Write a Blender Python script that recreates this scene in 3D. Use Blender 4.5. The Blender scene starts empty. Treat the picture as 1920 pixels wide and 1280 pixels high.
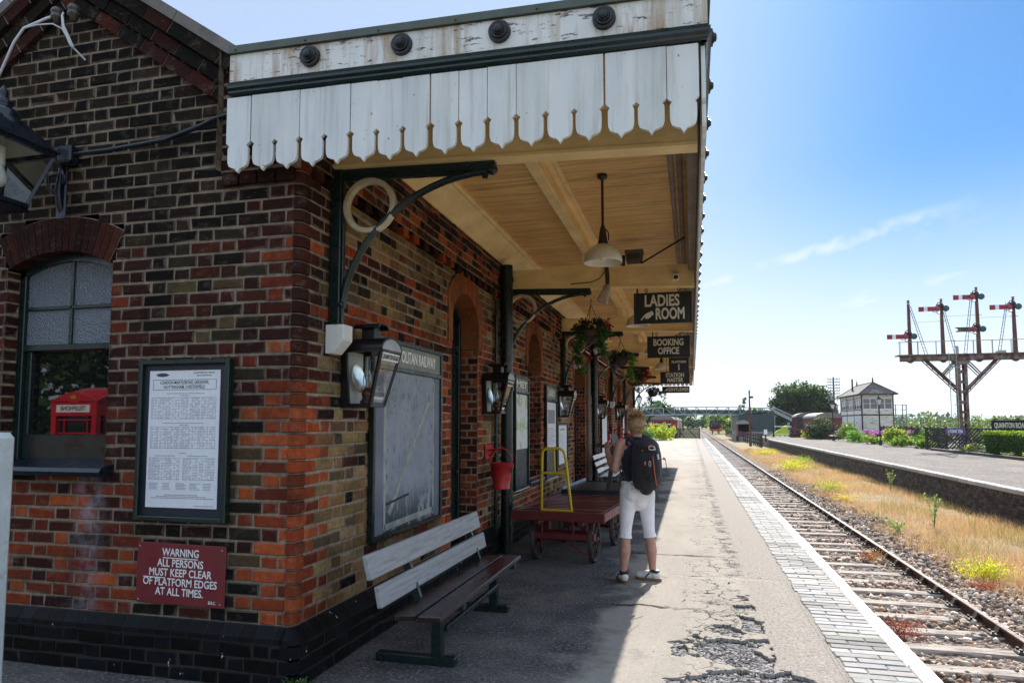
import bpy, bmesh, math, random
import numpy as np
from mathutils import Vector, Matrix
R = math.radians
random.seed(7)
rng = np.random.default_rng(11)
scn = bpy.context.scene
C = scn.collection

# ------------------------------------------------------------ camera, sky, sun, exposure
cd = bpy.data.cameras.new('camera')
cd.lens = 36 * 1300 / 1920
cd.shift_y = 58 / 1920
cd.clip_start = 0.05
cd.clip_end = 9000
cam = bpy.data.objects.new('camera', cd)
C.objects.link(cam)
cam.location = (0, 0, 1.55)
cam.rotation_euler = (math.pi / 2 + 0.0735, 0, 0.2525)
scn.camera = cam

SUNV = Vector((0.19, 1.32, 1.0)).normalized()
SUN_EL = math.asin(SUNV.z)
SUN_AZ = math.atan2(SUNV.x, SUNV.y)
ld = bpy.data.lights.new('sun', 'SUN')
ld.energy = 3.8
ld.angle = R(0.5)
ld.color = (1.0, 0.94, 0.86)
sun = bpy.data.objects.new('sun', ld)
C.objects.link(sun)
sun.location = (10, 60, 50)
sun.rotation_euler = SUNV.to_track_quat('Z', 'Y').to_euler()

w = bpy.data.worlds.new('World')
scn.world = w
w.use_nodes = True
N = w.node_tree.nodes
L = w.node_tree.links
for n in list(N):
    N.remove(n)
def wn(t, **k):
    n = N.new(t)
    for a, b in k.items():
        setattr(n, a, b)
    return n
out = wn('ShaderNodeOutputWorld')
bg = wn('ShaderNodeBackground')
bg.inputs['Strength'].default_value = 0.06
L.new(bg.outputs[0], out.inputs[0])
sky = wn('ShaderNodeTexSky')
sky.sky_type = 'NISHITA'
sky.sun_disc = False
sky.sun_elevation = SUN_EL
sky.sun_rotation = SUN_AZ
sky.air_density = 1.0
sky.dust_density = 0.25
sky.ozone_density = 1.6
tc = wn('ShaderNodeTexCoord')
def vmath(op, a, b=None):
    n = wn('ShaderNodeVectorMath', operation=op)
    for i, x in enumerate((a, b)):
        if x is None:
            continue
        if hasattr(x, 'links') or hasattr(x, 'is_linked'):
            L.new(x, n.inputs[i])
        else:
            n.inputs[i].default_value = x
    return n
def fmath(op, a, b=None, c=None, clamp=False):
    n = wn('ShaderNodeMath', operation=op, use_clamp=clamp)
    for i, x in enumerate((a, b, c)):
        if x is None:
            continue
        if isinstance(x, (int, float)):
            n.inputs[i].default_value = x
        else:
            L.new(x, n.inputs[i])
    return n.outputs[0]
dirv = tc.outputs['Generated']
sep = wn('ShaderNodeSeparateXYZ')
L.new(dirv, sep.inputs[0])
dx, dy, dz = sep.outputs
# cloud sheet at unit height: project the direction on a plane overhead, so the clouds shrink towards the horizon
den = fmath('MAXIMUM', fmath('ADD', dz, 0.06), 0.02)
cx = fmath('DIVIDE', dx, den)
cy = fmath('DIVIDE', dy, den)
cmb = wn('ShaderNodeCombineXYZ')
L.new(cx, cmb.inputs[0])
L.new(fmath('MULTIPLY', cy, 0.55), cmb.inputs[1])
nz = wn('ShaderNodeTexNoise')
nz.inputs['Scale'].default_value = 1.35
nz.inputs['Detail'].default_value = 9
nz.inputs['Roughness'].default_value = 0.58
nz.inputs['Distortion'].default_value = 0.5
L.new(cmb.outputs[0], nz.inputs['Vector'])
wisps = wn('ShaderNodeMapRange')
wisps.inputs[1].default_value = 0.47
wisps.inputs[2].default_value = 0.74
L.new(nz.outputs[0], wisps.inputs[0])
# a long thin cirrus streak rising to the right: a band round a great circle
streak_n = (-0.2650, -0.1779, 0.9477)
dd = vmath('DOT_PRODUCT', dirv, streak_n).outputs['Value']
nz2 = wn('ShaderNodeTexNoise')
nz2.inputs['Scale'].default_value = 16
nz2.inputs['Detail'].default_value = 6
L.new(dirv, nz2.inputs['Vector'])
off = fmath('MULTIPLY_ADD', nz2.outputs[0], 0.022, -0.011)
az = fmath('ARCTAN2', dx, dy)
STREAK_W = 0.021
def wmap(v, a, b, c, d, smooth=True):
    n = wn('ShaderNodeMapRange')
    if smooth:
        n.interpolation_type = 'SMOOTHSTEP'
    for i, x in enumerate((a, b, c, d)):
        n.inputs[i + 1].default_value = x
    L.new(v, n.inputs[0])
    return n.outputs[0]
core = wmap(fmath('ABSOLUTE', fmath('ADD', dd, off)), 0.0, STREAK_W, 1, 0)
azw = fmath('MULTIPLY', wmap(az, -0.08, 0.06, 0, 1), wmap(az, 0.22, 0.42, 1, 0.0))
brk = wmap(nz2.outputs[0], 0.38, 0.60, 0.1, 1)
streak = fmath('MULTIPLY', fmath('MULTIPLY', core, azw), brk)
low = wmap(dz, 0.10, 0.42, 1, 0)
wl = fmath('MULTIPLY', fmath('MULTIPLY', wisps.outputs[0], low), 0.95)
cloud = fmath('MAXIMUM', wl, fmath('MULTIPLY', streak, 0.62), clamp=True)
veil = wmap(dz, 0.0, 0.35, 0.93, 0)
# thin high cloud left; unseen cloud added behind and right as fill light
left = fmath('MULTIPLY', wmap(az, -0.10, 0.32, 1, 0), 0.60)
back = fmath('MULTIPLY', wmap(dy, 0.0, 0.62, 1, 0), 0.85)
right = fmath('MULTIPLY', wmap(az, 0.50, 0.95, 0, 1), 0.85)
cloud = fmath('MAXIMUM', cloud, veil, clamp=True)
mx = wn('ShaderNodeMix', data_type='RGBA')
L.new(cloud, mx.inputs[0])
tint = wn('ShaderNodeMix', data_type='RGBA', blend_type='MULTIPLY')
tint.inputs[0].default_value = 1
L.new(sky.outputs[0], tint.inputs[6])
tint.inputs[7].default_value = (0.28, 0.54, 0.80, 1)
mx.inputs[7].default_value = (6.75, 7.0, 7.4, 1)
mb = wn('ShaderNodeMix', data_type='RGBA')
L.new(left, mb.inputs[0])
mb.inputs[7].default_value = (5.4, 6.4, 8.0, 1)
mc = wn('ShaderNodeMix', data_type='RGBA')
L.new(fmath('MAXIMUM', back, right), mc.inputs[0])
L.new(mb.outputs[2], mc.inputs[6])
mc.inputs[7].default_value = (5.9, 7.3, 9.5, 1)
L.new(tint.outputs[2], mb.inputs[6])
L.new(mc.outputs[2], mx.inputs[6])
L.new(mx.outputs[2], bg.inputs[0])

scn.view_settings.view_transform = 'Standard'
scn.view_settings.look = 'None'
scn.view_settings.gamma = 1
scn.view_settings.exposure = 1.35
scn.cycles.use_denoising = True
scn.cycles.max_bounces = 9
scn.cycles.diffuse_bounces = 6
scn.cycles.glossy_bounces = 4
scn.cycles.transparent_max_bounces = 12
scn.cycles.sample_clamp_indirect = 6

# ------------------------------------------------------------ materials
def new_mat(name):
    m = bpy.data.materials.new(name)
    m.use_nodes = True
    return m, m.node_tree.nodes, m.node_tree.links, m.node_tree.nodes['Principled BSDF']
def c4(c):
    return tuple(c) + (1,) if len(c) == 3 else tuple(c)
class G:
    """small helper round one material's node tree"""
    def __init__(s, name):
        s.m, s.n, s.l, s.p = new_mat(name)
        s._tc = None
    def node(s, t, **k):
        n = s.n.new(t)
        for a, b in k.items():
            setattr(n, a, b)
        return n
    def co(s, scale=None):
        if s._tc is None:
            s._tc = s.node('ShaderNodeTexCoord')
        v = s._tc.outputs['Object']
        if scale is not None:
            mp = s.node('ShaderNodeMapping')
            mp.inputs['Scale'].default_value = scale
            s.l.new(v, mp.inputs[0])
            v = mp.outputs[0]
        return v
    def noise(s, scale, detail=5, rough=.55, vec=None, dist=0):
        n = s.node('ShaderNodeTexNoise')
        n.inputs['Scale'].default_value = scale
        n.inputs['Detail'].default_value = detail
        n.inputs['Roughness'].default_value = rough
        n.inputs['Distortion'].default_value = dist
        s.l.new(vec if vec is not None else s.co(), n.inputs['Vector'])
        return n.outputs[0]
    def rng(s, v, a, b, c=0., d=1.):
        n = s.node('ShaderNodeMapRange')
        for i, x in enumerate((a, b, c, d)):
            n.inputs[i + 1].default_value = x
        s.l.new(v, n.inputs[0])
        return n.outputs[0]
    def math(s, op, a, b=None, clamp=False):
        n = s.node('ShaderNodeMath', operation=op, use_clamp=clamp)
        for i, x in enumerate((a, b)):
            if x is None:
                continue
            if isinstance(x, (int, float)):
                n.inputs[i].default_value = x
            else:
                s.l.new(x, n.inputs[i])
        return n.outputs[0]
    def mix(s, f, a, b, blend='MIX'):
        n = s.node('ShaderNodeMix', data_type='RGBA', blend_type=blend)
        for i, x in ((0, f), (6, a), (7, b)):
            if isinstance(x, (int, float)):
                n.inputs[i].default_value = x
            elif isinstance(x, (tuple, list)):
                n.inputs[i].default_value = c4(x)
            else:
                s.l.new(x, n.inputs[i])
        return n.outputs[2]
    def attr(s, name='col'):
        n = s.node('ShaderNodeAttribute', attribute_name=name)
        return n.outputs['Color']
    def base(s, c):
        if isinstance(c, (tuple, list)):
            s.p.inputs['Base Color'].default_value = c4(c)
        else:
            s.l.new(c, s.p.inputs['Base Color'])
    def set(s, **k):
        for a, b in k.items():
            i = s.p.inputs[a.replace('_', ' ')]
            if isinstance(b, (int, float, tuple)):
                i.default_value = b
            else:
                s.l.new(b, i)
    def bump(s, h, strength=.4, dist=.01):
        b = s.node('ShaderNodeBump')
        b.inputs['Strength'].default_value = strength
        b.inputs['Distance'].default_value = dist
        s.l.new(h, b.inputs['Height'])
        s.l.new(b.outputs[0], s.p.inputs['Normal'])
def paint(name, col, rough=.5, worn=None, wscale=5, thr=(.55, .72), var=.18, bump=.15, metal=0, bscale=70, stretch=None, spec=.5):
    """painted or plain surface: base colour, slight blotches, worn or dirty patches of a second colour"""
    g = G(name)
    v = g.co(stretch) if stretch else g.co()
    a = tuple(x * (1 - var) for x in col)
    b = tuple(min(1, x * (1 + var)) for x in col)
    c = g.mix(g.rng(g.noise(3.1, 6, vec=v), .3, .7), a, b)
    c = g.mix(g.rng(g.noise(45, 3, vec=v), .35, .75, 0, .35), c, tuple(x * .72 for x in col))
    if worn:
        k = g.rng(g.noise(wscale, 9, .66, vec=v), thr[0], thr[1])
        c = g.mix(k, c, worn)
    g.base(c)
    g.set(Roughness=g.rng(g.noise(12, 4), .3, .7, max(.03, rough - .1), min(1, rough + .12)), Metallic=metal)
    g.p.inputs['Specular IOR Level'].default_value = spec
    if bump:
        g.bump(g.noise(bscale, 4, vec=v), bump, .006)
    return g.m
def attr_mat(name, rough=.85, mott=.35, scale=30, bump=.5, bdist=.006, trans=0, stain=None, spec=.3):
    """colour per face from the mesh, with mottling"""
    g = G(name)
    c = g.attr()
    k = g.rng(g.noise(scale, 8, .62), .32, .72)
    c = g.mix(g.math('MULTIPLY', k, mott), c, (.02, .018, .016))
    if stain:
        c = stain(g, c)
    g.base(c)
    g.set(Roughness=rough)
    g.p.inputs['Specular IOR Level'].default_value = spec
    if bump:
        g.bump(g.noise(scale * 4, 6, .6), bump, bdist)
    return g.m
def leaf_mat(name, trans=.45, rough=.5, spec=.35, tt=(1.25, 1.35, .75)):
    g = G(name)
    c = g.attr()
    g.base(c)
    g.set(Roughness=rough)
    g.p.inputs['Specular IOR Level'].default_value = spec
    t = g.node('ShaderNodeBsdfTranslucent')
    br = g.mix(1.0, c, tt, 'MULTIPLY')
    g.l.new(br, t.inputs[0])
    ms = g.node('ShaderNodeMixShader')
    ms.inputs[0].default_value = trans
    g.l.new(g.p.outputs[0], ms.inputs[1])
    g.l.new(t.outputs[0], ms.inputs[2])
    g.l.new(ms.outputs[0], g.n['Material Output'].inputs[0])
    return g.m
def glass_mat(name, tint=(.9, .95, .95), refl=.12, rough=.02):
    g = G(name)
    tr = g.node('ShaderNodeBsdfTransparent')
    tr.inputs[0].default_value = c4(tint)
    gl = g.node('ShaderNodeBsdfGlossy')
    gl.inputs['Roughness'].default_value = rough
    fr = g.node('ShaderNodeLayerWeight')
    fr.inputs['Blend'].default_value = .25
    f = g.rng(fr.outputs['Fresnel'], 0, 1, refl, .9)
    ms = g.node('ShaderNodeMixShader')
    g.l.new(f, ms.inputs[0])
    g.l.new(tr.outputs[0], ms.inputs[1])
    g.l.new(gl.outputs[0], ms.inputs[2])
    g.l.new(ms.outputs[0], g.n['Material Output'].inputs[0])
    return g.m

# ------------------------------------------------------------ objects
def root_loc(o):
    v = Vector((0, 0, 0))
    while o is not None:
        v = v + Vector(o.location)
        o = o.parent
    return v
def thing(name, label, cat, loc=(0, 0, 0), rz=0, group=None):
    o = bpy.data.objects.new(name, None)
    C.objects.link(o)
    o.empty_display_size = .2
    o.location = loc
    o.rotation_euler = (0, 0, rz)
    return tag(o, label, cat, group)
def tag(o, label=None, cat=None, group=None, kind=None):
    if label: o['label'] = label
    if cat: o['category'] = cat
    if group: o['group'] = group
    if kind: o['kind'] = kind
    return o
def dup(o, loc=None, rz=None, label=None, group=None, parent=None):
    c = o.copy()
    C.objects.link(c)
    if parent is not None:
        c.parent = parent
    for ch in list(o.children):
        dup(ch, parent=c)
    if loc is not None: c.location = loc
    if rz is not None: c.rotation_euler = (0, 0, rz)
    if label: c['label'] = label
    if group: c['group'] = group
    return c
def T(x, y, z):
    return Matrix.Translation((x, y, z))
def frame(ox, x, y, z):
    m = Matrix.Identity(4)
    for i, v in enumerate((x, y, z)):
        v = Vector(v)
        for r in range(3):
            m[r][i] = v[r]
    for r in range(3):
        m[r][3] = ox[r]
    return m
def face_x(o):      # local xy plane turned to face +x (reads along +y)
    return frame(o, (0, 1, 0), (0, 0, 1), (1, 0, 0))
def face_ny(o):     # faces the camera side, -y
    return frame(o, (1, 0, 0), (0, 0, 1), (0, -1, 0))
def face_nx(o):     # faces -x (reads along -y)
    return frame(o, (0, -1, 0), (0, 0, 1), (-1, 0, 0))
def face_py(o):
    return frame(o, (-1, 0, 0), (0, 0, 1), (0, 1, 0))
class MB:
    def __init__(s):
        s.v, s.f, s.c, s.m, s.sm = [], [], [], [], []
    def add(s, vs, fs, M=None, col=(1, 1, 1), mi=0, smooth=False):
        b = len(s.v)
        if M is not None:
            vs = [M @ Vector(v) for v in vs]
        s.v.extend([tuple(v) for v in vs])
        for f in fs:
            s.f.append(tuple(i + b for i in f))
            s.c.append(col)
            s.m.append(mi)
            s.sm.append(smooth)
        return s
    def box(s, x0, x1, y0, y1, z0, z1, **k):
        vs = [(x, y, z) for z in (z0, z1) for y in (y0, y1) for x in (x0, x1)]
        return s.add(vs, [(0, 2, 3, 1), (4, 5, 7, 6), (0, 1, 5, 4), (2, 6, 7, 3), (0, 4, 6, 2), (1, 3, 7, 5)], **k)
    def cbox(s, x0, x1, y0, y1, z0, z1, b=.006, M=None, **k):
        """box with bevelled edges"""
        b = min(b, (x1 - x0) * .45, (y1 - y0) * .45, (z1 - z0) * .45)
        bm = bmesh.new()
        bmesh.ops.create_cube(bm, size=1, matrix=T((x0 + x1) / 2, (y0 + y1) / 2, (z0 + z1) / 2) @ Matrix.Diagonal((x1 - x0, y1 - y0, z1 - z0, 1)))
        bmesh.ops.bevel(bm, geom=bm.edges[:], offset=b, segments=1, affect='EDGES')
        s.bm(bm, M, **k)
        return s
    def bm(s, bm, M=None, **k):
        bm.verts.index_update()
        s.add([v.co.copy() for v in bm.verts], [[v.index for v in f.verts] for f in bm.faces], M, **k)
        bm.free()
        return s
    def bar(s, p0, p1, w, h, up=(0, 0, 1), M=None, **k):
        p0, p1 = Vector(p0), Vector(p1)
        d = (p1 - p0)
        ln = d.length
        d.normalize()
        u = Vector(up)
        if abs(d.dot(u)) > .98:
            u = Vector((0, 1, 0))
        sd = d.cross(u).normalized()
        u = sd.cross(d)
        F = frame(p0, d, sd, u)
        if M is not None:
            F = M @ F
        return s.box(0, ln, -w / 2, w / 2, -h / 2, h / 2, M=F, **k)
    def tube(s, p0, p1, r0, r1=None, n=10, M=None, caps=True, smooth=True, **k):
        return s.path([p0, p1], [r0, r0 if r1 is None else r1], n, M, caps, smooth, **k)
    def path(s, pts, r, n=8, M=None, caps=True, smooth=True, ry=None, up=None, **k):
        pts = [Vector(p) for p in pts]
        if isinstance(r, (int, float)):
            r = [r] * len(pts)
        if ry is None:
            ry = r
        elif isinstance(ry, (int, float)):
            ry = [ry] * len(pts)
        vs, fs = [], []
        pu = None
        for i, p in enumerate(pts):
            a = pts[max(0, i - 1)]
            b = pts[min(len(pts) - 1, i + 1)]
            d = (b - a).normalized()
            if pu is None:
                u = Vector(up) if up else (Vector((0, 0, 1)) if abs(d.z) < .9 else Vector((0, 1, 0)))
            else:
                u = pu
            sd = d.cross(u).normalized()
            u = sd.cross(d).normalized()
            pu = u
            for j in range(n):
                t = 2 * math.pi * j / n
                vs.append(p + sd * (math.cos(t) * r[i]) + u * (math.sin(t) * ry[i]))
        for i in range(len(pts) - 1):
            for j in range(n):
                a, b = i * n + j, i * n + (j + 1) % n
                fs.append((a, b, b + n, a + n))
        s.add(vs, fs, M, smooth=smooth, **k)
        if caps:
            s.add(vs[:n], [tuple(range(n))[::-1]], M, **k)
            s.add(vs[-n:], [tuple(range(n))], M, **k)
        return s
    def lathe(s, prof, n=16, M=None, smooth=True, **k):
        vs, fs = [], []
        for r, z in prof:
            for j in range(n):
                t = 2 * math.pi * j / n
                vs.append((r * math.cos(t), r * math.sin(t), z))
        for i in range(len(prof) - 1):
            for j in range(n):
                a, b = i * n + j, i * n + (j + 1) % n
                fs.append((a, b, b + n, a + n))
        return s.add(vs, fs, M, smooth=smooth, **k)
    def prism(s, poly, t, M=None, z0=0, **k):
        """polygon in xy, from z0 to z0+t"""
        n = len(poly)
        vs = [(x, y, z0) for x, y in poly] + [(x, y, z0 + t) for x, y in poly]
        fs = [tuple(range(n))[::-1], tuple(range(n, 2 * n))] + [(i, (i + 1) % n, (i + 1) % n + n, i + n) for i in range(n)]
        return s.add(vs, fs, M, **k)
    def frustum(s, b, t, z0, z1, M=None, caps=True, **k):
        """b, t = (x0,x1,y0,y1) of the bottom and the top"""
        vs = [(b[0], b[2], z0), (b[1], b[2], z0), (b[1], b[3], z0), (b[0], b[3], z0), (t[0], t[2], z1), (t[1], t[2], z1), (t[1], t[3], z1), (t[0], t[3], z1)]
        fs = [(0, 1, 5, 4), (1, 2, 6, 5), (2, 3, 7, 6), (3, 0, 4, 7)]
        if caps:
            fs += [(3, 2, 1, 0), (4, 5, 6, 7)]
        return s.add(vs, fs, M, **k)
    def sphere(s, c, r, M=None, n=2, smooth=True, **k):
        bm = bmesh.new()
        r = r if isinstance(r, (tuple, list)) else (r, r, r)
        bmesh.ops.create_icosphere(bm, subdivisions=n, radius=1, matrix=T(*c) @ Matrix.Diagonal((*r, 1)))
        return s.bm(bm, M, smooth=smooth, **k)
    def build(s, name, mats, parent=None, world=False, bevel=0, loc=None):
        me = bpy.data.meshes.new(name)
        off = root_loc(parent) if (parent is not None and world) else Vector((0, 0, 0))
        if loc is not None:
            off = Vector(loc)
        me.from_pydata([(x - off[0], y - off[1], z - off[2]) for x, y, z in s.v], [], s.f)
        if not isinstance(mats, (list, tuple)):
            mats = [mats]
        for m in mats:
            me.materials.append(m)
        me.polygons.foreach_set('material_index', s.m)
        me.polygons.foreach_set('use_smooth', s.sm)
        a = me.attributes.new('col', 'FLOAT_COLOR', 'FACE')
        a.data.foreach_set('color', np.array([c4(c) for c in s.c], dtype=np.float32).ravel())
        me.update()
        o = bpy.data.objects.new(name, me)
        C.objects.link(o)
        if parent is not None:
            o.parent = parent
        elif loc is not None:
            o.location = loc
        if bevel:
            md = o.modifiers.new('bevel', 'BEVEL')
            md.width = bevel
            md.segments = 2
            md.limit_method = 'ANGLE'
        return o
def np_mesh(name, V, F, col, mat, parent=None, loc=None, smooth=False):
    """V (n,3), F (m,k) of one polygon size, col (m,3)"""
    k = F.shape[1]
    if loc is not None:
        V = V - np.array(loc)
    me = bpy.data.meshes.new(name)
    me.vertices.add(len(V))
    me.vertices.foreach_set('co', V.astype(np.float32).ravel())
    me.loops.add(F.size)
    me.loops.foreach_set('vertex_index', F.astype(np.int32).ravel())
    me.polygons.add(len(F))
    me.polygons.foreach_set('loop_start', np.arange(0, F.size, k, dtype=np.int32))
    me.materials.append(mat)
    if col is not None:
        a = me.attributes.new('col', 'FLOAT_COLOR', 'FACE')
        a.data.foreach_set('color', np.concatenate([col, np.ones((len(col), 1))], 1).astype(np.float32).ravel())
    if smooth:
        me.polygons.foreach_set('use_smooth', np.ones(len(F), bool))
    me.update()
    me.validate()
    o = bpy.data.objects.new(name, me)
    C.objects.link(o)
    if parent is not None:
        o.parent = parent
    elif loc is not None:
        o.location = loc
    return o
def text(s, size, M, mat, parent, sx=1.0, bold=0.0, depth=.002, align='CENTER', name='lettering', local=False):
    cu = bpy.data.curves.new(name, 'FONT')
    cu.body = s
    cu.size = size
    cu.align_x = align
    cu.align_y = 'CENTER'
    cu.extrude = depth
    cu.offset = bold * size
    cu.resolution_u = 3
    cu.space_line = .95
    o = bpy.data.objects.new(name, cu)
    C.objects.link(o)
    dg = bpy.context.evaluated_depsgraph_get()
    me = bpy.data.meshes.new_from_object(o.evaluated_get(dg))
    C.objects.unlink(o)
    bpy.data.objects.remove(o)
    bpy.data.curves.remove(cu)
    me.transform(M @ Matrix.Diagonal((sx, 1, 1, 1)))
    if parent is not None and not local:
        me.transform(Matrix.Translation(-root_loc(parent)))
    me.materials.clear()
    me.materials.append(mat)
    for p in me.polygons:
        p.material_index = 0
    me.name = name
    ob = bpy.data.objects.new(name, me)
    C.objects.link(ob)
    ob.parent = parent
    return ob
def jit(c, a=.15):
    k = 1 + random.uniform(-a, a)
    return tuple(max(.004, x * k * (1 + random.uniform(-a, a) * .35)) for x in c)
def leaves(name, blobs, n, size, cols, mat, parent=None, loc=None, flat=.0, aspect=.55, clump=0, csize=.3, shell=.35, droop=0):
    """many small leaf faces spread through ellipsoids (cx,cy,cz,rx,ry,rz); cols = list of colours"""
    B = np.array(blobs, float)
    wgt = B[:, 3] * B[:, 4] * B[:, 5]
    wgt = wgt ** .75
    wgt /= wgt.sum()
    if clump:
        ci = rng.choice(len(B), clump, p=wgt)
        d = rng.normal(size=(clump, 3))
        d /= np.linalg.norm(d, axis=1)[:, None]
        rad = (1 - shell * rng.random(clump) ** 1.3)[:, None]
        cc = B[ci, :3] + d * rad * B[ci, 3:6]
        ccol = rng.integers(0, len(cols), clump)
        k = rng.integers(0, clump, n)
        p = cc[k] + rng.normal(size=(n, 3)) * csize * np.array([1, 1, .7])
        colk = ccol[k]
        swap = rng.random(n) < .3
        colk = np.where(swap, rng.integers(0, len(cols), n), colk)
    else:
        ci = rng.choice(len(B), n, p=wgt)
        d = rng.normal(size=(n, 3))
        d /= np.linalg.norm(d, axis=1)[:, None]
        rad = (1 - shell * rng.random(n))[:, None]
        p = B[ci, :3] + d * rad * B[ci, 3:6]
        colk = rng.integers(0, len(cols), n)
    nrm = rng.normal(size=(n, 3))
    nrm[:, 2] += flat
    nrm /= np.linalg.norm(nrm, axis=1)[:, None]
    t = np.cross(nrm, rng.normal(size=(n, 3)))
    t /= np.linalg.norm(t, axis=1)[:, None] + 1e-9
    b = np.cross(nrm, t)
    s = size * (.6 + .8 * rng.random(n))[:, None]
    V = np.stack([p - t * s, p + b * s * aspect, p + t * s, p - b * s * aspect], 1).reshape(-1, 3)
    F = np.arange(4 * n).reshape(n, 4)
    cl = np.array(cols, float)[colk] * (.75 + .5 * rng.random((n, 1)))
    return np_mesh(name, V, F, cl, mat, parent, loc)
def blades(name, px, py, pz, h, wd, cols, mat, lean=.35, parent=None, loc=None):
    """grass blades: one thin triangle each"""
    n = len(px)
    a = rng.random(n) * 2 * math.pi
    hh = h * (.5 + rng.random(n))
    lx, ly = np.cos(a) * hh * lean * rng.random(n), np.sin(a) * hh * lean * rng.random(n)
    b = rng.random(n) * 2 * math.pi
    wx, wy = np.cos(b) * wd, np.sin(b) * wd
    V = np.stack([np.stack([px - wx, py - wy, pz], 1), np.stack([px + wx, py + wy, pz], 1), np.stack([px + lx, py + ly, pz + hh], 1)], 1).reshape(-1, 3)
    F = np.arange(3 * n).reshape(n, 3)
    cl = np.array(cols, float)[rng.integers(0, len(cols), n)] * (.7 + .6 * rng.random((n, 1)))
    return np_mesh(name, V, F, cl, mat, parent, loc)

# ------------------------------------------------------------ the palette
WHITE = (.75, .76, .74)
MT = {}
MT['green_paint'] = paint('dark_green_paint', (.006, .017, .015), .3, (.03, .04, .034), 9, (.62, .8))
MT['black_iron'] = paint('black_iron', (.006, .006, .007), .4, (.02, .018, .016), 8, (.6, .8))
MT['blue_black'] = paint('blue_black_paint', (.005, .009, .018), .3, (.015, .02, .03), 9, (.6, .8))
MT['black_board'] = paint('black_sign_paint', (.006, .007, .007), .55, (.014, .014, .014), 6, (.55, .8))
MT['cream_text'] = paint('cream_lettering', (.62, .56, .45), .6, None, var=.08, bump=0)
MT['white_text'] = paint('white_lettering', (.8, .8, .78), .6, None, var=.06, bump=0)
MT['black_text'] = paint('black_lettering', (.015, .015, .017), .6, None, bump=0)
MT['cream'] = paint('cream_canopy_paint', (.90, .64, .30), .6, (.22, .14, .06), 3, (.6, .95), stretch=(1, 1, 2))
MT['white_stone'] = paint('whitewashed_stone', (.74, .74, .7), .8, (.4, .39, .35), 14, (.6, .8), bump=.4)
MT['maroon'] = paint('maroon_enamel', (.17, .022, .026), .35, (.07, .02, .02), 7, (.6, .85), var=.1)
MT['red_paint'] = paint('red_paint', (.45, .02, .022), .32, (.2, .012, .012), 6, (.58, .8))
MT['trolley_red'] = paint('faded_red_trolley_paint', (.13, .013, .016), .45, (.09, .03, .026), 5, (.5, .75), stretch=(2, 8, 8))
MT['yellow'] = paint('yellow_paint', (.62, .46, .02), .4, (.3, .2, .03), 14, (.6, .75))
MT['iron_brown'] = paint('rusty_dark_iron', (.03, .02, .018), .6, (.09, .04, .02), 10, (.5, .75), bump=.4)
MT['rust'] = paint('rusty_steel', (.1, .045, .03), .75, (.05, .025, .02), 16, (.45, .7), bump=.5)
MT['rail_top'] = paint('worn_rail_head', (.13, .085, .07), .6, (.07, .042, .032), 9, (.4, .7), stretch=(1, .2, 1), spec=.3)
MT['rotten_paint'] = paint('peeling_grey_paint', (.24, .205, .18), .75, (.085, .035, .024), 2.5, (.38, .56), bump=.5)
MT['post_rust'] = paint('rust_red_post', (.11, .035, .022), .7, (.2, .14, .1), 3, (.55, .75), bump=.4)
MT['dark_wood'] = paint('dark_brown_gloss_wood', (.017, .007, .007), .2, (.05, .026, .024), 4, (.58, .8), stretch=(14, 1.2, 14), spec=.6)
MT['grey_wood'] = paint('silvered_wood', (.30, .31, .32), .5, (.16, .15, .145), 3, (.5, .75), stretch=(10, 1.0, 14), bump=.4)
MT['black_wood'] = paint('tarred_timber', (.02, .018, .018), .7, (.05, .045, .04), 6, (.5, .8))
MT['white_wood'] = paint('white_painted_wood', (.75, .75, .73), .5, (.5, .49, .45), 8, (.6, .85))
MT['sleeper'] = paint('bleached_sleeper_timber', (.50, .44, .38), .9, (.14, .105, .085), 2.6, (.44, .60), stretch=(1.0, 16, 6), bump=.9, bscale=30)
MT['white_line'] = paint('white_edge_paint', (.78, .77, .72), .8, (.4, .38, .33), 6, (.63, .8), bump=.5)
MT['glass'] = glass_mat('clear_glass')
MT['lamp_glass'] = glass_mat('lamp_glass', (.93, .96, .96), .06)
MT['milk'] = paint('cream_enamel_shade', (.72, .66, .55), .35, (.5, .42, .3), 5, (.6, .85), bump=0)
MT['bulb'] = paint('frosted_bulb', (.8, .8, .76), .3, bump=0)
MT['mirror'] = (lambda g: (g.base((.85, .88, .88)), g.set(Metallic=1.0, Roughness=.22), g.m)[-1])(G('silvered_reflector'))
MT['slate_navy'] = paint('dark_navy_backboard', (.01, .015, .026), .5, (.03, .035, .05), 5, (.6, .85))
MT['terracotta'] = paint('orange_rubbed_brick', (.33, .10, .035), .8, (.16, .06, .03), 4, (.5, .8), bump=.4)
MT['paper'] = paint('white_paper', (.72, .74, .78), .6, None, var=.04, bump=0)
MT['print'] = paint('grey_print', (.26, .27, .29), .7, None, bump=0)
MT['print_dark'] = paint('dark_print', (.06, .06, .065), .7, None, bump=0)
MT['interior'] = paint('dark_interior', (.012, .012, .013), .9, None, bump=0)
MT['steel'] = paint('galvanised_steel', (.3, .33, .35), .5, (.2, .21, .22), 6, (.5, .8), metal=.3)
MT['bridge_green'] = paint('grey_green_bridge_paint', (.16, .24, .25), .6, (.1, .13, .13), 2, (.5, .8))
MT['teal_dark'] = paint('dark_teal_sheeting', (.03, .06, .065), .5, (.02, .035, .04), 1, (.5, .8))
MT['leaf'] = leaf_mat('foliage')
MT['grass'] = leaf_mat('grass_blades', .3, .8, .1, (1.1, 1.05, .95))
MT['petal'] = leaf_mat('petals', .4, .6, .2, (1.1, 1, 1.05))
MT['bark'] = paint('bark', (.06, .045, .035), .9, (.03, .022, .018), 8, (.4, .7), bump=.6)
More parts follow.
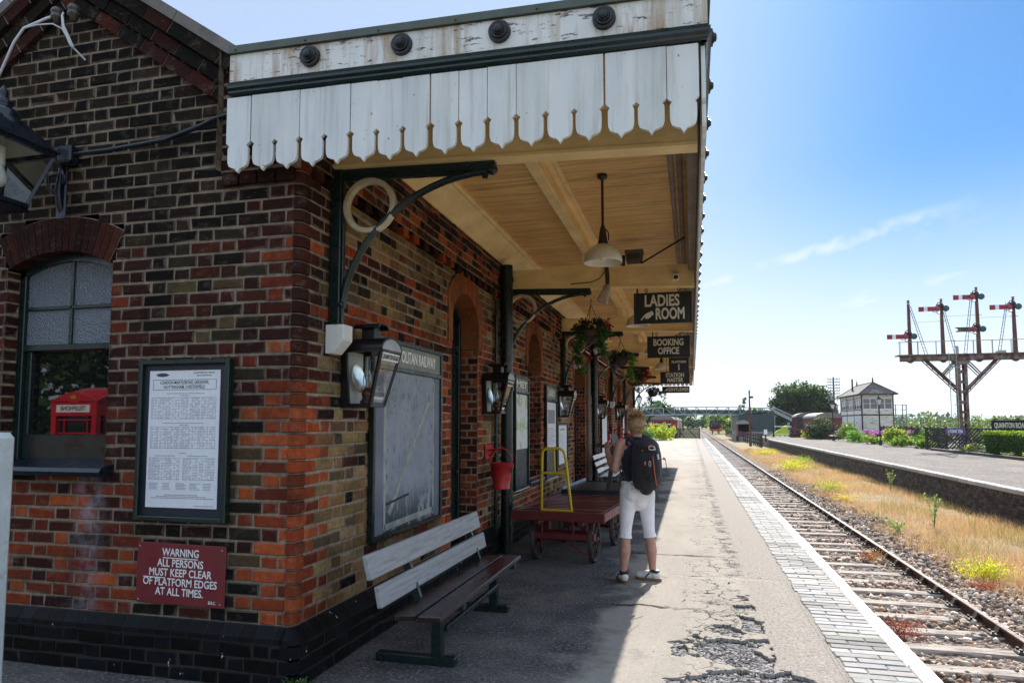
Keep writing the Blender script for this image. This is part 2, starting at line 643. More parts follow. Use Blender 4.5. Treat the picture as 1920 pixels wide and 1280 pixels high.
def eff(g, c):
    # white salts bled out of the brick below the window, and paint specks: stains with their own shape on the wall
    sp = g.node('ShaderNodeSeparateXYZ')
    g.l.new(g.co(), sp.inputs[0])
    x, y, z = sp.outputs
    band = g.math('MULTIPLY', g.rng(g.math('ABSOLUTE', g.math('SUBTRACT', x, .33)), .05, .16, 1, 0), g.rng(z, .4, 1.22, .5, 1.0))
    band = g.math('MULTIPLY', band, g.rng(z, 1.24, 1.26, 1, 0))
    k = g.math('MULTIPLY', band, g.rng(g.noise(7, 8, .7), .42, .62), clamp=True)
    c = g.mix(g.math('MULTIPLY', k, .7), c, (.40, .38, .44))
    soot = g.math('MULTIPLY', g.rng(g.noise(1.6, 8, .7), .46, .68), .66)
    c = g.mix(soot, c, (.014, .012, .011))
    pale = g.rng(g.noise(9, 8, .75, vec=g.co((1, 1, 1.7))), .54, .70)
    c = g.mix(g.math('MULTIPLY', pale, .38), c, g.mix(.65, c, (.34, .27, .20)))
    chip = g.rng(g.noise(34, 7, .75), .60, .68)
    c = g.mix(g.math('MULTIPLY', chip, .55), c, g.mix(.5, c, (.30, .22, .15)))
    spk = g.rng(g.noise(55, 2, .5), .76, .8)
    return g.mix(g.math('MULTIPLY', spk, .6), c, (.5, .5, .5))
MT['brick'] = attr_mat('brickwork', .95, .5, 24, 1.0, .012, stain=eff, spec=.05)
def specks(g, c):
    spk = g.rng(g.noise(24, 3, .6, vec=g.co((1, 1, .6))), .70, .74)
    return g.mix(spk, c, (.55, .56, .58))
MT['blue_brick'] = attr_mat('blue_brick', .45, .3, 20, .5, .006, stain=specks, spec=.08)
MT['stone_attr'] = attr_mat('worn_paving_brick', .8, .35, 18, .5, .004)
MT['plain_attr'] = attr_mat('painted_in_colours', .55, .2, 12, .15, .003)
MT['rock'] = attr_mat('ballast_stone', .9, .35, 25, .5, .006)
MT['plate'] = attr_mat('stained_glass_surface', .25, .15, 12, 0, 0)
# ------------------------------------------------------------ the setting: ground, platforms, track bed
def sheet(name, x0, x1, y0, y1, z, mat, kind='structure', nx=1, ny=1):
    m = MB()
    xs = np.linspace(x0, x1, nx + 1)
    ys = np.linspace(y0, y1, ny + 1)
    vs = [(x, y, z) for y in ys for x in xs]
    fs = [(j * (nx + 1) + i, j * (nx + 1) + i + 1, (j + 1) * (nx + 1) + i + 1, (j + 1) * (nx + 1) + i) for j in range(ny) for i in range(nx)]
    m.add(vs, fs)
    o = m.build(name, mat)
    return tag(o, kind=kind)
def ground_mat():
    g = G('field_ground')
    c = g.mix(g.rng(g.noise(.02, 6), .35, .65), (.08, .12, .035), (.2, .17, .07))
    c = g.mix(g.rng(g.noise(.6, 5), .4, .7, 0, .6), c, (.22, .17, .09))
    g.base(c)
    g.set(Roughness=.95)
    g.p.inputs['Specular IOR Level'].default_value = .1
    g.bump(g.noise(9, 5), .5, .05)
    return g.m
def asphalt_mat(layer=False):
    g = G('worn_platform_layer' if layer else 'worn_platform_surface')
    co = g.co()
    sp = g.node('ShaderNodeSeparateXYZ')
    g.l.new(co, sp.inputs[0])
    x, y, z = sp.outputs
    c = g.mix(g.rng(g.noise(.9, 7, .6, vec=g.co((1.6, .5, 1))), .35, .68), (.40, .36, .305), (.30, .27, .235))
    c = g.mix(g.rng(g.noise(34, 6, .75), .38, .68, 0, .55), c, (.19, .17, .15))
    c = g.mix(g.rng(g.noise(170, 3, .6), .55, .72, 0, .5), c, (.52, .49, .44))
    # a resurfaced margin beside the paving, its ragged inner edge
    e = g.math('ADD', x, g.rng(g.noise(2.0, 6, .6), 0, 1, -.13, .13))
    margin = g.rng(e, .42, .50)
    c = g.mix(margin, c, g.mix(g.rng(g.noise(42, 6, .8), .42, .62), (.37, .33, .29), (.17, .155, .14)))
    # crazed cracks down the seam, cross cracks
    vo = g.node('ShaderNodeTexVoronoi', feature='DISTANCE_TO_EDGE')
    vo.inputs['Scale'].default_value = 4.2
    wob = g.node('ShaderNodeVectorMath', operation='ADD')
    nn = g.node('ShaderNodeTexNoise')
    nn.inputs['Scale'].default_value = 5
    nn.inputs['Detail'].default_value = 5
    g.l.new(co, nn.inputs['Vector'])
    sc = g.node('ShaderNodeVectorMath', operation='SCALE')
    sc.inputs['Scale'].default_value = .30
    g.l.new(nn.outputs['Color'], sc.inputs[0])
    g.l.new(co, wob.inputs[0])
    g.l.new(sc.outputs[0], wob.inputs[1])
    g.l.new(wob.outputs[0], vo.inputs['Vector'])
    seam = g.math('MULTIPLY', g.rng(x, -.12, .14), g.rng(e, .5, .40, 0, 1))
    seam = g.math('MULTIPLY', seam, g.rng(g.noise(.8, 4), .42, .62))
    crack = g.math('MULTIPLY', g.rng(vo.outputs['Distance'], .012, .03, 1, 0), seam)
    wv = g.math('ADD', y, g.rng(g.noise(1.3, 6, .6), 0, 1, -.28, .28))
    fr = g.math('ABSOLUTE', g.math('SUBTRACT', g.math('FRACT', g.math('MULTIPLY', wv, .41)), .5))
    cross = g.math('MULTIPLY', g.rng(fr, .006, .016, 1, 0), g.rng(g.noise(1.1, 4), .50, .62))
    cross = g.math('MULTIPLY', cross, g.rng(e, .5, .42, 0, 1))
    crack = g.math('MAXIMUM', crack, cross)
    # broken-up patches down to the coarse aggregate
    rect = g.math('MULTIPLY', g.math('MULTIPLY', g.rng(x, -.262, -.26), g.rng(x, .852, .85)), g.math('MULTIPLY', g.rng(y, 3.345, 3.35), g.rng(y, 7.445, 7.44)))
    hole = 0.0 if layer else rect
    seam2 = g.math('MULTIPLY', g.rng(g.math('ABSOLUTE', g.math('SUBTRACT', e, .40)), .03, .10, 1, 0), g.rng(g.noise(2.4, 6, .65), .48, .58))
    hole = g.math('MAXIMUM', hole, g.math('MULTIPLY', seam2, g.rng(y, 7.0, 7.6)))
    agg = g.node('ShaderNodeTexVoronoi')
    agg.inputs['Scale'].default_value = 48
    g.l.new(co, agg.inputs['Vector'])
    asp = g.node('ShaderNodeSeparateXYZ')
    g.l.new(agg.outputs['Color'], asp.inputs[0])
    ac = g.mix(g.rng(asp.outputs[0], .2, .95), (.03, .03, .036), (.36, .345, .345))
    c = g.mix(hole, c, ac)
    c = g.mix(crack, c, (.04, .036, .032))
    # dark flecked asphalt near the wall, the canopy's shade painted in with it
    shade_dk = g.math('MULTIPLY', g.math('MULTIPLY', g.rng(g.math('ADD', x, g.rng(g.noise(1.2, 6, .65), .25, .75, -.45, .45)), -.55, -.80), g.rng(g.math('ADD', y, g.rng(g.noise(.8, 5), .25, .75, -3, 3)), 27, 24)), g.rng(g.noise(1.7, 7, .65), .3, .6, .6, .9))
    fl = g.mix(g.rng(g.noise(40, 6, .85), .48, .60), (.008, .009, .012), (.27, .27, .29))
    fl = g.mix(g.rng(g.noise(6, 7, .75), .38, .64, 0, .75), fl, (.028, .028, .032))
    c = g.mix(shade_dk, c, fl)
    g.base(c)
    g.set(Roughness=.9)
    g.p.inputs['Specular IOR Level'].default_value = .15
    h = g.math('ADD', g.math('MULTIPLY', g.noise(90, 5, .7), .35), g.math('MULTIPLY', hole, g.math('MULTIPLY', agg.outputs['Distance'], -.6)))
    h = g.math('SUBTRACT', h, g.math('MULTIPLY', g.math('MAXIMUM', hole, crack), .9))
    g.bump(h, 1.0, .022)
    return g.m
def gravel_mat():
    g = G('grey_gravel_surface')
    c = g.mix(g.rng(g.noise(1.1, 6, .6, vec=g.co((1, .35, 1))), .35, .65), (.23, .21, .195), (.33, .295, .255))
    c = g.mix(g.rng(g.noise(9, 8, .8), .40, .60, 0, .85), c, (.09, .085, .082))
    c = g.mix(g.rng(g.noise(.45, 5, .6), .56, .74, 0, .8), c, (.36, .28, .17))
    g.base(c)
    g.set(Roughness=.95)
    g.p.inputs['Specular IOR Level'].default_value = .1
    g.bump(g.noise(30, 5, .7), .8, .03)
    return g.m
def ballast_mat():
    g = G('ballast_bed')
    vo = g.node('ShaderNodeTexVoronoi')
    vo.inputs['Scale'].default_value = 19
    g.l.new(g.co(), vo.inputs['Vector'])
    sp = g.node('ShaderNodeSeparateXYZ')
    g.l.new(vo.outputs['Color'], sp.inputs[0])
    c = g.mix(g.rng(sp.outputs[0], .1, .9), (.05, .038, .03), (.24, .185, .15))
    g.base(c)
    g.set(Roughness=.95)
    g.bump(vo.outputs['Distance'], 1, .05)
    return g.m
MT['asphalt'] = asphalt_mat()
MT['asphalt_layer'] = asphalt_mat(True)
sheet('ground', -3000, 3000, -3000, 4000, -1.06, ground_mat())
m = MB()
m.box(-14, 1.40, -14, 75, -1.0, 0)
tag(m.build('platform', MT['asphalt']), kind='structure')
sheet('track_bed', 1.42, 5.0, -4, 400, -.99, ballast_mat())
def strip_ground():
    g = G('dry_soil')
    c = g.mix(g.rng(g.noise(1.2, 6), .35, .65), (.30, .22, .11), (.19, .15, .08))
    g.base(c)
    g.set(Roughness=1)
    g.bump(g.noise(14, 5), .7, .04)
    return g.m
m = MB()
ys = np.linspace(2, 160, 80)
vs, fs = [], []
for i, y in enumerate(ys):
    for x, z in ((4.55, -1.02), (5.0, -.95), (5.9, -.90), (7.45, -.90)):
        vs.append((x, y, z + .02 * math.sin(y * 1.7 + x * 3)))
for i in range(len(ys) - 1):
    for j in range(3):
        a = i * 4 + j
        fs.append((a, a + 1, a + 5, a + 4))
m.add(vs, fs, smooth=True)
tag(m.build('grass_verge_soil', strip_ground()), kind='structure')

# the top layer of the surfacing where it has broken away: a thin real skin with holes and cracks in it
def vnoise(x, y, sc, seed):
    r = np.random.default_rng(seed).random((64, 64))
    x, y = x * sc, y * sc
    xi, yi = np.floor(x).astype(int), np.floor(y).astype(int)
    fx, fy = x - xi, y - yi
    fx, fy = fx * fx * (3 - 2 * fx), fy * fy * (3 - 2 * fy)
    g_ = lambda a, b: r[a % 64, b % 64]
    return (g_(xi, yi) * (1 - fx) + g_(xi + 1, yi) * fx) * (1 - fy) + (g_(xi, yi + 1) * (1 - fx) + g_(xi + 1, yi + 1) * fx) * fy
def fbm(x, y, sc, seed, o=5):
    t, a, s_ = 0, .5, 0
    for k in range(o):
        t = t + a * vnoise(x, y, sc * 2 ** k, seed + k)
        s_ += a
        a *= .55
    return t / s_
cs = .0085
gxs = np.arange(-.28, .88, cs)
gys = np.arange(3.32, 7.48, cs)
GX, GYY = np.meshgrid(gxs, gys)
cxx, cyy = GX[:-1, :-1] + cs / 2, GYY[:-1, :-1] + cs / 2
f1 = fbm(cxx, cyy, 3.2, 3)
f2 = fbm(cxx, cyy, 5.0, 21)
bandx = .20 + .05 * np.sin(cyy * 1.9)
dd_ = ((cxx - bandx) / .34) ** 2 + ((cyy - 4.3) / 1.2) ** 2
hole = (dd_ + (f1 - .5) * 5.6) < .95
ridge = (cxx - (.40 + .07 * (fbm(cxx, cyy, 2.0, 77) - .5) * 2)) / .075
hole |= (np.abs(ridge) < 1.0) & (f2 > .52)
isl = np.abs(fbm(cxx, cyy, 2.6, 51) - .5)
wob = fbm(cxx, cyy, 6.5, 9)
near = np.exp(-((cxx - .16) / .26) ** 2)
hole |= (isl < .010 * near + .001) & (near > .35)
hole |= (np.abs(wob - .5) < .008 * near) & (near > .5) & (f2 > .45)
keep_ = ~hole
edge_d = np.minimum(np.minimum(GX - gxs[0], gxs[-1] - GX), np.minimum(GYY - gys[0], gys[-1] - GYY))
zz_ = .0008 + 0.021 * np.clip(edge_d / .22, 0, 1) ** 1.6 * (1 + .2 * (fbm(GX, GYY, 4, 5) - .5))
ny_, nx_ = GX.shape
V = np.stack([GX, GYY, zz_], 2).reshape(-1, 3)
V = np.concatenate([V, V * [1, 1, 0] + [0, 0, .001]])
idx = np.arange(nx_ * ny_).reshape(ny_, nx_)
q = np.stack([idx[:-1, :-1], idx[:-1, 1:], idx[1:, 1:], idx[1:, :-1]], 2)[keep_]
nb = nx_ * ny_
sk = []
kp = np.pad(keep_, 1)
for (dj, di, a, b) in ((-1, 0, idx[:-1, :-1], idx[:-1, 1:]), (1, 0, idx[1:, 1:], idx[1:, :-1]), (0, -1, idx[1:, :-1], idx[:-1, :-1]), (0, 1, idx[:-1, 1:], idx[1:, 1:])):
    nbk = kp[1 + dj:1 + dj + keep_.shape[0], 1 + di:1 + di + keep_.shape[1]]
    k_ = keep_ & ~nbk
    a, b = a[k_], b[k_]
    sk.append(np.stack([b, a, a + nb, b + nb], 1))
F = np.concatenate([q] + sk)
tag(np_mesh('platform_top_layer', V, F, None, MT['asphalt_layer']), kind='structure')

# brick paving along the platform edge, white coping line beyond it
m = MB()
pal = [(.35, .345, .33), (.32, .315, .30), (.38, .375, .36), (.30, .29, .275), (.41, .405, .39)]
m.box(.90, 1.31, -3, 75, .0, .002, col=(.22, .205, .18))
y = 1.2
row = 0
while y < 74:
    pitch = .098
    x = .905 - (.14 if row % 2 else 0) - random.uniform(0, .03)
    dark = (.32 < (math.sin(y * .63) * .5 + .5) < .40)
    while x < 1.305:
        x0, x1 = max(x, .905 + random.uniform(-.012, .012)), min(x + .275, 1.308)
        if x1 - x0 > .03:
            h = .011 + random.uniform(-.003, .003)
            y0, y1 = y + .004, y + pitch - .005 - random.uniform(0, .003)
            b = .006
            c = jit(random.choice(pal), .12)
            if dark: c = tuple(v * .55 for v in c)
            if math.sin(y * 2.9 + x * 2) + math.sin(y * .9 + 1) > 1.35: c = tuple(v * .72 for v in c)
            t = random.uniform(-.002, .002)
            m.add([(x0, y0, .002), (x1, y0, .002), (x1, y1, .002), (x0, y1, .002), (x0 + b, y0 + b, h), (x1 - b, y0 + b, h + t), (x1 - b, y1 - b, h + t), (x0 + b, y1 - b, h)],
                  [(4, 5, 6, 7), (0, 1, 5, 4), (1, 2, 6, 5), (2, 3, 7, 6), (3, 0, 4, 7)], col=c)
        x += .28
    y += pitch
    row += 1
tag(m.build('platform_paving', MT['stone_attr']), kind='structure')
m = MB()
yy = 1.0
while yy < 75:
    ln = .9 + random.uniform(-.1, .3)
    a, b2 = 1.312 + random.uniform(-.006, .012), 1.435 + random.uniform(-.012, .010)
    hh = .014 + random.uniform(-.003, .003)
    m.cbox(a, b2, yy + .003, yy + ln - .003, -.10, hh, b=.012)
    yy += ln
tag(m.build('platform_coping', MT['white_line']), kind='structure')
m = MB()
for i in range(12):
    pass
m.box(1.40, 1.418, -14, 75, -1.0, -.10)
tag(m.build('platform_face', MT['rust']), kind='structure')

# opposite platform
m = MB()
m.box(7.62, 60, 12, 92, -1.0, -.004)
tag(m.build('opposite_platform', gravel_mat()), kind='structure')
m = MB()
yy = 9.0
pc = [(.075, .062, .054), (.05, .043, .038), (.10, .085, .074), (.032, .029, .026)]
m.box(7.50, 7.62, 9, 74, -1.0, -.12, col=(.13, .12, .11))
zc = [(-.12, -.23), (-.235, -.31), (-.315, -.39), (-.395, -.47), (-.475, -.55), (-.555, -.63), (-.635, -.71), (-.715, -.79), (-.795, -.87), (-.875, -.95)]
for k, (z1, z0) in enumerate(zc):
    yy = 9.0 - (k % 2) * .11
    px = 7.43 + (.0 if k < 1 else .02 + .006 * k)
    while yy < 74:
        ln = .108 if k == 0 else .215
        m.box(px + random.uniform(-.006, .006), 7.51, yy + .004, yy + ln - .004, z0 + .004, z1 - .003, col=jit(random.choice(pc), .2))
        yy += ln
tag(m.build('opposite_platform_wall', MT['stone_attr']), kind='structure')
m = MB()
yy = 9.0
while yy < 74:
    ln = .62
    c = .48 * random.uniform(.75, 1.1)
    m.cbox(7.39 + random.uniform(-.004, .004), 7.62, yy + .003, yy + ln - .003, -.118, .004 + random.uniform(-.004, .004), b=.02, col=(c, c * .98, c * .94))
    yy += ln
tag(m.build('opposite_platform_coping', MT['stone_attr']), kind='structure')
# ------------------------------------------------------------ the station building
XW, YE, ZP, PITCH = -2.31, 3.75, .345, .0818
STOCK = [(.15, .10, .045), (.10, .068, .034), (.20, .135, .065), (.05, .038, .025), (.11, .055, .03)]
DARK = [(.012, .010, .009), (.020, .015, .011), (.010, .009, .009), (.036, .026, .017), (.026, .015, .011)]
REDS = [(.42, .085, .028), (.32, .06, .022), (.46, .105, .036), (.20, .038, .02)]
PLUM = [(.062, .017, .013), (.040, .013, .012), (.085, .023, .015), (.050, .017, .015)]
BLUE = [(.003, .0035, .005), (.005, .006, .0085), (.002, .0025, .0035), (.007, .008, .011)]
PWST = [(.32, .205, .085), (.23, .14, .062), (.37, .25, .115), (.12, .082, .045), (.25, .135, .06)]
MORTAR = (.42, .335, .25)
def cut_iv(iv, cuts):
    for a, b in cuts:
        r = []
        for u0, u1 in iv:
            if b <= u0 or a >= u1:
                r.append((u0, u1))
            else:
                if a > u0: r.append((u0, a))
                if b < u1: r.append((b, u1))
        iv = r
    return iv
def brick_rows(mb, F, u0, u1, z0, z1, colf, cuts=None, lim=None, pitch=PITCH, bond='flemish', mortar=MORTAR, dep=.010, bev=.006, rnd=.003, phase=0.):
    """F(u, z, d) -> point; d is the distance out of the wall face"""
    i = 0
    z = z0
    J = .0095
    while z < z1 - .01:
        zt = min(z + pitch, z1)
        zc = (z + zt) / 2
        a, b = lim(zc) if lim else (u0, u1)
        iv = cut_iv([(a, b)], cuts(zc) if cuts else [])
        for p, q in iv:
            mb.add([F(p, z, -.008), F(q, z, -.008), F(q, zt, -.008), F(p, zt, -.008)], [(0, 1, 2, 3)], col=jit(mortar, .12))
            if bond == 'flemish':
                per = [.230, .116]
                off = (i % 2) * .173
            elif bond == 'header':
                per = [.116]
                off = (i % 2) * .058
            else:
                per = [.230]
                off = (i % 2) * .115
            P = sum(per)
            u = math.floor((p - off - phase) / P) * P + off + phase
            k = 0
            while u < q:
                wd = per[k % len(per)]
                s0, s1 = max(u, p), min(u + wd - J, q)
                if s1 - s0 > .022:
                    hd = wd < .2
                    c = colf((s0 + s1) / 2, zc, hd, i)
                    o = random.uniform(-rnd, rnd)
                    b1 = bev + random.uniform(-.002, .005)
                    b2 = bev + random.uniform(-.002, .006)
                    h0, h1 = z + J * .5 + random.uniform(-.003, .003), zt - J * .5 + random.uniform(-.004, .002)
                    t = random.uniform(-.0015, .0015)
                    vs = [F(s0, h0, -dep), F(s1, h0, -dep), F(s1, h1, -dep), F(s0, h1, -dep),
                          F(s0 + b1, h0 + b1, o), F(s1 - b2, h0 + b2, o + t), F(s1 - b1, h1 - b1, o + t), F(s0 + b2, h1 - b2, o)]
                    if random.random() < .22:
                        ci = random.randrange(4)
                        e_, h_ = random.uniform(.006, .022), random.uniform(.003, .012)
                        us, zs = [(s0, h0), (s1, h0), (s1, h1), (s0, h1)][ci]
                        su, sz = [(1, 1), (-1, 1), (-1, -1), (1, -1)][ci]
                        vs[4 + ci] = F(us + su * (b1 + e_), zs + sz * (b1 + h_), o - random.uniform(.0, .005))
                    mb.add(vs, [(4, 5, 6, 7)], col=c)
                    for qf in ((0, 1, 5, 4), (1, 2, 6, 5), (2, 3, 7, 6), (3, 0, 4, 7)):
                        kk = random.random() * .5
                        mb.add([vs[t_] for t_ in qf], [(0, 1, 2, 3)], col=tuple(a_ * (1 - kk) + b_ * kk for a_, b_ in zip(c, mortar)))
                u += wd
                k += 1
        z = zt
        i += 1
bld = thing('station_building', 'brown and red brick station building with a gable end and a long platform front', 'building', (-4.15, 3.75, 0))
FE = lambda u, z, d: (u, YE - d, z)
FW = lambda u, z, d: (XW + d, u, z)
# gable end ------------------------------------------------
WX, WHALF, WSPR, WTOP, WSILL = -4.17, .445, 2.615, 2.73, 1.25
AR = (WHALF ** 2 + (WTOP - WSPR) ** 2) / (2 * (WTOP - WSPR))
AZ = WTOP - AR
ARO = AR + .235
AXO = .53
def gable_cuts(z):
    if z < WSILL: return []
    if z < WSPR: return [(WX - WHALF, WX + WHALF)]
    spo = AZ + math.sqrt(ARO ** 2 - AXO ** 2)
    if z < spo:
        t = (z - WSPR) / (spo - WSPR)
        h = WHALF + (AXO - WHALF) * t
        return [(WX - h, WX + h)]
    if z < AZ + ARO:
        h = math.sqrt(ARO ** 2 - (z - AZ) ** 2)
        return [(WX - h, WX + h)]
    return []
APX, APZ, SL = -4.15, 4.62, .675
def gable_lim(z):
    h = (APZ - z) / SL
    return (max(-5.95, APX - h), min(XW - .06, APX + h))
def gable_col(u, z, hd, i):
    quoin = u > XW - (.44 if i % 2 else .30)
    jamb = abs(u - WX) < WHALF + (.36 if i % 2 else .24) and WSILL - .9 < z < WSPR + .1
    under = abs(u - WX) < WHALF + .25 and z < WSILL
    r = random.random()
    if quoin and z < 3.2:
        if z < 1.75: return jit(random.choice(REDS if r < .95 else PLUM), .16)
        return jit(random.choice(PLUM if r < .75 else REDS[1:]), .2)
    if under: return jit(random.choice(REDS[1:] + REDS[3:] if r < .72 else PLUM), .2)
    if jamb:
        return jit(random.choice(PLUM if r < .9 else REDS[3:]), .2)
    if z > 2.72: return jit(random.choice(DARK), .25)
    if r < .12: return jit(random.choice(PLUM), .2)
    if z > 2.0 and r < .45: return jit(random.choice(PLUM), .2)
    if hd and r < .6: return jit(random.choice(DARK), .25)
    return jit(random.choice(DARK[1:] + STOCK[1:4:2]), .25)
m = MB()
brick_rows(m, FE, -5.95, XW, ZP, APZ, gable_col, gable_cuts, gable_lim, mortar=(.34, .27, .20))
# bullnose corner blocks, one per course, wrapping both faces
def corner_block(mb, z0, z1, le, lw, r, col, off=0, d=.012):
    def path(o, r):
        p = [(XW - le, YE - o)]
        for k in range(6):
            t = math.pi / 2 * k / 5
            p.append((XW + o - r + r * math.sin(t), YE - o + r - r * math.cos(t)))
        p.append((XW + o, YE + lw))
        return p
    inn = path(off - d, max(.01, r - d))
    outp = path(off, r)
    b = .005
    vs = [(x, y, z0) for x, y in inn] + [(x, y, z0 + b) for x, y in outp] + [(x, y, z1 - b) for x, y in outp] + [(x, y, z1) for x, y in inn]
    n = len(inn)
    fs = []
    for k in range(3):
        for j in range(n - 1):
            fs.append((k * n + j, k * n + j + 1, (k + 1) * n + j + 1, (k + 1) * n + j))
    fs += [(0, n, 2 * n, 3 * n), (n - 1, 4 * n - 1, 3 * n - 1, 2 * n - 1)]
    mb.add(vs, fs, col=col)
z = ZP
i = 0
while z < 3.56:
    c = jit(random.choice(REDS if (z < 1.8 or random.random() < .1) else PLUM), .16)
    le, lw = (.06, .23) if i % 2 else (.06, .115)
    corner_block(m, z + .005, z + PITCH - .006, le, lw - .011, .05, c)
    corner_block(m, z - .006, z + .005, .07, .11, .045, MORTAR, off=-.006)
    z += PITCH
    i += 1
m.build('gable_wall', MT['brick'], bld, True)
# arch over the window
m = MB()
a0 = math.asin(AXO / ARO)
nb = 17
for k in range(nb):
    t0 = -a0 + 2 * a0 * k / nb + .004
    t1 = -a0 + 2 * a0 * (k + 1) / nb - .004
    vs = []
    for y in (YE + .11, YE - .004):
        for t, rr in ((t0, AR - .004), (t1, AR - .004), (t1, ARO - .006), (t0, ARO - .006)):
            vs.append((WX + rr * math.sin(t), y, AZ + rr * math.cos(t)))
    m.add(vs, [(4, 5, 6, 7), (0, 1, 5, 4), (1, 2, 6, 5), (2, 3, 7, 6), (3, 0, 4, 7)], col=jit(random.choice(PLUM), .25))
vs = []
for k in range(17):
    t = -a0 + 2 * a0 * k / 16
    for rr in (AR, ARO):
        vs.append((WX + rr * math.sin(t), YE + .003, AZ + rr * math.cos(t)))
m.add(vs, [(2 * k, 2 * k + 2, 2 * k + 3, 2 * k + 1) for k in range(16)], col=MORTAR)
m.build('window_arch', MT['brick'], bld, True)
# jambs of the gable window
m = MB()
brick_rows(m, lambda u, z, d: (WX + WHALF - d, u, z), YE, YE + .22, WSILL, WSPR, lambda u, z, h, i: jit(random.choice(PLUM), .2))
m.build('window_jamb', MT['brick'], bld, True)
m = MB()
brick_rows(m, lambda u, z, d: (WX - WHALF + d, YE * 2 + .22 - u, z), YE, YE + .22, WSILL, WSPR, lambda u, z, h, i: jit(random.choice(PLUM), .2))
m.build('window_jamb', MT['brick'], bld, True)
# gable window: sash window with obscured upper panes and a dark reflecting lower pane
YF = YE + .10
m = MB()
fw = .055
m.cbox(WX - WHALF, WX - WHALF + fw, YF, YF + .10, 1.25, 2.66, b=.005)
m.cbox(WX + WHALF - .012, WX + WHALF, YF, YF + .10, 1.25, 2.66, b=.004)
arcv = []
for k in range(13):
    x = -WHALF + .01 + (2 * WHALF - .02) * k / 12
    zt = AZ + math.sqrt(AR ** 2 - x ** 2)
    arcv.append((x, zt))
poly = arcv + [(x, z - .05) for x, z in arcv[::-1]]
m.prism(poly, .08, face_ny((WX, YF + .08, 0)))
m.cbox(WX - WHALF + fw, WX + WHALF - .012, YF + .002, YF + .05, 2.055, 2.10, b=.006)
m.cbox(WX - WHALF + fw, WX + WHALF - .012, YF + .012, YF + .04, 2.345, 2.37, b=.004)
m.cbox(WX - .012, WX + .014, YF + .012, YF + .04, 2.10, 2.69, b=.004)
m.cbox(WX - WHALF + fw, WX + WHALF - .012, YF + .03, YF + .075, 1.30, 1.475, b=.006)
m.cbox(WX - WHALF + fw, WX - WHALF + fw + .045, YF + .03, YF + .075, 1.47, 2.06, b=.006)
m.cbox(WX + WHALF - .03, WX + WHALF - .012, YF + .03, YF + .075, 1.47, 2.06, b=.004)
win = m.build('window', MT['green_paint'], bld, True)
def obscured():
    g = G('obscured_glass')
    g.base((.12, .14, .17))
    g.set(Roughness=.25)
    g.p.inputs['IOR'].default_value = 1.9
    vo = g.node('ShaderNodeTexVoronoi')
    vo.inputs['Scale'].default_value = 95
    g.l.new(g.co(), vo.inputs['Vector'])
    g.bump(vo.outputs['Distance'], .9, .01)
    return g.m
def sheet_glass(name='dark_window_glass', ior=2.6):
    g = G(name)
    g.base((.006, .007, .008))
    g.set(Roughness=.015)
    g.p.inputs['IOR'].default_value = ior
    return g.m
MT['obscured'] = obscured()
MT['dark_glass'] = sheet_glass(ior=1.75)
m = MB()
top = [(x, min(z - .02, 2.72)) for x, z in arcv]
m.add([(WX - WHALF + .02, YF + .028, 2.09), (WX + WHALF - .01, YF + .028, 2.09)] + [(WX + x, YF + .028, z) for x, z in top[::-1]], [tuple(range(2 + len(top)))])
m.build('upper_pane', MT['obscured'], win, True)
m = MB()
m.add([(WX - WHALF + .05, YF + .05, 1.45), (WX + WHALF - .01, YF + .05, 1.45), (WX + WHALF - .01, YF + .05, 2.07), (WX - WHALF + .05, YF + .05, 2.07)], [(0, 1, 2, 3)])
m.build('lower_pane', MT['dark_glass'], win, True)
m = MB()
m.prism([(-.16, -.055), (.10, -.075), (.115, -.045), (.10, -.02), (-.16, .035)], WHALF * 2 + .16, frame((WX - WHALF - .08, YE, 1.285), (0, -1, 0), (0, 0, 1), (1, 0, 0)))
m.build('sill', MT['blue_black'], win, True)
# plinth of blue bricks on both faces, chamfered top course
m = MB()
PO = .06
BC = lambda u, z, h, i: jit(random.choice(BLUE), .2)
for F0, u0, u1 in ((lambda u, z, d: (u, YE - PO - d, z), -5.95, XW - .0), (lambda u, z, d: (XW + PO + d, u, z), YE + .0, 29.4)):
    brick_rows(m, F0, u0, u1, -.004, .252, BC, None, None, pitch=.0853, mortar=(.04, .037, .032), bev=.004)
# chamfer course
def chamf(mb, F, u0, u1, rev):
    u = u0
    while u < u1:
        e = min(u + .118, u1)
        vs = [F(u + .004, .256, PO), F(e - .004, .256, PO), F(e - .004, .285, PO - .004), F(u + .004, .285, PO - .004), F(u + .004, ZP - .004, .002), F(e - .004, ZP - .004, .002)]
        mb.add(vs, [(0, 1, 2, 3), (3, 2, 5, 4)], col=jit(random.choice(BLUE), .25))
        e2 = .003
        mb.add([F(u, .25, PO - e2), F(e, .25, PO - e2), F(e, .283, PO - .008), F(u, .283, PO - .008), F(u, ZP, -.004), F(e, ZP, -.004)], [(0, 1, 2, 3), (3, 2, 5, 4)], col=(.03, .028, .026))
        u = e
chamf(m, FE, -5.95, XW - .03, 0)
chamf(m, lambda u, z, d: FW(u, z, d), YE + .03, 29.4, 1)
def chcorner(mb):
    ring = []
    for (o, zz, r) in ((PO, .256, .07), (PO - .004, .285, .07), (.002, ZP - .004, .05)):
        p = [(XW - .05, YE - o)]
        for k in range(7):
            t = math.pi / 2 * k / 6
            p.append((XW + o - r + r * math.sin(t), YE - o + r - r * math.cos(t)))
        p.append((XW + o, YE + .05))
        ring.append([(x, y, zz) for x, y in p])
    n = len(ring[0])
    mb.add(sum(ring, []), [(k * n + j, k * n + j + 1, (k + 1) * n + j + 1, (k + 1) * n + j) for k in range(2) for j in range(n - 1)], col=BLUE[1], smooth=False)
chcorner(m)
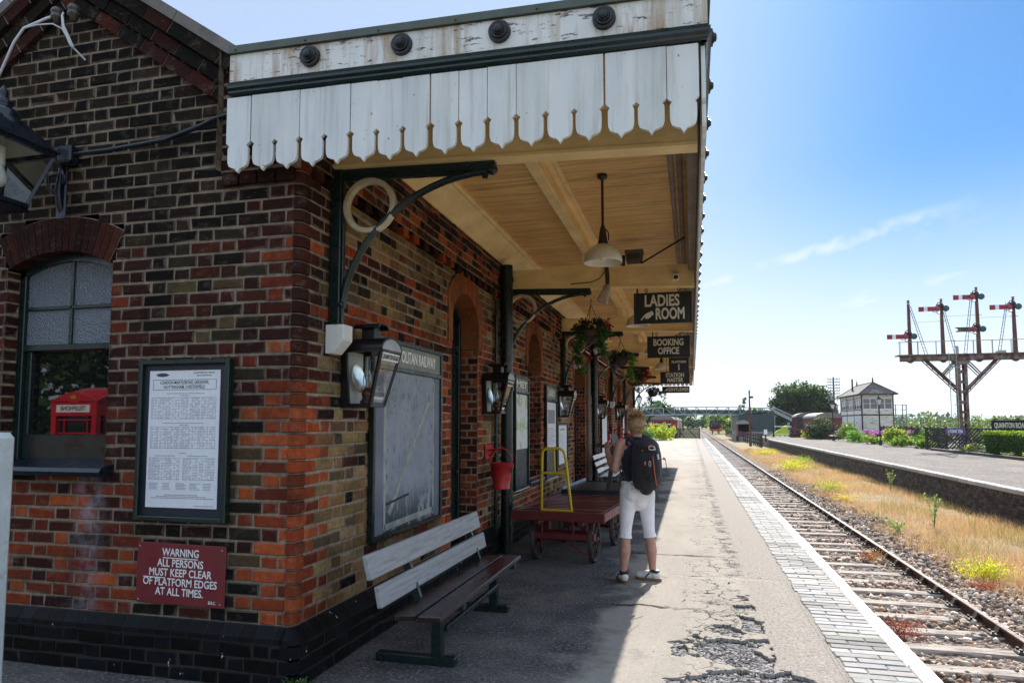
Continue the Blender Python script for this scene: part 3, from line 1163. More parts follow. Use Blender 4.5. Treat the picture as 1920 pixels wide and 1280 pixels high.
for k in range(3):
    corner_block(m, -.004 + k * .0853 + .004, -.004 + (k + 1) * .0853 - .005, .05, .20 if k % 2 else .10, .07, jit(random.choice(BLUE), .2), off=PO + .0015)
m.build('plinth', MT['blue_brick'], bld, True)
# raking brick courses and stone coping of the gable
def rake(mb, side, k0, k1, off, yout, ln, cols):
    # bricks running up the slope; k0..k1 = distance below the outer line, along the normal
    d = Vector((side * 1.0, 0, -SL)).normalized()      # down the slope
    nrm = Vector((side * SL, 0, 1)).normalized()
    top = Vector((APX, 0, APZ + .26))
    s = off
    L2 = (XW - .40 - APX + .0) / d.x * (1 if side > 0 else 1)
    L2 = abs((XW - .42 - APX) / d.x)
    while s < L2:
        e = min(s + ln - .011, L2)
        pts = []
        for q, kk in ((s, k0), (e, k0), (e, k1), (s, k1)):
            p = top + d * q - nrm * kk
            pts.append(p)
        o = random.uniform(-.003, .003)
        vs = [(p.x, YE - .0, p.z) for p in pts] + [(p.x, YE - yout + o, p.z) for p in pts]
        fs = [(4, 5, 6, 7), (0, 1, 5, 4), (1, 2, 6, 5), (2, 3, 7, 6), (3, 0, 4, 7)]
        mb.add(vs, fs, col=jit(random.choice(cols), .25))
        s += ln
    a, b = top + d * 0, top + d * L2
    pa = [a - nrm * k0, b - nrm * k0, b - nrm * k1, a - nrm * k1]
    mb.add([(p.x, YE - yout + .008, p.z) for p in pa], [(0, 1, 2, 3)], col=MORTAR)
m = MB()
for side in (1, -1):
    rake(m, side, .075, .160, .0, .085, .23, PLUM[1:2] + DARK[:3])
    rake(m, side, .172, .255, .11, .055, .23, PLUM[1:2] + DARK[:3])
    rake(m, side, .267, .350, .05, .035, .23, PLUM + DARK[:2])
m.build('raking_courses', MT['brick'], bld, True)
m = MB()
for side in (1, -1):
    d = Vector((side * 1.0, 0, -SL)).normalized()
    nrm = Vector((side * SL, 0, 1)).normalized()
    top = Vector((APX, 0, APZ + .26))
    ll = abs((XW - .38 - APX) / d.x)
    s = 0
    while s < ll:
        e = min(s + .58, ll)
        p = [top + d * q - nrm * kk for q, kk in ((s, 0), (e - .006, 0), (e - .006, .07), (s, .07))]
        m.prism([(v.x, v.z) for v in (p if side < 0 else p[::-1])], .34, frame((0, YE + .24, 0), (1, 0, 0), (0, 0, 1), (0, -1, 0)))
        s = e
m.build('gable_coping', paint('weathered_stone_coping', (.17, .155, .14), .9, (.07, .07, .065), 6, (.5, .75), bump=.6), bld, True)
# kneeler pier at the foot of the rake, oversailing
m = MB()
KU0, KU1 = XW - .56, XW - .02
brick_rows(m, lambda u, z, d: (u, YE - .05 - d, z), KU0, KU1, 3.14, 3.94, lambda u, z, h, i: jit(random.choice(PLUM + DARK[:1]), .25))
brick_rows(m, lambda u, z, d: (KU0 - d, YE * 2 + .3 - u - .35, z), YE + .0, YE + .05, 3.14, 3.94, lambda u, z, h, i: jit(random.choice(PLUM), .25))
for u in (KU0 + .0, KU0 + .13, KU0 + .26, KU0 + .39):
    m.box(u + .004, u + .118, YE - .035, YE + .02, 3.06, 3.138, col=jit(random.choice(PLUM), .25))
m.box(KU0 + .01, KU1, YE - .045, YE + .02, 3.139, 3.94, col=MORTAR)
m.build('kneeler', MT['brick'], bld, True)
# platform front ------------------------------------------------
DOORS = [(6.55, 7.43), (14.05, 15.55), (19.9, 20.9), (25.0, 26.0)]
WINS = [(9.90, 10.80), (17.2, 18.0), (22.6, 23.5)]
def arch_par(a, b, rise=.22):
    hw = (b - a) / 2
    r = (hw * hw + rise * rise) / (2 * rise)
    return (a + b) / 2, hw, r
SPR, RISE, RING = 2.66, .27, .23
def wall_cuts(z):
    c = []
    for a, b in DOORS + WINS:
        lo = 0 if (a, b) in DOORS else .74
        cx_, hw, r = arch_par(a, b, RISE)
        zc = SPR + RISE - r
        if z < lo: continue
        if z < SPR - .28: c.append((a, b))
        elif z < SPR: c.append((a - .13, b + .13))
        else:
            hw2 = hw + .13
            ro = r + RING
            if z < zc + ro:
                h = math.sqrt(max(0, ro ** 2 - (z - zc) ** 2))
                c.append((cx_ - min(h, hw2), cx_ + min(h, hw2)))
    return c
def wall_col(u, z, hd, i):
    r = random.random()
    if u < YE + (.24 if i % 2 else .35): return jit(random.choice(REDS if z < 1.8 or r < .2 else PLUM), .16)
    if z > 3.10: return jit(random.choice(REDS[1:] + PLUM), .22)
    for a, b in DOORS + WINS:
        if a - (.34 if i % 2 else .22) < u < b + (.34 if i % 2 else .22):
            if z < SPR + .1: return jit(random.choice(REDS if r < .8 else PLUM), .2)
    if 2.215 < z < 2.39: return jit(random.choice(REDS if r < .7 else PLUM), .2)
    if 2.62 < z < 2.80: return jit(random.choice(PLUM if r < .6 else REDS[1:]), .2)
    if r < .05: return jit(random.choice(REDS[1:] + PLUM), .2)
    return jit(random.choice(PWST if r < .88 else DARK[2:]), .28)
m = MB()
brick_rows(m, FW, YE + .11, 29.4, ZP, 3.10, wall_col, wall_cuts)
brick_rows(m, lambda u, z, d: FW(u, z, d + .035), YE + .10, 29.4, 3.10 + PITCH, 3.60, wall_col)
m.build('platform_wall', MT['brick'], bld, True)
# dentil course: every other header stands out
m = MB()
u = YE + .10
while u < 29.3:
    m.cbox(XW - .05, XW + .034, u, u + .108, 3.103, 3.10 + PITCH - .004, b=.004, col=jit(random.choice(REDS[1:] + PLUM), .2))
    u += .232
m.add([FW(YE, 3.09, -.06), FW(29.4, 3.09, -.06), FW(29.4, 3.20, -.06), FW(YE, 3.20, -.06)], [(0, 1, 2, 3)], col=(.10, .04, .03))
m.build('dentil_course', MT['brick'], bld, True)
# door and window surrounds on the platform front
def surround(a, b, lo, isdoor):
    cx_, hw, r = arch_par(a, b, RISE)
    zc = SPR + RISE - r
    ro = r + RING
    mm = MB()
    # gauged arch and springer blocks
    t_in = math.asin(min(1, hw / r))
    poly = []
    n = 14
    inn = [(cx_ + r * math.sin(-t_in + 2 * t_in * k / n), zc + r * math.cos(-t_in + 2 * t_in * k / n)) for k in range(n + 1)]
    hw2 = hw + .125
    t_o = math.asin(min(1, hw2 / ro))
    outp = [(cx_ + ro * math.sin(-t_o + 2 * t_o * k / n), zc + ro * math.cos(-t_o + 2 * t_o * k / n)) for k in range(n + 1)]
    for k in range(n):
        q = [inn[k], inn[k + 1], outp[k + 1], outp[k]]
        mm.prism(q, .30, face_x((XW - .292, 0, 0)), col=jit((.30, .095, .035), .16))
    for s, e in ((a, -1), (b, 1)):
        ux = s + e * .125
        zt = outp[0][1]
        q = [(min(s, ux), SPR - .28), (max(s, ux), SPR - .28), (max(s, ux), SPR if e < 0 else zt), (min(s, ux), zt if e < 0 else SPR)]
        q = [(s, SPR - .28), (ux, SPR - .28), (ux, zt), (s, inn[0][1])]
        if e < 0: q = q[::-1]
        mm.prism(q, .30, face_x((XW - .292, 0, 0)), col=jit((.34, .13, .06), .08))
    mm.build('arch', MT['brick'], bld, True)
    # brick jambs
    mm = MB()
    jc = lambda u, z, h, i: jit(random.choice(REDS[1:] + PLUM[2:3]), .2)
    dpt = .30
    brick_rows(mm, lambda u, z, d: (XW - dpt + u, b - d, z), 0, dpt - .005, lo, SPR - .28, jc)
    mm.build('jamb', MT['brick'], bld, True)
    mm = MB()
    brick_rows(mm, lambda u, z, d: (XW - u, a + d, z), 0, dpt, lo, SPR - .28, jc)
    mm.build('jamb', MT['brick'], bld, True)
    # frame and leaf
    mm = MB()
    xf = XW - .23
    mm.cbox(xf - .06, xf + .03, a, a + .07, lo, SPR + .02, b=.005)
    mm.cbox(xf - .06, xf + .03, b - .07, b, lo, SPR + .02, b=.005)
    head = [(y, z) for y, z in inn]
    pl = head + [(y, z - .07) for y, z in head[::-1]]
    mm.prism(pl[::-1], .08, face_x((xf - .055, 0, 0)))
    if isdoor:
        mm.cbox(xf - .05, xf - .01, a + .07, b - .07, lo + .01, 2.35, b=.004)
        for zz in (.25, .95, 1.6):
            for k in range(2):
                y0 = a + .12 + k * (b - a - .2) / 2
                mm.cbox(xf - .012, xf + .004, y0, y0 + (b - a - .2) / 2 - .06, zz, zz + .55, b=.012)
        mm.cbox(xf - .05, xf + .02, a + .07, b - .07, 2.35, 2.42, b=.006)
    else:
        zmid = (lo + SPR) / 2 + .1
        for zz in (lo + .03, zmid, (zmid + SPR) / 2):
            mm.cbox(xf - .03, xf + .01, a + .07, b - .07, zz, zz + .045, b=.005)
        mm.cbox(xf - .03, xf + .0, cx_ - .015, cx_ + .015, lo, SPR + RISE - .05, b=.004)
    fr = mm.build('door' if isdoor else 'window', MT['green_paint'], bld, True)
    mm = MB()
    z0 = 2.42 if isdoor else lo
    pts = [(a + .05, z0), (b - .05, z0)] + [(min(max(y, a + .05), b - .05), z - .03) for y, z in inn[::-1]]
    mm.add([(xf - .035, y, z) for y, z in pts], [tuple(range(len(pts)))])
    mm.build('pane', MT['dark_glass'], fr, True)
    if isdoor:
        mm = MB()
        mm.sphere((xf + .03, b - .13, 1.02), .028)
        mm.build('handle', MT['iron_brown'], fr, True)
    else:
        mm = MB()
        mm.prism([(-.24, -.07), (.05, -.09), (.06, -.055), (.05, -.03), (-.24, .02)], b - a + .12, frame((XW, b + .06, lo), (1, 0, 0), (0, 0, 1), (0, -1, 0)))
        mm.build('sill', MT['slate_navy'], fr, True)
for a, b in DOORS: surround(a, b, 0.0, True)
for a, b in WINS: surround(a, b, .74, False)
# roof behind the gable
m = MB()
for side in (1, -1):
    x1 = APX + side * 1.95
    zr = APZ + .10
    m.add([(APX, YE + .25, zr), (x1, YE + .25, zr - 1.95 * SL), (x1, 29.4, zr - 1.95 * SL), (APX, 29.4, zr)], [(0, 1, 2, 3) if side < 0 else (3, 2, 1, 0)])
m.build('roof', paint('slate_roof', (.09, .095, .105), .6, (.05, .055, .05), 3, bump=.5, bscale=20), bld, True)
m = MB()
m.box(-6.0, -5.95, YE + .0, 29.4, 0, 3.6)
m.box(-6.0, XW, 29.4, 29.45, 0, 3.6)
m.build('rear_wall', paint('rear_brick', (.12, .07, .045), .9), bld, True)
# a few wall posts near the second door: stone pilaster seen past it
m = MB()
m.cbox(XW - .02, XW + .06, 15.75, 16.1, .0, 2.95, b=.02)
m.build('pilaster', paint('grey_brown_post', (.16, .12, .10), .8, (.08, .06, .05), 5, (.45, .7), stretch=(3, 3, .6), bump=.5), bld, True)
# ------------------------------------------------------------ the platform canopy
YC, XC, YC2 = 3.66, .085, 29.2
can = thing('platform_canopy', 'cream wooden platform canopy with white scalloped valance and dark green mouldings', 'canopy', (-1.1, 3.66, 0))
def worn_white():
    g = G('weathered_white_fascia')
    c = g.mix(g.rng(g.noise(2.2, 6), .3, .7), (.62, .64, .63), (.76, .77, .75))
    st = g.co((9, 9, .8))
    c = g.mix(g.math('MULTIPLY', g.rng(g.noise(1, 8, .7, vec=st), .47, .64), .75), c, (.36, .28, .17))
    c = g.mix(g.math('MULTIPLY', g.rng(g.noise(1, 7, .7, vec=g.co((3.5, 3.5, .5))), .55, .64), .8), c, (.34, .16, .05))
    c = g.mix(g.rng(g.noise(16, 8, .75, vec=g.co((.5, .5, 2.2))), .575, .61), c, (.09, .06, .05))
    g.base(c)
    g.set(Roughness=.6)
    g.bump(g.noise(30, 5, vec=g.co((1, 1, .2))), .25, .004)
    return g.m
def valance_white():
    g = G('white_valance_boards')
    c = g.mix(g.rng(g.noise(2.5, 7, .6, vec=g.co((2, 2, .7))), .3, .72), (.60, .64, .65), (.76, .78, .77))
    c = g.mix(1.0, c, g.attr(), 'MULTIPLY')
    c = g.mix(g.math('MULTIPLY', g.rng(g.noise(1, 8, .7, vec=g.co((22, 22, 1.1))), .50, .68), .55), c, (.38, .36, .30))
    c = g.mix(g.rng(g.noise(26, 5, .6), .68, .71), c, (.26, .24, .2))
    g.base(c)
    g.set(Roughness=.55)
    g.bump(g.noise(22, 5, vec=g.co((3, 3, .3))), .2, .004)
    return g.m
MT['worn_white'] = worn_white()
MT['valance'] = valance_white()
MT['strip'] = paint('green_lead_flashing', (.055, .07, .05), .5, (.09, .085, .06), 4, (.5, .8))
ZB = 3.072
def board(w):
    half = [(0, ZB), (.010, ZB + .014), (w * .10, ZB + .024), (w * .24, ZB + .031), (w * .36, ZB + .042), (w / 2 - .015, ZB + .062), (w / 2 - .013, ZB + .085), (w / 2 - .013, ZB + .150), (w / 2 - .024, ZB + .167), (w / 2 - .0012, ZB + .187), (w / 2 - .0012, 3.545)]
    return half + [(-x, z) for x, z in half[:0:-1]]
bp = board(.165)
def valance(F, n, u0):
    mm = MB()
    for k in range(n):
        M = F @ T(u0 + .165 * (k + .5), random.uniform(-.002, .002), random.uniform(-.0015, .0015)) @ Matrix.Rotation(random.uniform(-.002, .002), 4, 'Z')
        kk = random.uniform(.88, 1.0)
        mm.prism(bp, .022, M, col=(kk, kk, kk * random.uniform(.97, 1.0)))
    return mm
def edge(F, u0, u1, wide=True):
    """fascia, moulding and flashing in a local frame: x along, y up, z out"""
    a, b, c = MB(), MB(), MB()
    a.cbox(u0, u1, 3.628, 3.812, .0, .035, b=.004, M=F)
    prof = [(0, 3.552), (.028, 3.552), (.040, 3.566), (.040, 3.578), (.056, 3.590), (.056, 3.606), (.048, 3.612), (.052, 3.628), (0, 3.628)]
    n = len(prof)
    vs = [(u, z, d) for u in (u0, u1) for d, z in prof]
    b.add(vs, [(i, (i + 1) % n, (i + 1) % n + n, i + n) for i in range(n)] + [tuple(range(n))[::-1], tuple(range(n, 2 * n))], M=F)
    c.add([(u0, 3.812, .055), (u1, 3.812, .055), (u1, 3.862, .048), (u0, 3.862, .048), (u0, 3.875, -.1), (u1, 3.875, -.1), (u0, 3.812, -.02), (u1, 3.812, -.02)],
          [(0, 1, 2, 3), (3, 2, 5, 4), (6, 7, 1, 0), (0, 3, 4, 6), (1, 7, 5, 2)], M=F)
    u = u0 + .05
    while u < u1:
        c.sphere((u, 3.832, .055), .008, M=F, n=1)
        u += .47
    return a, b, c
E1 = face_ny((0, YC, 0)) @ Matrix.Rotation(.026, 4, 'Y')
E2 = face_x((XC, 0, 0))
E3 = face_py((0, YC2, 0))
spec = [(E1, -2.715, XC + .035, 17, -2.73), (E2, YC - .03, YC2 + .03, 155, YC + .02), (E3, -XC, 2.30, 14, -XC)]
for F, a, b, n, v0 in spec:
    A, B, Cc = edge(F, a, b)
    A.build('fascia', MT['worn_white'], can, True)
    B.build('moulding', MT['green_paint'], can, True)
    Cc.build('flashing', MT['strip'], can, True)
    valance(F, n, v0).build('valance', MT['valance'], can, True)
def rosette(M):
    mm = MB()
    mm.lathe([(.064, 0), (.062, .024), (.050, .026), (.047, .038), (.034, .036), (.030, .044), (.026, .044), (.022, .056), (.010, .060), (.0, .060)], 20, M, smooth=False)
    mm.build('rosette', MT['black_iron'], can, True)
for x in (-2.165, -1.582, -1.0, -.418):
    rosette(E1 @ T(x, 3.732, .035))
y = 3.95
while y < YC2:
    rosette(E2 @ T(y, 3.732, .035))
    y += .582
# ceiling boards across the canopy
m = MB()
y = YC + .04
while y < YC2 - .02:
    m.cbox(XW, XC - .01, y, y + .138, 3.762, 3.80, b=.006)
    y += .142
def ceiling_mat():
    g = G('smoke_stained_cream_boards')
    c = g.mix(g.rng(g.noise(1.2, 6, .6, vec=g.co((1.2, 1, 1))), .3, .7), (.88, .56, .22), (.68, .40, .14))
    c = g.mix(g.rng(g.noise(1.0, 9, .72, vec=g.co((.9, 17, 1))), .47, .72), c, (.38, .22, .08))
    c = g.mix(g.rng(g.noise(1.0, 9, .72, vec=g.co((2.4, 40, 1))), .56, .72, 0, .8), c, (.14, .09, .045))
    g.base(c)
    g.set(Roughness=.75)
    g.bump(g.noise(3, 5, vec=g.co((1, 22, 1))), .25, .006)
    return g.m
m.build('ceiling', ceiling_mat(), can, True)
m = MB()
m.add([(XW - .1, YC - .04, 3.84), (XC + .02, YC - .04, 3.84), (XC + .02, YC2, 3.84), (XW - .1, YC2, 3.84)], [(0, 1, 2, 3)])
m.build('roof_deck', MT['strip'], can, True)
BY = [4.12, 8.40, 12.54, 16.45, 20.55, 24.65, 28.75]
for i, y in enumerate(BY):
    m = MB()
    th = .05
    vs = []
    for yy in (y - th, y + th):
        vs += [(XW + .03, yy, 3.245), (XC - .02, yy, 3.165), (XC - .02, yy, 3.43), (XW + .03, yy, 3.475)]
    m.add(vs, [(0, 1, 2, 3), (7, 6, 5, 4), (0, 4, 5, 1), (1, 5, 6, 2), (2, 6, 7, 3), (3, 7, 4, 0)])
    vs = []
    for yy in (y - th - .014, y + th + .014):
        vs += [(XW + .03, yy, 3.243), (XC - .02, yy, 3.163), (XC - .02, yy, 3.183), (XW + .03, yy, 3.263)]
    m.add(vs, [(0, 1, 2, 3), (7, 6, 5, 4), (0, 4, 5, 1), (1, 5, 6, 2), (2, 6, 7, 3), (3, 7, 4, 0)])
    m.cbox(-1.27, -1.16, y - .045, y + .045, 3.44, 3.63, b=.006)
    m.build('beam', MT['cream'], can, True)
    # iron bracket: post on the wall, arm, curved brace, ring in the spandrel
    m = MB()
    px0 = XW + .005
    m.cbox(px0, px0 + .075, y - .035, y + .035, 2.20, 3.245, b=.006)
    m.cbox(px0 + .075, px0 + .09, y - .018, y + .018, 2.20, 3.24, b=.004)
    m.bar((px0, y, 3.215), (-1.17, y, 3.175), .055, .05)
    m.bar((px0 + .05, y, 3.185), (-1.3, y, 3.148), .03, .03)
    m.sphere((-1.19, y, 3.152), .035, n=2)
    m.tube((-1.24, y, 3.15), (-1.24, y, 3.105), .02)
    m.sphere((px0 + .09, y - .03, 2.33), .02, n=1)
    arc = []
    for k in range(17):
        t = math.pi / 2 * k / 16
        arc.append((-1.22 - 1.00 * math.cos(t), y, 2.31 + .835 * math.sin(t) ** 1.12))
    m.path(arc, .022, 8, ry=.03, up=(0, 1, 0))
    br = m.build('bracket', MT['green_paint'], can, True)
    m = MB()
    M = frame((-2.035, y, 2.985), (1, 0, 0), (0, 0, 1), (0, -1, 0))
    m.lathe([(.186, -.022), (.190, .0), (.186, .022), (.172, .028), (.164, .020), (.156, .026), (.150, .018), (.148, -.02), (.165, -.026), (.186, -.022)], 32, M)
    m.build('ring', paint('cream_ring_paint', (.55, .45, .31), .6, (.25, .18, .1), 7, (.5, .8)) if i == 0 else bpy.data.materials['cream_ring_paint'], br, True)
    m = MB()
    m.prism([(0, .19), (.13, .19), (.13, .085), (.055, .0), (0, .0)], .13, frame((XW + .002, y + .065, 2.005), (1, 0, 0), (0, 0, 1), (0, -1, 0)))
    m.build('corbel', MT['white_stone'], br, True, bevel=.006)
# purlin, wall cornice, edge beam, mouldings, tie rods
m = MB()
m.cbox(-1.265, -1.16, YC + .05, YC2 - .02, 3.63, 3.764, b=.006)
m.cbox(-1.10, -1.06, YC + .05, YC2 - .02, 3.735, 3.763, b=.008)
m.cbox(-1.16, -1.10, YC + .05, YC2 - .02, 3.748, 3.763, b=.004)
m.build('purlin', MT['cream'], can, True)
m = MB()
m.prism([(XW, 3.55), (XW + .05, 3.55), (-2.03, 3.715), (-2.03, 3.765), (XW, 3.765)], YC2 - 4.0, frame((0, YC2, 0), (1, 0, 0), (0, 0, 1), (0, -1, 0)))
m.tube((-2.045, YC + .1, 3.725), (-2.045, YC2, 3.725), .03, n=12)
m.build('cornice', MT['cream'], can, True)
m = MB()
m.cbox(XC - .085, XC - .005, YC + .03, YC2 - .02, 3.36, 3.765, b=.008)
m.cbox(XC - .17, XC - .12, YC + .05, YC2 - .02, 3.73, 3.763, b=.01)
m.cbox(XC - .24, XC - .19, YC + .05, YC2 - .02, 3.74, 3.763, b=.01)
m.build('edge_beam', paint('dull_brown_cream', (.33, .25, .19), .7, (.16, .11, .08), 4, (.5, .8)), can, True)
for y in BY[1:]:
    m = MB()
    m.tube((-.55, y - .05, 3.47), (-.03, y - .42, 3.66), .011, n=6)
    m.build('tie_rod', MT['iron_brown'], can, True)
# downpipes on the wall carry the canopy water away
for k, (y, r) in enumerate(((8.20, .073), (16.2, .07))):
    t = thing('downpipe', ['thick dark green rainwater pipe behind the nearest red bucket', 'thick dark green rainwater pipe between the stone pilaster and the white bench'][k], 'drainpipe', (-2.18, y, 0))
    m = MB()
    m.tube((0, 0, 0), (0, 0, 3.50), r, n=20)
    m.build('pipe', MT['green_paint'], t)
    for z in (.25, 1.95, 3.3):
        m = MB()
        m.tube((0, 0, z), (0, 0, z + .05), r + .014, n=20)
        m.box(-.13, 0, -.03, .03, z + .01, z + .04)
        m.build('pipe_collar', MT['green_paint'], t)
t = thing('drainpipe', 'thin green waste pipe on the wall beside the thick rainwater pipe', 'drainpipe', (-2.27, 8.03, 0))
m = MB()
m.tube((0, 0, .2), (0, 0, 3.05), .022, n=12)
m.build('pipe', MT['green_paint'], t)
# ------------------------------------------------------------ things on the wall and under the canopy
# timetable board on the gable
t = thing('timetable_board', 'framed white timetable poster on the brick gable end', 'notice board', (-3.097, 3.75, .94))
m = MB()
fx0, fx1, fz0, fz1 = -.337, .337, 0, 1.015
for a in ((fx0, fx0 + .032, fz0, fz1), (fx1 - .032, fx1, fz0, fz1), (fx0 + .032, fx1 - .032, fz0, fz0 + .032), (fx0 + .032, fx1 - .032, fz1 - .032, fz1)):
    m.cbox(a[0], a[1], -.055, -.0, a[2], a[3], b=.006)
for x in (fx0 + .08, fx1 - .02):
    m.tube((x, -.03, fz1), (x, -.03, fz1 + .015), .008)
m.build('frame', MT['green_paint'], t)
m = MB()
m.box(fx0 + .03, fx1 - .03, -.026, -.012, fz0 + .03, fz1 - .03)
m.build('backboard', MT['slate_navy'], t)
m = MB()
m.box(-.262, .262, -.031, -.0275, .085, .945)
paper = m.build('poster', MT['paper'], t)
m = MB()
def pr_box(x0, x1, z0, z1, d=.0006):
    m.box(x0, x1, -.0312 - d, -.0312, z0, z1)
# ruled tables and their columns of small figures
def table(x0, x1, z0, z1, cols, rows):
    for zz in (z0, z1): pr_box(x0, x1, zz - .0008, zz + .0008)
    for xx in (x0, x1): pr_box(xx - .0008, xx + .0008, z0, z1)
    for c in range(1, cols):
        xx = x0 + (x1 - x0) * c / cols
        if random.random() < .55: pr_box(xx - .0005, xx + .0005, z0, z1)
    for r in range(rows):
        zz = z1 - (z1 - z0) * (r + .6) / rows
        for c in range(cols):
            if random.random() < .74 or c == 0:
                xx = x0 + (x1 - x0) * (c + .15) / cols
                pr_box(xx, xx + (x1 - x0) / cols * random.uniform(.4, .75), zz - .0016, zz + .0016)
table(-.24, .235, .64, .775, 22, 14)
table(-.24, .235, .455, .59, 22, 14)
table(-.245, -.02, .26, .395, 10, 14)
table(.01, .235, .26, .395, 10, 14)
for z, a, b in ((.80, -.13, .15), (.787, -.03, .04), (.613, -.15, .15), (.60, -.03, .04), (.425, -.02, .03), (.408, -.20, -.05), (.408, .04, .19), (.165, -.12, .12), (.155, -.18, .18), (.145, -.22, .24), (.10, .1, .24), (.868, .08, .16)):
    x = a
    while x < b:
        e = min(x + random.uniform(.008, .022), b)
        pr_box(x, e, z - .0022, z + .0022)
        x = e + .004
for k in range(5):
    for r in range(5):
        pr_box(-.24 + k * .1, -.24 + k * .1 + random.uniform(.05, .08), .235 - r * .009, .238 - r * .009)
m.build('printing', MT['print'], paper)
m = MB()
for a in ((-.235, .235, .885, .8875), (-.235, .235, .822, .8245), (-.235, -.2325, .822, .8875), (.2325, .235, .822, .8875)):
    pr_box(*a)
el = [(-.165 + .045 * math.cos(k / 16 * 2 * math.pi), .918 + .012 * math.sin(k / 16 * 2 * math.pi)) for k in range(16)]
m.prism(el, .0007, face_ny((0, -.0312, 0)))
for a in ((-.215, -.115, .9155, .9205), ):
    pr_box(*a)
m.build('heading_rule', MT['print_dark'], paper)
P0 = Vector(t.location)
text('LONDON MARYLEBONE, LEICESTER,', .030, face_ny(P0 + Vector((0, -.0316, .868))), MT['print_dark'], paper, sx=.74, bold=.006, depth=.0004)
text('NOTTINGHAM, CHESTERFIELD', .030, face_ny(P0 + Vector((0, -.0316, .840))), MT['print_dark'], paper, sx=.74, bold=.006, depth=.0004)
text('30th SEPTEMBER 1951 to 30th JUNE', .0125, face_ny(P0 + Vector((.145, -.0316, .929))), MT['print_dark'], paper, sx=.8, depth=.0004)
text('(Not yet until further notice)', .0115, face_ny(P0 + Vector((.145, -.0316, .912))), MT['print_dark'], paper, sx=.8, depth=.0004)

t = thing('warning_sign', 'maroon enamel warning sign with white capitals below the timetable', 'sign', (-3.094, 3.742, .43))
m = MB()
m.cbox(-.323, .323, -.012, 0, 0, .372, b=.003, M=Matrix.Rotation(.012, 4, 'Y'))
pl = m.build('plate', MT['maroon'], t)
m = MB()
for x, z in ((-.30, .35), (.30, .345), (-.30, .02), (.295, .02)):
    m.sphere((x, -.013, z), (.007, .003, .007), n=1)
m.build('screw', MT['steel'], pl)
P0 = Vector(t.location)
Rw = Matrix.Rotation(.012, 4, 'Y')
for s, z, sz in (('WARNING', .316, .066), ('ALL PERSONS', .250, .066), ('MUST KEEP CLEAR', .192, .066), ('OF PLATFORM EDGES', .134, .066), ('AT ALL TIMES.', .076, .066)):
    text(s, sz, T(*P0) @ Rw @ face_ny((0, -.0135, z)), MT['white_text'], pl, sx=.84, bold=.012, depth=.0006)
text('B.R.C.', .026, T(*P0) @ Rw @ face_ny((.24, -.0135, .03)), MT['white_text'], pl, sx=.85, bold=.01, depth=.0006)
m = MB()
m.box(-.128, .128, -.0146, -.0134, .281, .2865, M=Rw)
m.box(-.268, -.105, -.0146, -.0134, .158, .1635, M=Rw)
m.build('underline', MT['white_text'], pl)

# loose wires and insulators at the gable top, conduit, junction box
t = thing('gable_wires', 'white twin wires fixed to insulators at the gable peak', 'cable', (-4.13, 3.66, 4.33))
m = MB()
def wire(pts, r=.007):
    m.path(pts, r, 6)
wire([(.0, -.02, .02), (-.08, -.06, -.03), (-.22, -.10, -.10), (-.30, -.10, -.19), (-.42, -.08, -.36), (-.55, -.06, -.55), (-.66, -.03, -.66)], .009)
wire([(.02, -.02, .02), (.045, -.05, -.02), (.055, -.05, -.10), (.10, -.03, -.22), (.14, .06, -.29)])
wire([(.05, -.05, -.03), (.06, -.05, -.09), (.12, -.02, -.24)])
wire([(-.22, -.10, -.10), (-.12, -.09, -.085), (.0, -.08, -.09), (.06, -.06, -.12), (.10, -.02, -.22)], .005)
m.build('wire', paint('grey_white_cable', (.55, .56, .60), .5, bump=0), t)
m = MB()
for x in (-.02, .12):
    m = MB()
    m.lathe([(0, .05), (.03, .05), (.04, .03), (.04, .015), (.028, .008), (.04, -.005), (.04, -.02), (.02, -.03), (.02, -.06), (0, -.06)], 14, T(x, -.03, 0))
    m.build('insulator', bpy.data.materials.get('brown_insulator') or paint('brown_insulator', (.06, .05, .045), .3, bump=0), t)
t = thing('conduit', 'blue black cable conduit sagging across the brick gable', 'pipe', (-4.05, 3.72, 3.36))
m = MB()
m.path([(-4.02, 3.70, 3.37), (-3.75, 3.705, 3.375), (-3.3, 3.705, 3.40), (-3.02, 3.69, 3.455), (-2.9, 3.67, 3.48), (-2.74, 3.66, 3.50), (-2.66, 3.66, 3.55)], .016, 8)
m.build('pipe', MT['blue_black'], t, True)
m = MB()
m.cbox(-4.14, -4.02, 3.66, 3.745, 3.31, 3.43, b=.012)
m.build('junction_box', MT['blue_black'], t, True)

# the gas style lantern on its bracket
t = thing('gable_lantern', 'black four sided street style lantern on a wall bracket of the gable', 'lamp', (-4.23, 3.35, 2.945))
m = MB()
tb, tt = .105, .205
for sx in (-1, 1):
    for sy in (-1, 1):
        m.bar((sx * tb, sy * tb, 0), (sx * tt, sy * tt, .36), .02, .02)
for a, b in ((tb, 0), (tt, .36)):
    for sx in (-1, 1):
        m.bar((sx * a, -a, b), (sx * a, a, b), .03, .028)
        m.bar((-a, sx * a, b), (a, sx * a, b), .03, .028)
m.frustum((-tb - .02, tb + .02, -tb - .02, tb + .02), (-tb, tb, -tb, tb), -.035, -.01)
m.frustum((-tt - .025, tt + .025, -tt - .025, tt + .025), (-.09, .09, -.09, .09), .375, .54, caps=False)
m.build('lantern_frame', MT['blue_black'], t)
m = MB()
m.lathe([(.13, .50), (.13, .525), (.10, .545), (.10, .58), (.085, .60), (.055, .62), (.05, .64), (.06, .65), (.03, .68), (.02, .70), (.03, .715), (.018, .74), (.0, .77)], 20)
m.build('finial', MT['blue_black'], t)
m = MB()
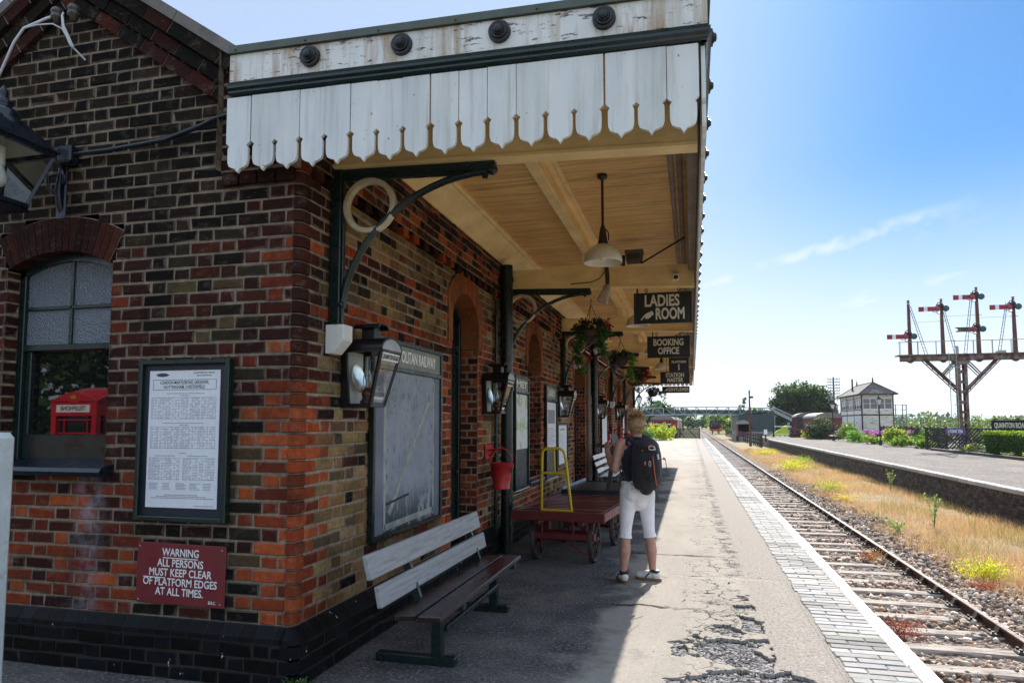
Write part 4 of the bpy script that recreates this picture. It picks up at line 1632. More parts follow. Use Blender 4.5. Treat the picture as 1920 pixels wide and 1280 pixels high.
for k in range(4):
    Rk = Matrix.Rotation(k * math.pi / 2, 4, 'Z')
    m.add([(-tb, -tb, .0), (tb, -tb, .0), (tt, -tt, .36), (-tt, -tt, .36)], [(0, 1, 2, 3)], M=Rk)
m.build('glass', MT['lamp_glass'], t)
m = MB()
m.tube((0, 0, .36), (0, 0, .24), .03)
m.lathe([(.02, .24), (.035, .20), (.045, .16), (.04, .125), (.02, .105), (0, .10)], 14)
m.build('bulb', MT['bulb'], t)
m = MB()
m.frustum((-.2, .2, -.2, .2), (-.09, .09, -.09, .09), .366, .50, caps=False)
m.build('lining', paint('cream_lining', (.5, .47, .40), .6, bump=0), t)
m = MB()
m.path([(0, .1, .50), (.05, .25, .49), (.06, .36, .40), (.06, .395, .34)], .016, 8)
m.path([(.06, .40, .42), (.06, .385, .30), (.06, .37, .20), (.06, .385, .10), (.06, .41, .05)], .022, 8)
m.path([(.06, .40, .30), (.10, .37, .33), (.12, .36, .27), (.09, .38, .24)], .012, 8)
m.path([(.06, .37, .16), (.02, .33, .20), (.02, .32, .28), (.05, .36, .31)], .012, 8)
m.cbox(.02, .10, .39, .42, .0, .44, b=.008)
m.build('wall_bracket', MT['blue_black'], t)

# oil lanterns along the platform wall
def wall_lantern(loc, label):
    t = thing('wall_lantern', label, 'lamp', loc, 0, 'oil lanterns along the platform wall')
    xb, xt, yb, yt, H = .175, .275, .112, .158, .37
    m = MB()
    w_ = .016
    for s in (-1, 1):
        m.bar((xb, s * yb, 0), (xt, s * yt, H), w_ * 1.3, w_ * 1.3)
        m.bar((.01, s * yb, 0), (.01, s * yt, H), w_ * 1.6, w_ * 1.6)
        m.bar((0, s * yb, .0), (xb, s * yb, .0), w_, w_ * 1.3)
        m.bar((0, s * yt, H), (xt, s * yt, H), w_, w_ * 1.5)
    m.bar((xb, -yb, .004), (xb, yb, .004), w_, w_ * 1.8)
    m.bar((xt, -yt, H), (xt, yt, H), w_, w_ * .8)
    m.box(0, xb, -yb, yb, -.012, .0)
    m.box(-.028, .004, -yb - .03, yb + .03, -.02, H + .05)
    # arched roof, chimney and its hood
    n = 10
    arc = [(-(yt + .012) * math.cos(math.pi * k / n), H + .01 + .085 * math.sin(math.pi * k / n)) for k in range(n + 1)]
    arc2 = [(y * .93, z - .012) for y, z in arc]
    m.prism(arc + arc2[::-1], xt + .03, frame((-.02, 0, 0), (0, 1, 0), (0, 0, 1), (1, 0, 0)))
    m.cbox(.075, .175, -.055, .055, H + .06, H + .175, b=.006)
    arc = [(-.085 * math.cos(math.pi * k / n), H + .165 + .035 * math.sin(math.pi * k / n)) for k in range(n + 1)]
    m.prism(arc + [(y * .9, z - .008) for y, z in arc[::-1]], .19, frame((.03, 0, 0), (0, 1, 0), (0, 0, 1), (1, 0, 0)))
    m.build('lantern_frame', MT['black_iron'], t)
    m = MB()
    m.prism([(-(yt - .0) * math.cos(math.pi * k / n), H + .008 + .078 * math.sin(math.pi * k / n)) for k in range(n + 1)], .006, frame((xt + .002, 0, 0), (0, 1, 0), (0, 0, 1), (1, 0, 0)))
    m.build('lunette', paint('dull_zinc', (.42, .44, .46), .45, (.25, .26, .27), 6, (.4, .7)) if 'dull_zinc' not in bpy.data.materials else bpy.data.materials['dull_zinc'], t)
    m = MB()
    m.add([(xb, -yb, .01), (xb, yb, .01), (xt, yt, H), (xt, -yt, H)], [(0, 1, 2, 3)])
    for s in (-1, 1):
        m.add([(.01, s * yb, .01), (xb, s * yb, .01), (xt, s * yt, H), (.01, s * yt, H)], [(0, 1, 2, 3)])
    m.build('glass', MT['lamp_glass'], t)
    m = MB()
    m.box(.0045, .008, -yb, yb, 0, H)
    m.build('back_plate', MT['white_wood'], t)
    m = MB()
    m.lathe([(.0, .004), (.06, .008), (.095, .014), (.10, .016)], 28, frame((.016, 0, .185), (0, 1, 0), (-.16, 0, 1), (1, 0, .16)))
    m.build('reflector', MT['mirror'], t)
    m = MB()
    m.lathe([(0, .0), (.05, .0), (.05, .03), (.02, .04), (.035, .055), (.042, .075), (.035, .10), (.02, .11), (.02, .12), (0, .12)], 16, T(.10, 0, .004))
    m.build('oil_burner', paint('copper_burner', (.12, .06, .04), .35, bump=0, metal=.5) if 'copper_burner' not in bpy.data.materials else bpy.data.materials['copper_burner'], t)
    m = MB()
    m.lathe([(.022, .12), (.034, .16), (.03, .20), (.018, .24), (.016, .34)], 16, T(.10, 0, .004))
    m.build('chimney_glass', MT['glass'], t)
    F = frame((xt + .004, 0, H), (0, 1, 0), ((xt - xb) / H, 0, 1), (1, 0, -(xt - xb) / H))
    m = MB()
    m.box(-.14, .14, -.066, -.012, -.001, .003, M=F)
    np_ = m.build('name_strip', MT['white_text'], t)
    text('QUAINTON ROAD', .046, F @ T(0, -.04, .0045), MT['black_text'], np_, sx=.66, bold=.012, depth=.0005, local=True)
    return t
L0 = wall_lantern((XW + .03, 4.42, 1.675), 'black oil lantern nearest the building corner, its white oval reflector showing')
for y, lb in ((7.72, 'black oil lantern in front of the thick rainwater pipe, above the red fire bucket'), (12.28, 'black oil lantern above the small white notice, third along the wall'), (17.3, 'black oil lantern just past the second rainwater pipe, above a tall white notice'), (22.1, 'farthest black oil lantern, over the group of red buckets')):
    dup(L0, (XW + .03, y, 1.675), label=lb)

# billboards and notices on the platform wall, facing +x
def board_thing(y0, y1, z0, z1, label, name='notice_board', fr=.03, header=0, hl=None, paper_rect=None, frame_mat='green_paint', back='slate_navy'):
    t = thing(name, label, 'notice board', (XW + .004, (y0 + y1) / 2, z0))
    m = MB()
    x0, x1 = XW + .004, XW + .05
    m.cbox(x0, x1, y0, y0 + fr, z0, z1, b=.005)
    m.cbox(x0, x1, y1 - fr, y1, z0, z1, b=.005)
    m.cbox(x0, x1, y0 + fr, y1 - fr, z0, z0 + fr, b=.005)
    m.cbox(x0, x1, y0 + fr, y1 - fr, z1 - fr, z1, b=.005)
    if header:
        m.cbox(x0, x1 - .004, y0 + fr, y1 - fr, z1 - header - fr, z1 - header, b=.004)
    m.build('frame', MT[frame_mat], t, True)
    m = MB()
    m.box(x0 + .008, x0 + .02, y0 + fr, y1 - fr, z0 + fr, z1 - header - fr)
    bk = m.build('backboard', MT[back] if isinstance(back, str) else back, t, True)
    if header:
        m = MB()
        m.box(x0 + .008, x0 + .03, y0 + fr, y1 - fr, z1 - header, z1 - fr)
        h = m.build('header', paint('olive_grey_header', (.20, .215, .18), .5, (.12, .13, .11), 3, (.5, .8)) if 'olive_grey_header' not in bpy.data.materials else bpy.data.materials['olive_grey_header'], t, True)
        if hl:
            text(hl, (header - fr) * .74, face_x((x0 + .031, (y0 + y1) / 2, z1 - header / 2 - fr / 2)), MT['white_text'], h, sx=(y1 - y0 - 2 * fr) * .95 / ((header - fr) * .74 * .70 * len(hl)), bold=.022, depth=.0012)
    if paper_rect:
        a, b, c, d = paper_rect
        m = MB()
        m.box(x0 + .0205, x0 + .024, a, b, c, d)
        return t, m.build('poster', MT['paper'], t, True), x0 + .0245
    return t, bk, x0 + .0205
def slate_board():
    g = G('weathered_poster_board')
    v = g.co((1, 1, 1))
    c = g.mix(g.rng(g.noise(2.5, 7, .65), .35, .68), (.20, .23, .28), (.31, .345, .40))
    c = g.mix(g.math('MULTIPLY', g.rng(g.noise(26, 9, .75, vec=g.co((1, 1, .6))), .52, .62, 0, .9), g.rng(g.noise(3.2, 5, .6), .42, .58)), c, (.03, .035, .042))
    sp = g.node('ShaderNodeSeparateXYZ')
    g.l.new(g.co(), sp.inputs[0])
    low = g.math('MULTIPLY', g.rng(sp.outputs[2], .42, .1, 0, 1), g.rng(g.noise(9, 9, .75, vec=g.co((1, 1, .4))), .44, .52))
    c = g.mix(low, c, (.025, .028, .03))
    c = g.mix(g.rng(g.noise(1, 8, .7, vec=g.co((1, 14, .6))), .62, .74, 0, .6), c, (.36, .38, .40))
    g.base(c)
    g.set(Roughness=.6)
    g.bump(g.noise(40, 5), .2, .003)
    return g.m
t, bk, xp = board_thing(4.70, 6.15, .68, 2.215, 'large empty poster board with weathered slate grey backing and railway heading', 'poster_board', .035, .215, 'METROPOLITAN RAILWAY', back=slate_board())
m = MB()
pt = paint('yellowed_paper_strip', (.36, .39, .34), .8, (.2, .22, .21), 9, (.45, .65))
for a, b, w_ in (((4.95, .74), (4.93, 1.93), .035), ((5.98, .74), (5.99, 1.93), .035), ((4.95, .755), (5.98, .78), .05), ((5.03, .85), (5.86, 1.75), .05)):
    m.bar((xp, a[0], a[1]), (xp, b[0], b[1]), w_, .003, up=(1, 0, 0))
m.build('torn_paper_strip', pt, bk, True)
m = MB()
for a, b, w_ in (((4.74, .73), (4.74, 1.96), .0),):
    pass
m.cbox(xp - .001, xp + .008, 4.735, 4.90, .715, 1.965, b=.003)
m.build('side_panel', paint('slate_blue_panel', (.12, .14, .19), .5, (.18, .2, .25), 3, (.5, .8)), bk, True)
m = MB()
m.cbox(xp - .001, xp + .008, 6.0, 6.115, .715, 1.965, b=.003)
m.build('side_panel', bpy.data.materials['slate_blue_panel'], bk, True)
m = MB()
m.bar((xp + .001, 4.98, .93), (xp + .001, 5.42, .97), .018, .004, up=(1, 0, 0))
m.build('black_tape', MT['black_text'], bk, True)
def map_paper():
    g = G('map_poster')
    k = g.rng(g.noise(4.0, 6, .6), .52, .56)
    c = g.mix(k, (.66, .68, .68), (.36, .52, .26))
    c = g.mix(g.rng(g.noise(11, 6, .7), .64, .66), c, (.15, .17, .2))
    g.base(c)
    g.set(Roughness=.5)
    return g.m
t, po, xp = board_thing(8.98, 9.78, .655, 2.20, 'tall framed notice board with a green and white map beside the window', 'notice_board', .03, .20, 'MET', paper_rect=(9.03, 9.73, 1.20, 1.95), back='slate_navy')
po.data.materials[0] = map_paper()
m = MB()
m.cbox(XW + .004, XW + .055, 8.98, 9.78, .645, .655, b=.003)
m.build('bottom_rail', MT['white_wood'], t, True)
t, po, xp = board_thing(11.03, 11.97, .64, 2.18, 'tall framed notice board with pale poster between window and small notice', 'notice_board', .03, .22, 'L.N.E.R', paper_rect=(11.10, 11.90, 1.15, 1.90), back='slate_navy')
m = MB()
m.box(xp - .0005, xp + .0006, 11.2, 11.8, 1.55, 1.78)
for k in range(10):
    m.box(xp - .0005, xp + .0006, 11.18, 11.3 + random.uniform(.3, .55), 1.2 + k * .03, 1.208 + k * .03)
m.build('printing', MT['print'], po, True)
m = MB()
m.cbox(XW + .004, XW + .055, 11.03, 11.97, .63, .64, b=.003)
m.build('bottom_rail', MT['white_wood'], t, True)
t, po, xp = board_thing(12.04, 13.0, .80, 1.545, 'small white paper notice in a thin dark frame below the third lantern', 'notice_board', .022, 0, paper_rect=(12.065, 12.975, .825, 1.52))
m = MB()
for k in range(13):
    m.box(xp - .0005, xp + .0006, 12.16, 12.3 + random.uniform(.2, .55), .9 + k * .038, .906 + k * .038)
m.box(xp - .0005, xp + .0006, 12.3, 12.75, 1.43, 1.455)
m.build('printing', MT['print'], po, True)
t, po, xp = board_thing(18.2, 19.5, .70, 1.78, 'tall white notice on the wall past the second rainwater pipe', 'notice_board', .03, 0, paper_rect=(18.24, 19.46, .74, 1.75))
t, po, xp = board_thing(23.9, 24.7, .7, 1.9, 'narrow white notice near the far end of the platform wall', 'notice_board', .03, 0, paper_rect=(23.94, 24.66, .75, 1.86))

# hanging signs
def hang_sign(x0, x1, y, z0, z1, lines, size, label, pts=True, sx=.86, hand=False, hz=3.18, gap=.155):
    t = thing('hanging_sign', label, 'sign', ((x0 + x1) / 2, y, z1))
    m = MB()
    m.cbox(x0, x1, y - .018, y + .018, z0, z1, b=.004)
    for a in ((x0 + .0, x1, z1 - .022, z1), (x0, x1, z0, z0 + .022)):
        m.cbox(a[0], a[1], y - .026, y + .026, a[2], a[3], b=.006)
    for a in ((x0, x0 + .022), (x1 - .022, x1)):
        m.cbox(a[0], a[1], y - .0255, y + .0255, z0, z1, b=.006)
    bd = m.build('board', MT['black_board'], t, True)
    for x in (x0 + (x1 - x0) * .22, x0 + (x1 - x0) * .78):
        m = MB()
        m.tube((x, y, z1 - .01), (x, y, z1 + .02), .006, n=6)
        m.path([(x + .018 * math.sin(q), y, z1 + .036 + .018 * -math.cos(q)) for q in np.linspace(0, 2 * math.pi, 11)], .005, 6, caps=False)
        m.tube((x, y, z1 + .05), (x, y, hz), .005, n=6)
        m.build('hook', MT['iron_brown'], t, True)
    zc = (z0 + z1) / 2
    for k, (s, dx_, sz, *sx2) in enumerate(lines):
        zz = zc + ((len(lines) - 1) / 2 - k) * gap
        text(s, sz, face_ny(((x0 + x1) / 2 + dx_, y - .019, zz)), MT['cream_text'], bd, sx=sx2[0] if sx2 else sx, bold=.03, depth=.001)
    return t, bd
def pointing_hand(M, bd, s=1.0):
    """cuff, fist and one long forefinger pointing left"""
    m = MB()
    m.prism([(x * s, y * s) for x, y in [(-.075, -.055), (-.062, -.062), (-.03, -.022), (-.012, -.045), (0, -.05), (.008, -.04), (.022, -.042), (.034, -.03), (.05, -.02), (.055, .02), (.025, .036), (-.005, .022), (-.03, .002)]], .0012, M)
    m.prism([(x * s, y * s) for x, y in [(.060, -.012), (.082, .012), (.066, .05), (.034, .044)]], .0012, M)
    m.build('pointing_hand', MT['cream_text'], bd, True)
t, bd = hang_sign(-.655, .035, 8.52, 2.76, 3.135, [('LADIES', -.01, .192), ('ROOM', .085, .192, .60)], .17, 'large black sign reading LADIES ROOM with a pointing hand', sx=.70, gap=.16)
pointing_hand(face_ny((-.500, 8.50, 2.862)), bd, 1.0)
t, bd = hang_sign(-.745, .0, 12.66, 2.725, 3.11, [('BOOKING', 0, .165), ('OFFICE', 0, .165)], .16, 'black sign reading BOOKING OFFICE hung from the canopy', sx=.70)
t, bd = hang_sign(-.465, -.03, 15.9, 2.70, 3.02, [('PLATFORM', 0, .075), ('1', 0, .18)], .1, 'small upright black sign reading PLATFORM 1', sx=.85, gap=.125)
t, bd = hang_sign(-.71, -.02, 17.2, 2.51, 2.80, [('STATION', 0, .135), ('MASTER', 0, .135)], .12, 'black sign reading STATION MASTER below the platform number', sx=.78, gap=.12)
t, bd = hang_sign(-.94, -.04, 24.0, 2.58, 2.80, [('GENTLEMEN', .09, .16)], .14, 'long black sign reading GENTLEMEN at the far end of the canopy', sx=.82)
pointing_hand(face_ny((-.80, 23.98, 2.69)), bd, .9)

# pendant lamps
def pendant(loc, label):
    t = thing('pendant_lamp', label, 'lamp', loc, 0, 'dome lamps hanging under the canopy')
    m = MB()
    m.lathe([(0, .0), (.045, .0), (.045, -.03), (.02, -.045), (0, -.045)], 14)
    m.tube((0, 0, -.03), (0, 0, -.50), .012, n=8)
    m.lathe([(.014, -.46), (.022, -.48), (.03, -.52), (.04, -.60), (.05, -.63), (.05, -.65)], 14)
    m.path([(.03, 0, -.50), (.05, 0, -.53), (.05, 0, -.60)], .006, 6)
    m.build('rod', MT['iron_brown'], t)
    m = MB()
    m.lathe([(.02, -.625), (.06, -.635), (.105, -.66), (.14, -.695), (.163, -.74), (.170, -.785), (.168, -.80), (.160, -.785), (.152, -.74), (.13, -.70), (.09, -.665), (.02, -.64)], 28)
    m.build('lamp_shade', MT['milk'], t)
    m = MB()
    m.sphere((0, 0, -.72), (.04, .04, .055))
    m.build('bulb', MT['bulb'], t)
    return t
p0 = pendant((-.73, 6.05, 3.762), 'cream dome lamp on a rod nearest the camera, in front of the first cross beam')
for y, lb in ((10.15, 'cream dome lamp half hidden behind the LADIES ROOM sign'), (14.35, 'cream dome lamp left of the PLATFORM 1 sign'), (18.4, 'cream dome lamp low behind the STATION MASTER sign')):
    dup(p0, (-.73, y, 3.762), label=lb)
# floodlight, camera and loudspeaker on the first cross beam
t = thing('floodlight', 'small dark floodlight box on top of the first cross beam', 'lamp', (-.63, 8.38, 3.45))
m = MB()
m.frustum((-.09, .09, -.09, .03), (-.11, .11, -.13, .06), .03, .17)
m.cbox(-.15, -.11, -.05, -.01, -.0, .13, b=.006)
m.sphere((-.16, -.04, .06), .05)
m.build('housing', paint('dull_brown_metal', (.06, .05, .042), .5), t)
m = MB()
m.box(-.075, .075, -.118, -.112, .06, .15)
m.build('lens', MT['dark_glass'], t)
t = thing('security_camera', 'small white camera box on the first cross beam', 'camera', (-.145, 8.33, 3.27))
m = MB()
m.cbox(-.04, .04, -.03, .02, -.03, .05, b=.008)
m.build('housing', MT['white_wood'], t)
m = MB()
m.lathe([(0, .006), (.02, .005), (.026, 0)], 14, face_ny((0, -.031, .0)))
m.build('lens', MT['dark_glass'], t)
t = thing('loudspeaker', 'weathered cream loudspeaker tilted below the first cross beam', 'speaker', (-.985, 8.36, 3.24))
m = MB()
Ml = T(0, -.02, -.12) @ Matrix.Rotation(.35, 4, 'Y')
m.frustum((-.07, .07, -.05, .05), (-.03, .03, -.04, .04), -.12, .12, M=Ml)
m.build('horn', paint('dirty_cream_speaker', (.42, .36, .29), .6, (.12, .09, .07), 5, (.45, .7)), t, bevel=.02)
m = MB()
m.path([(.03, 0, .0), (.03, -.03, .12), (.02, -.04, .20), (.0, -.02, .24)], .025, 8)
m.path([(.0, -.06, .14), (-.06, -.065, .06), (-.16, -.065, .02), (-.42, -.065, .01)], .007, 6)
m.build('cable', MT['iron_brown'], t)

# hanging baskets
GRN = [(.05, .12, .03), (.03, .075, .02), (.10, .19, .05), (.02, .05, .018)]
def basket(loc, label, trails, flowers, hz=.33):
    t = thing('hanging_basket', label, 'hanging basket', loc, 0, 'flower baskets hanging under the canopy')
    m = MB()
    m.lathe([(.0, -.16), (.08, -.14), (.13, -.08), (.15, 0), (.14, .0), (.0, -.02)], 18)
    m.build('pot', paint('brown_basket_liner', (.07, .035, .025), .9, bump=.6) if 'brown_basket_liner' not in bpy.data.materials else bpy.data.materials['brown_basket_liner'], t)
    m = MB()
    for k in range(3):
        a = k * 2.09 + .4
        m.tube((.145 * math.cos(a), .145 * math.sin(a), 0), (0, 0, hz), .004, n=5)
    m.path([(.0, 0, hz), (0, 0, hz + .03), (.015, 0, hz + .05), (.0, 0, hz + .065), (-.012, 0, hz + .055)], .005, 6)
    m.build('chain', MT['iron_brown'], t)
    bl = [(0, 0, .06, .21, .20, .09), (-.12, -.05, .03, .12, .12, .08), (.13, -.03, .04, .12, .12, .09)]
    leaves('foliage', bl, 900, .020, [(.03, .05, .022), (.045, .03, .03), (.022, .03, .016), (.05, .09, .03)], MT['leaf'], t, clump=90, csize=.025)
    for tr in trails:
        x, ln, w_, cols, n = tr
        b2 = [(x + .03 * math.sin(k * 1.3), -.12 + .02 * math.cos(k), -ln * k / 6, w_ * (1 - .07 * k), w_ * .8, ln / 8) for k in range(7)]
        leaves('trailing_foliage', b2, n, .017, cols, MT['leaf'], t, clump=max(20, n // 10), csize=.02, shell=.8)
    for (bx, bz, rx, rz, cols, n) in flowers:
        leaves('flowers', [(bx, -.1, bz, rx, .08, rz)], n, .018, cols, MT['petal'], t, clump=max(5, n // 8), csize=.014, shell=.9, aspect=.9)
    return t
REDF = [(.36, .012, .03), (.24, .008, .02), (.45, .03, .06)]
PINK = [(.32, .14, .28), (.22, .09, .2), (.45, .28, .42)]
basket((-1.19, 8.55, 2.70), 'hanging basket nearest the camera with two long green trails and red flowers', [(-.13, .50, .075, GRN, 1100), (.16, .30, .095, GRN[:3], 1000)], [(.24, .06, .04, .06, REDF, 22), (.26, -.12, .03, .03, REDF, 8), (.17, -.29, .05, .04, REDF[1:2], 18), (.08, -.26, .05, .05, [(.6, .6, .55)], 30), (-.14, -.45, .06, .05, [(.6, .62, .55)], 30), (-.01, -.33, .04, .05, REDF[1:2], 14)])
basket((-1.22, 12.62, 2.73), 'hanging basket with mauve flowers and one bright green trail', [(.20, .40, .07, [(.12, .24, .04), (.08, .16, .03), (.18, .3, .06)], 900), (-.12, .25, .06, GRN[1:2] + GRN[3:], 400)], [(-.17, .05, .13, .1, PINK, 220), (-.1, -.17, .08, .1, PINK, 130)])
basket((-1.2, 16.55, 2.72), 'hanging basket with a mass of dark red flowers', [(.0, .40, .12, GRN[1:2] + GRN[3:], 700)], [(.2, -.05, .10, .16, REDF, 260), (.1, -.2, .06, .06, REDF[1:2], 60)])
basket((-1.15, 22.4, 2.55), 'farthest hanging basket of dark leaves against the sky', [(-.1, .35, .12, [(.02, .03, .015), (.03, .05, .02)], 700), (.22, .16, .1, [(.07, .14, .03), (.03, .05, .02)], 350), (.35, .62, .05, [(.07, .035, .06), (.03, .02, .03)], 300)], [])

# fire buckets
def bucket(loc, label):
    t = thing('fire_bucket', label, 'bucket', loc, 0, 'red fire buckets on the wall')
    m = MB()
    m.lathe([(0, .008), (.088, .008), (.09, 0), (.096, 0), (.098, .012), (.093, .02), (.128, .285), (.134, .29), (.134, .296), (.126, .296), (.09, .02), (0, .02)], 28)
    m.build('pail', MT['red_paint'], t)
    m = MB()
    m.path([(.131 * math.cos(q) * 1.0, .0, .27 + .19 * math.sin(q)) for q in np.linspace(0, math.pi, 17)], .006, 6, M=Matrix.Rotation(.5, 4, 'Z'))
    for s in (-1, 1):
        m.cbox(s * .132 - .008, s * .132 + .008, -.02, .02, .235, .285, b=.004, M=Matrix.Rotation(.5, 4, 'Z'))
    m.build('bail_handle', MT['red_paint'], t)
    tx = text('FIRE', .085, Matrix.Identity(4), MT['black_text'], t, sx=.95, bold=.02, depth=.001, local=True)
    for v in tx.data.vertices:
        x, y_, z = v.co
        zz = .21 + y_
        r = .0935 + (zz - .02) * .132 + .002 + z
        a = x / .12 - .02
        v.co = (r * math.cos(a), r * math.sin(a), zz)
    m = MB()
    m.cbox(-.205, -.185, -.0, .30, .33, .50, b=.008)
    m.path([(-.19, .15, .43), (-.10, .08, .44), (-.0, .0, .445), (.01, -.01, .475)], .012, 8)
    m.path([(-.19, .15, .36), (-.12, .1, .42), (-.1, .08, .44)], .010, 8)
    m.build('wall_hook', MT['red_paint'], t)
    return t
b0 = bucket((-2.10, 7.66, .81), 'red fire bucket hanging beside the nearest rainwater pipe')
dup(b0, (-2.10, 20.9, .93), label='red fire bucket under the far lantern, nearer of the far pair')
dup(b0, (-2.05, 23.2, .93), label='red fire bucket at the far end of the wall, beyond the last lantern')
t = thing('fire_alarm_box', 'red fire alarm box with a notice above on the far wall', 'alarm', (XW, 19.75, 1.0))
m = MB()
m.cbox(.0, .09, -.13, .13, .0, .26, b=.01)
m.build('box', MT['red_paint'], t)
m = MB()
m.cbox(.0, .02, -.10, .10, .33, .62, b=.004)
m.build('red_notice', MT['red_paint'], t)
# ------------------------------------------------------------ benches, trolleys, the visitor
t = thing('platform_bench', 'long plank bench with silvered back boards and dark seat in the foreground', 'bench', (-1.75, 4.85, 0))
def plank(y0, y1, pts, mat, name, th=.034):
    """a board along y; pts = its two edges in the xz plane"""
    (xa, za), (xb, zb) = pts
    d = Vector((xb - xa, 0, zb - za))
    wd = d.length
    d.normalize()
    nrm = Vector((d.z, 0, -d.x))
    m = MB()
    m.cbox(0, y1 - y0, 0, wd, -th / 2, th / 2, b=.006, M=frame((xa, y0, za), (0, 1, 0), d, nrm))
    o = m.build(name, mat, t, True)
    return o
plank(3.80, 5.92, ((-1.775, .475), (-1.80, .60)), MT['grey_wood'], 'back_board')
plank(3.74, 5.88, ((-1.815, .645), (-1.85, .785)), MT['grey_wood'], 'back_board')
plank(3.88, 5.83, ((-1.725, .405), (-1.585, .415)), MT['dark_wood'], 'seat_board')
plank(3.86, 5.81, ((-1.565, .415), (-1.42, .42)), MT['dark_wood'], 'seat_board')
for y in (4.34, 5.66):
    m = MB()
    m.cbox(-2.04, -1.49, y - .035, y + .035, 0, .055, b=.006)
    m.build('foot', MT['green_paint'], t, True)
    m = MB()
    m.cbox(-1.65, -1.58, y - .035, y + .035, .05, .375, b=.006)
    m.cbox(-1.74, -1.43, y - .03, y + .03, .355, .395, b=.005)
    m.build('leg', MT['green_paint'], t, True)
    m = MB()
    m.bar((-1.74, y, .37), (-1.885, y, .77), .05, .035, up=(0, 1, 0))
    m.build('back_support', MT['green_paint'], t, True)
m = MB()
m.cbox(-1.60, -1.56, 4.37, 5.63, .20, .235, b=.005)
m.build('stretcher', MT['green_paint'], t, True)

t = thing('platform_bench', 'white slatted bench with black scrolled iron ends against the far wall', 'bench', (-1.85, 16.0, 0))
for xa, za, xb, zb in ((-1.92, .50, -1.95, .59), (-1.965, .64, -1.995, .73), (-2.01, .78, -2.04, .87)):
    plank(14.75, 17.2, ((xa, za), (xb, zb)), MT['white_wood'], 'back_slat', .022)
for x in (-1.90, -1.79, -1.68):
    plank(14.75, 17.2, ((x, .435 + (x + 1.9) * .05), (x + .095, .44 + (x + 1.9) * .05)), MT['white_wood'], 'seat_slat', .026)
for y in (14.9, 16.0, 17.05):
    m = MB()
    m.path([(-2.05, y, .88), (-1.97, y, .62), (-1.90, y, .42), (-1.75, y, .40), (-1.58, y, .43), (-1.55, y, .38), (-1.60, y, .2), (-1.56, y, 0)], .017, 7)
    m.path([(-1.90, y, .42), (-1.95, y, .2), (-2.0, y, 0)], .017, 7)
    m.path([(-1.95, y, .15), (-1.85, y, .24), (-1.72, y, .26), (-1.6, y, .18)], .011, 6)
    m.path([(-1.95, y, .62), (-1.75, y, .66), (-1.58, y, .62), (-1.56, y, .55), (-1.60, y, .50)], .012, 6)
    m.build('iron_end', MT['black_iron'], t, True)

# flat barrow, red, with its yellow draw handle upright
def wheel(mb, r, M, nsp=8):
    mb.lathe([(r, -.024), (r, .024), (r - .03, .024), (r - .03, -.024), (r, -.024)], 28, M)
    mb.lathe([(0, -.05), (.045, -.05), (.05, 0), (.045, .05), (0, .05)], 12, M)
    for k in range(nsp):
        a = 2 * math.pi * k / nsp
        mb.bar((.03 * math.cos(a), .03 * math.sin(a), 0), ((r - .02) * math.cos(a), (r - .02) * math.sin(a), 0), .03, .02, up=(0, 0, 1), M=M)
MT['slat'] = attr_mat('worn_slat_paint', .3, .45, 9, .2, .003, spec=.5)  # the red trolley's slat colours also paint in glints and shade
def barrow(loc, rz, W, Ld, H, label, frame_m, deck_m, wheel_m, slat_cols=((1, 1, 1),)):
    t = thing('luggage_trolley', label, 'trolley', loc, rz)
    m = MB()
    hw, hl = W / 2, Ld / 2
    m.cbox(-hw, -hw + .055, -hl, hl, H - .085, H + .008, b=.006)
    m.cbox(hw - .055, hw, -hl, hl, H - .085, H + .008, b=.006)
    m.cbox(-hw, hw, -hl - .002, -hl + .055, H - .09, H + .010, b=.006)
    m.cbox(-hw, hw, hl - .055, hl + .002, H - .09, H + .010, b=.006)
    for x in (-.25, .25):
        m.cbox(x - .03, x + .03, -hl + .05, hl - .05, H - .14, H - .035, b=.005)
    m.build('frame', frame_m, t)
    m = MB()
    y = -hl + .075
    ks = 0
    while y < hl - .15:
        m.cbox(-hw + .056, hw - .056, y, y + .108, H - .02, H + .002, b=.012, col=slat_cols[ks % len(slat_cols)])
        ks += 1
        y += .15
    m.build('deck', deck_m, t)
    for ya in (-hl + .38, hl - .38):
        for s in (-1, 1):
            m = MB()
            wheel(m, .235, frame((s * (hw - .20), ya, .235), (0, 1, 0), (0, 0, 1), (1, 0, 0)))
            m.build('wheel', wheel_m, t)
        m = MB()
        m.tube((-hw + .12, ya, .235), (hw - .12, ya, .235), .02, n=10)
        m.cbox(-hw + .26, hw - .26, ya - .04, ya + .04, .27, .34, b=.006)
        for s in (-.22, .22):
            m.cbox(s - .035, s + .035, ya - .05, ya + .05, .33, H - .13, b=.005)
        m.bar((-.3, ya + .05, .30), (-.3, ya + .4, H - .12), .035, .035)
        m.bar((.3, ya + .05, .30), (.3, ya + .4, H - .12), .035, .035)
        m.build('axle', frame_m, t)
    return t, hw, hl
t, hw, hl = barrow((-1.36, 8.52, 0), R(-5), 1.06, 1.95, .575, 'red slatted luggage trolley with a yellow draw handle standing upright', MT['trolley_red'], MT['slat'], MT['iron_brown'], ((.20, .02, .024), (.03, .004, .005), (.28, .05, .055), (.045, .005, .007), (.15, .014, .018), (.02, .004, .005)))  # alternating light and dark slat colours paint in the glints and shade between slats
m = MB()
yb = -hl + .20
b0_, b1_ = (-.23, yb + .02, .27), (.135, yb + .02, .27)
lo = [(-.23, yb, .18), (-.222, yb - .03, .46), (-.19, yb - .12, 1.16), (-.175, yb - .13, 1.245), (-.13, yb - .135, 1.275), (.02, yb - .135, 1.275), (.065, yb - .13, 1.245), (.085, yb - .12, 1.16), (.137, yb - .03, .46), (.14, yb, .18)]
m.path(lo[1:-1], .016, 10)
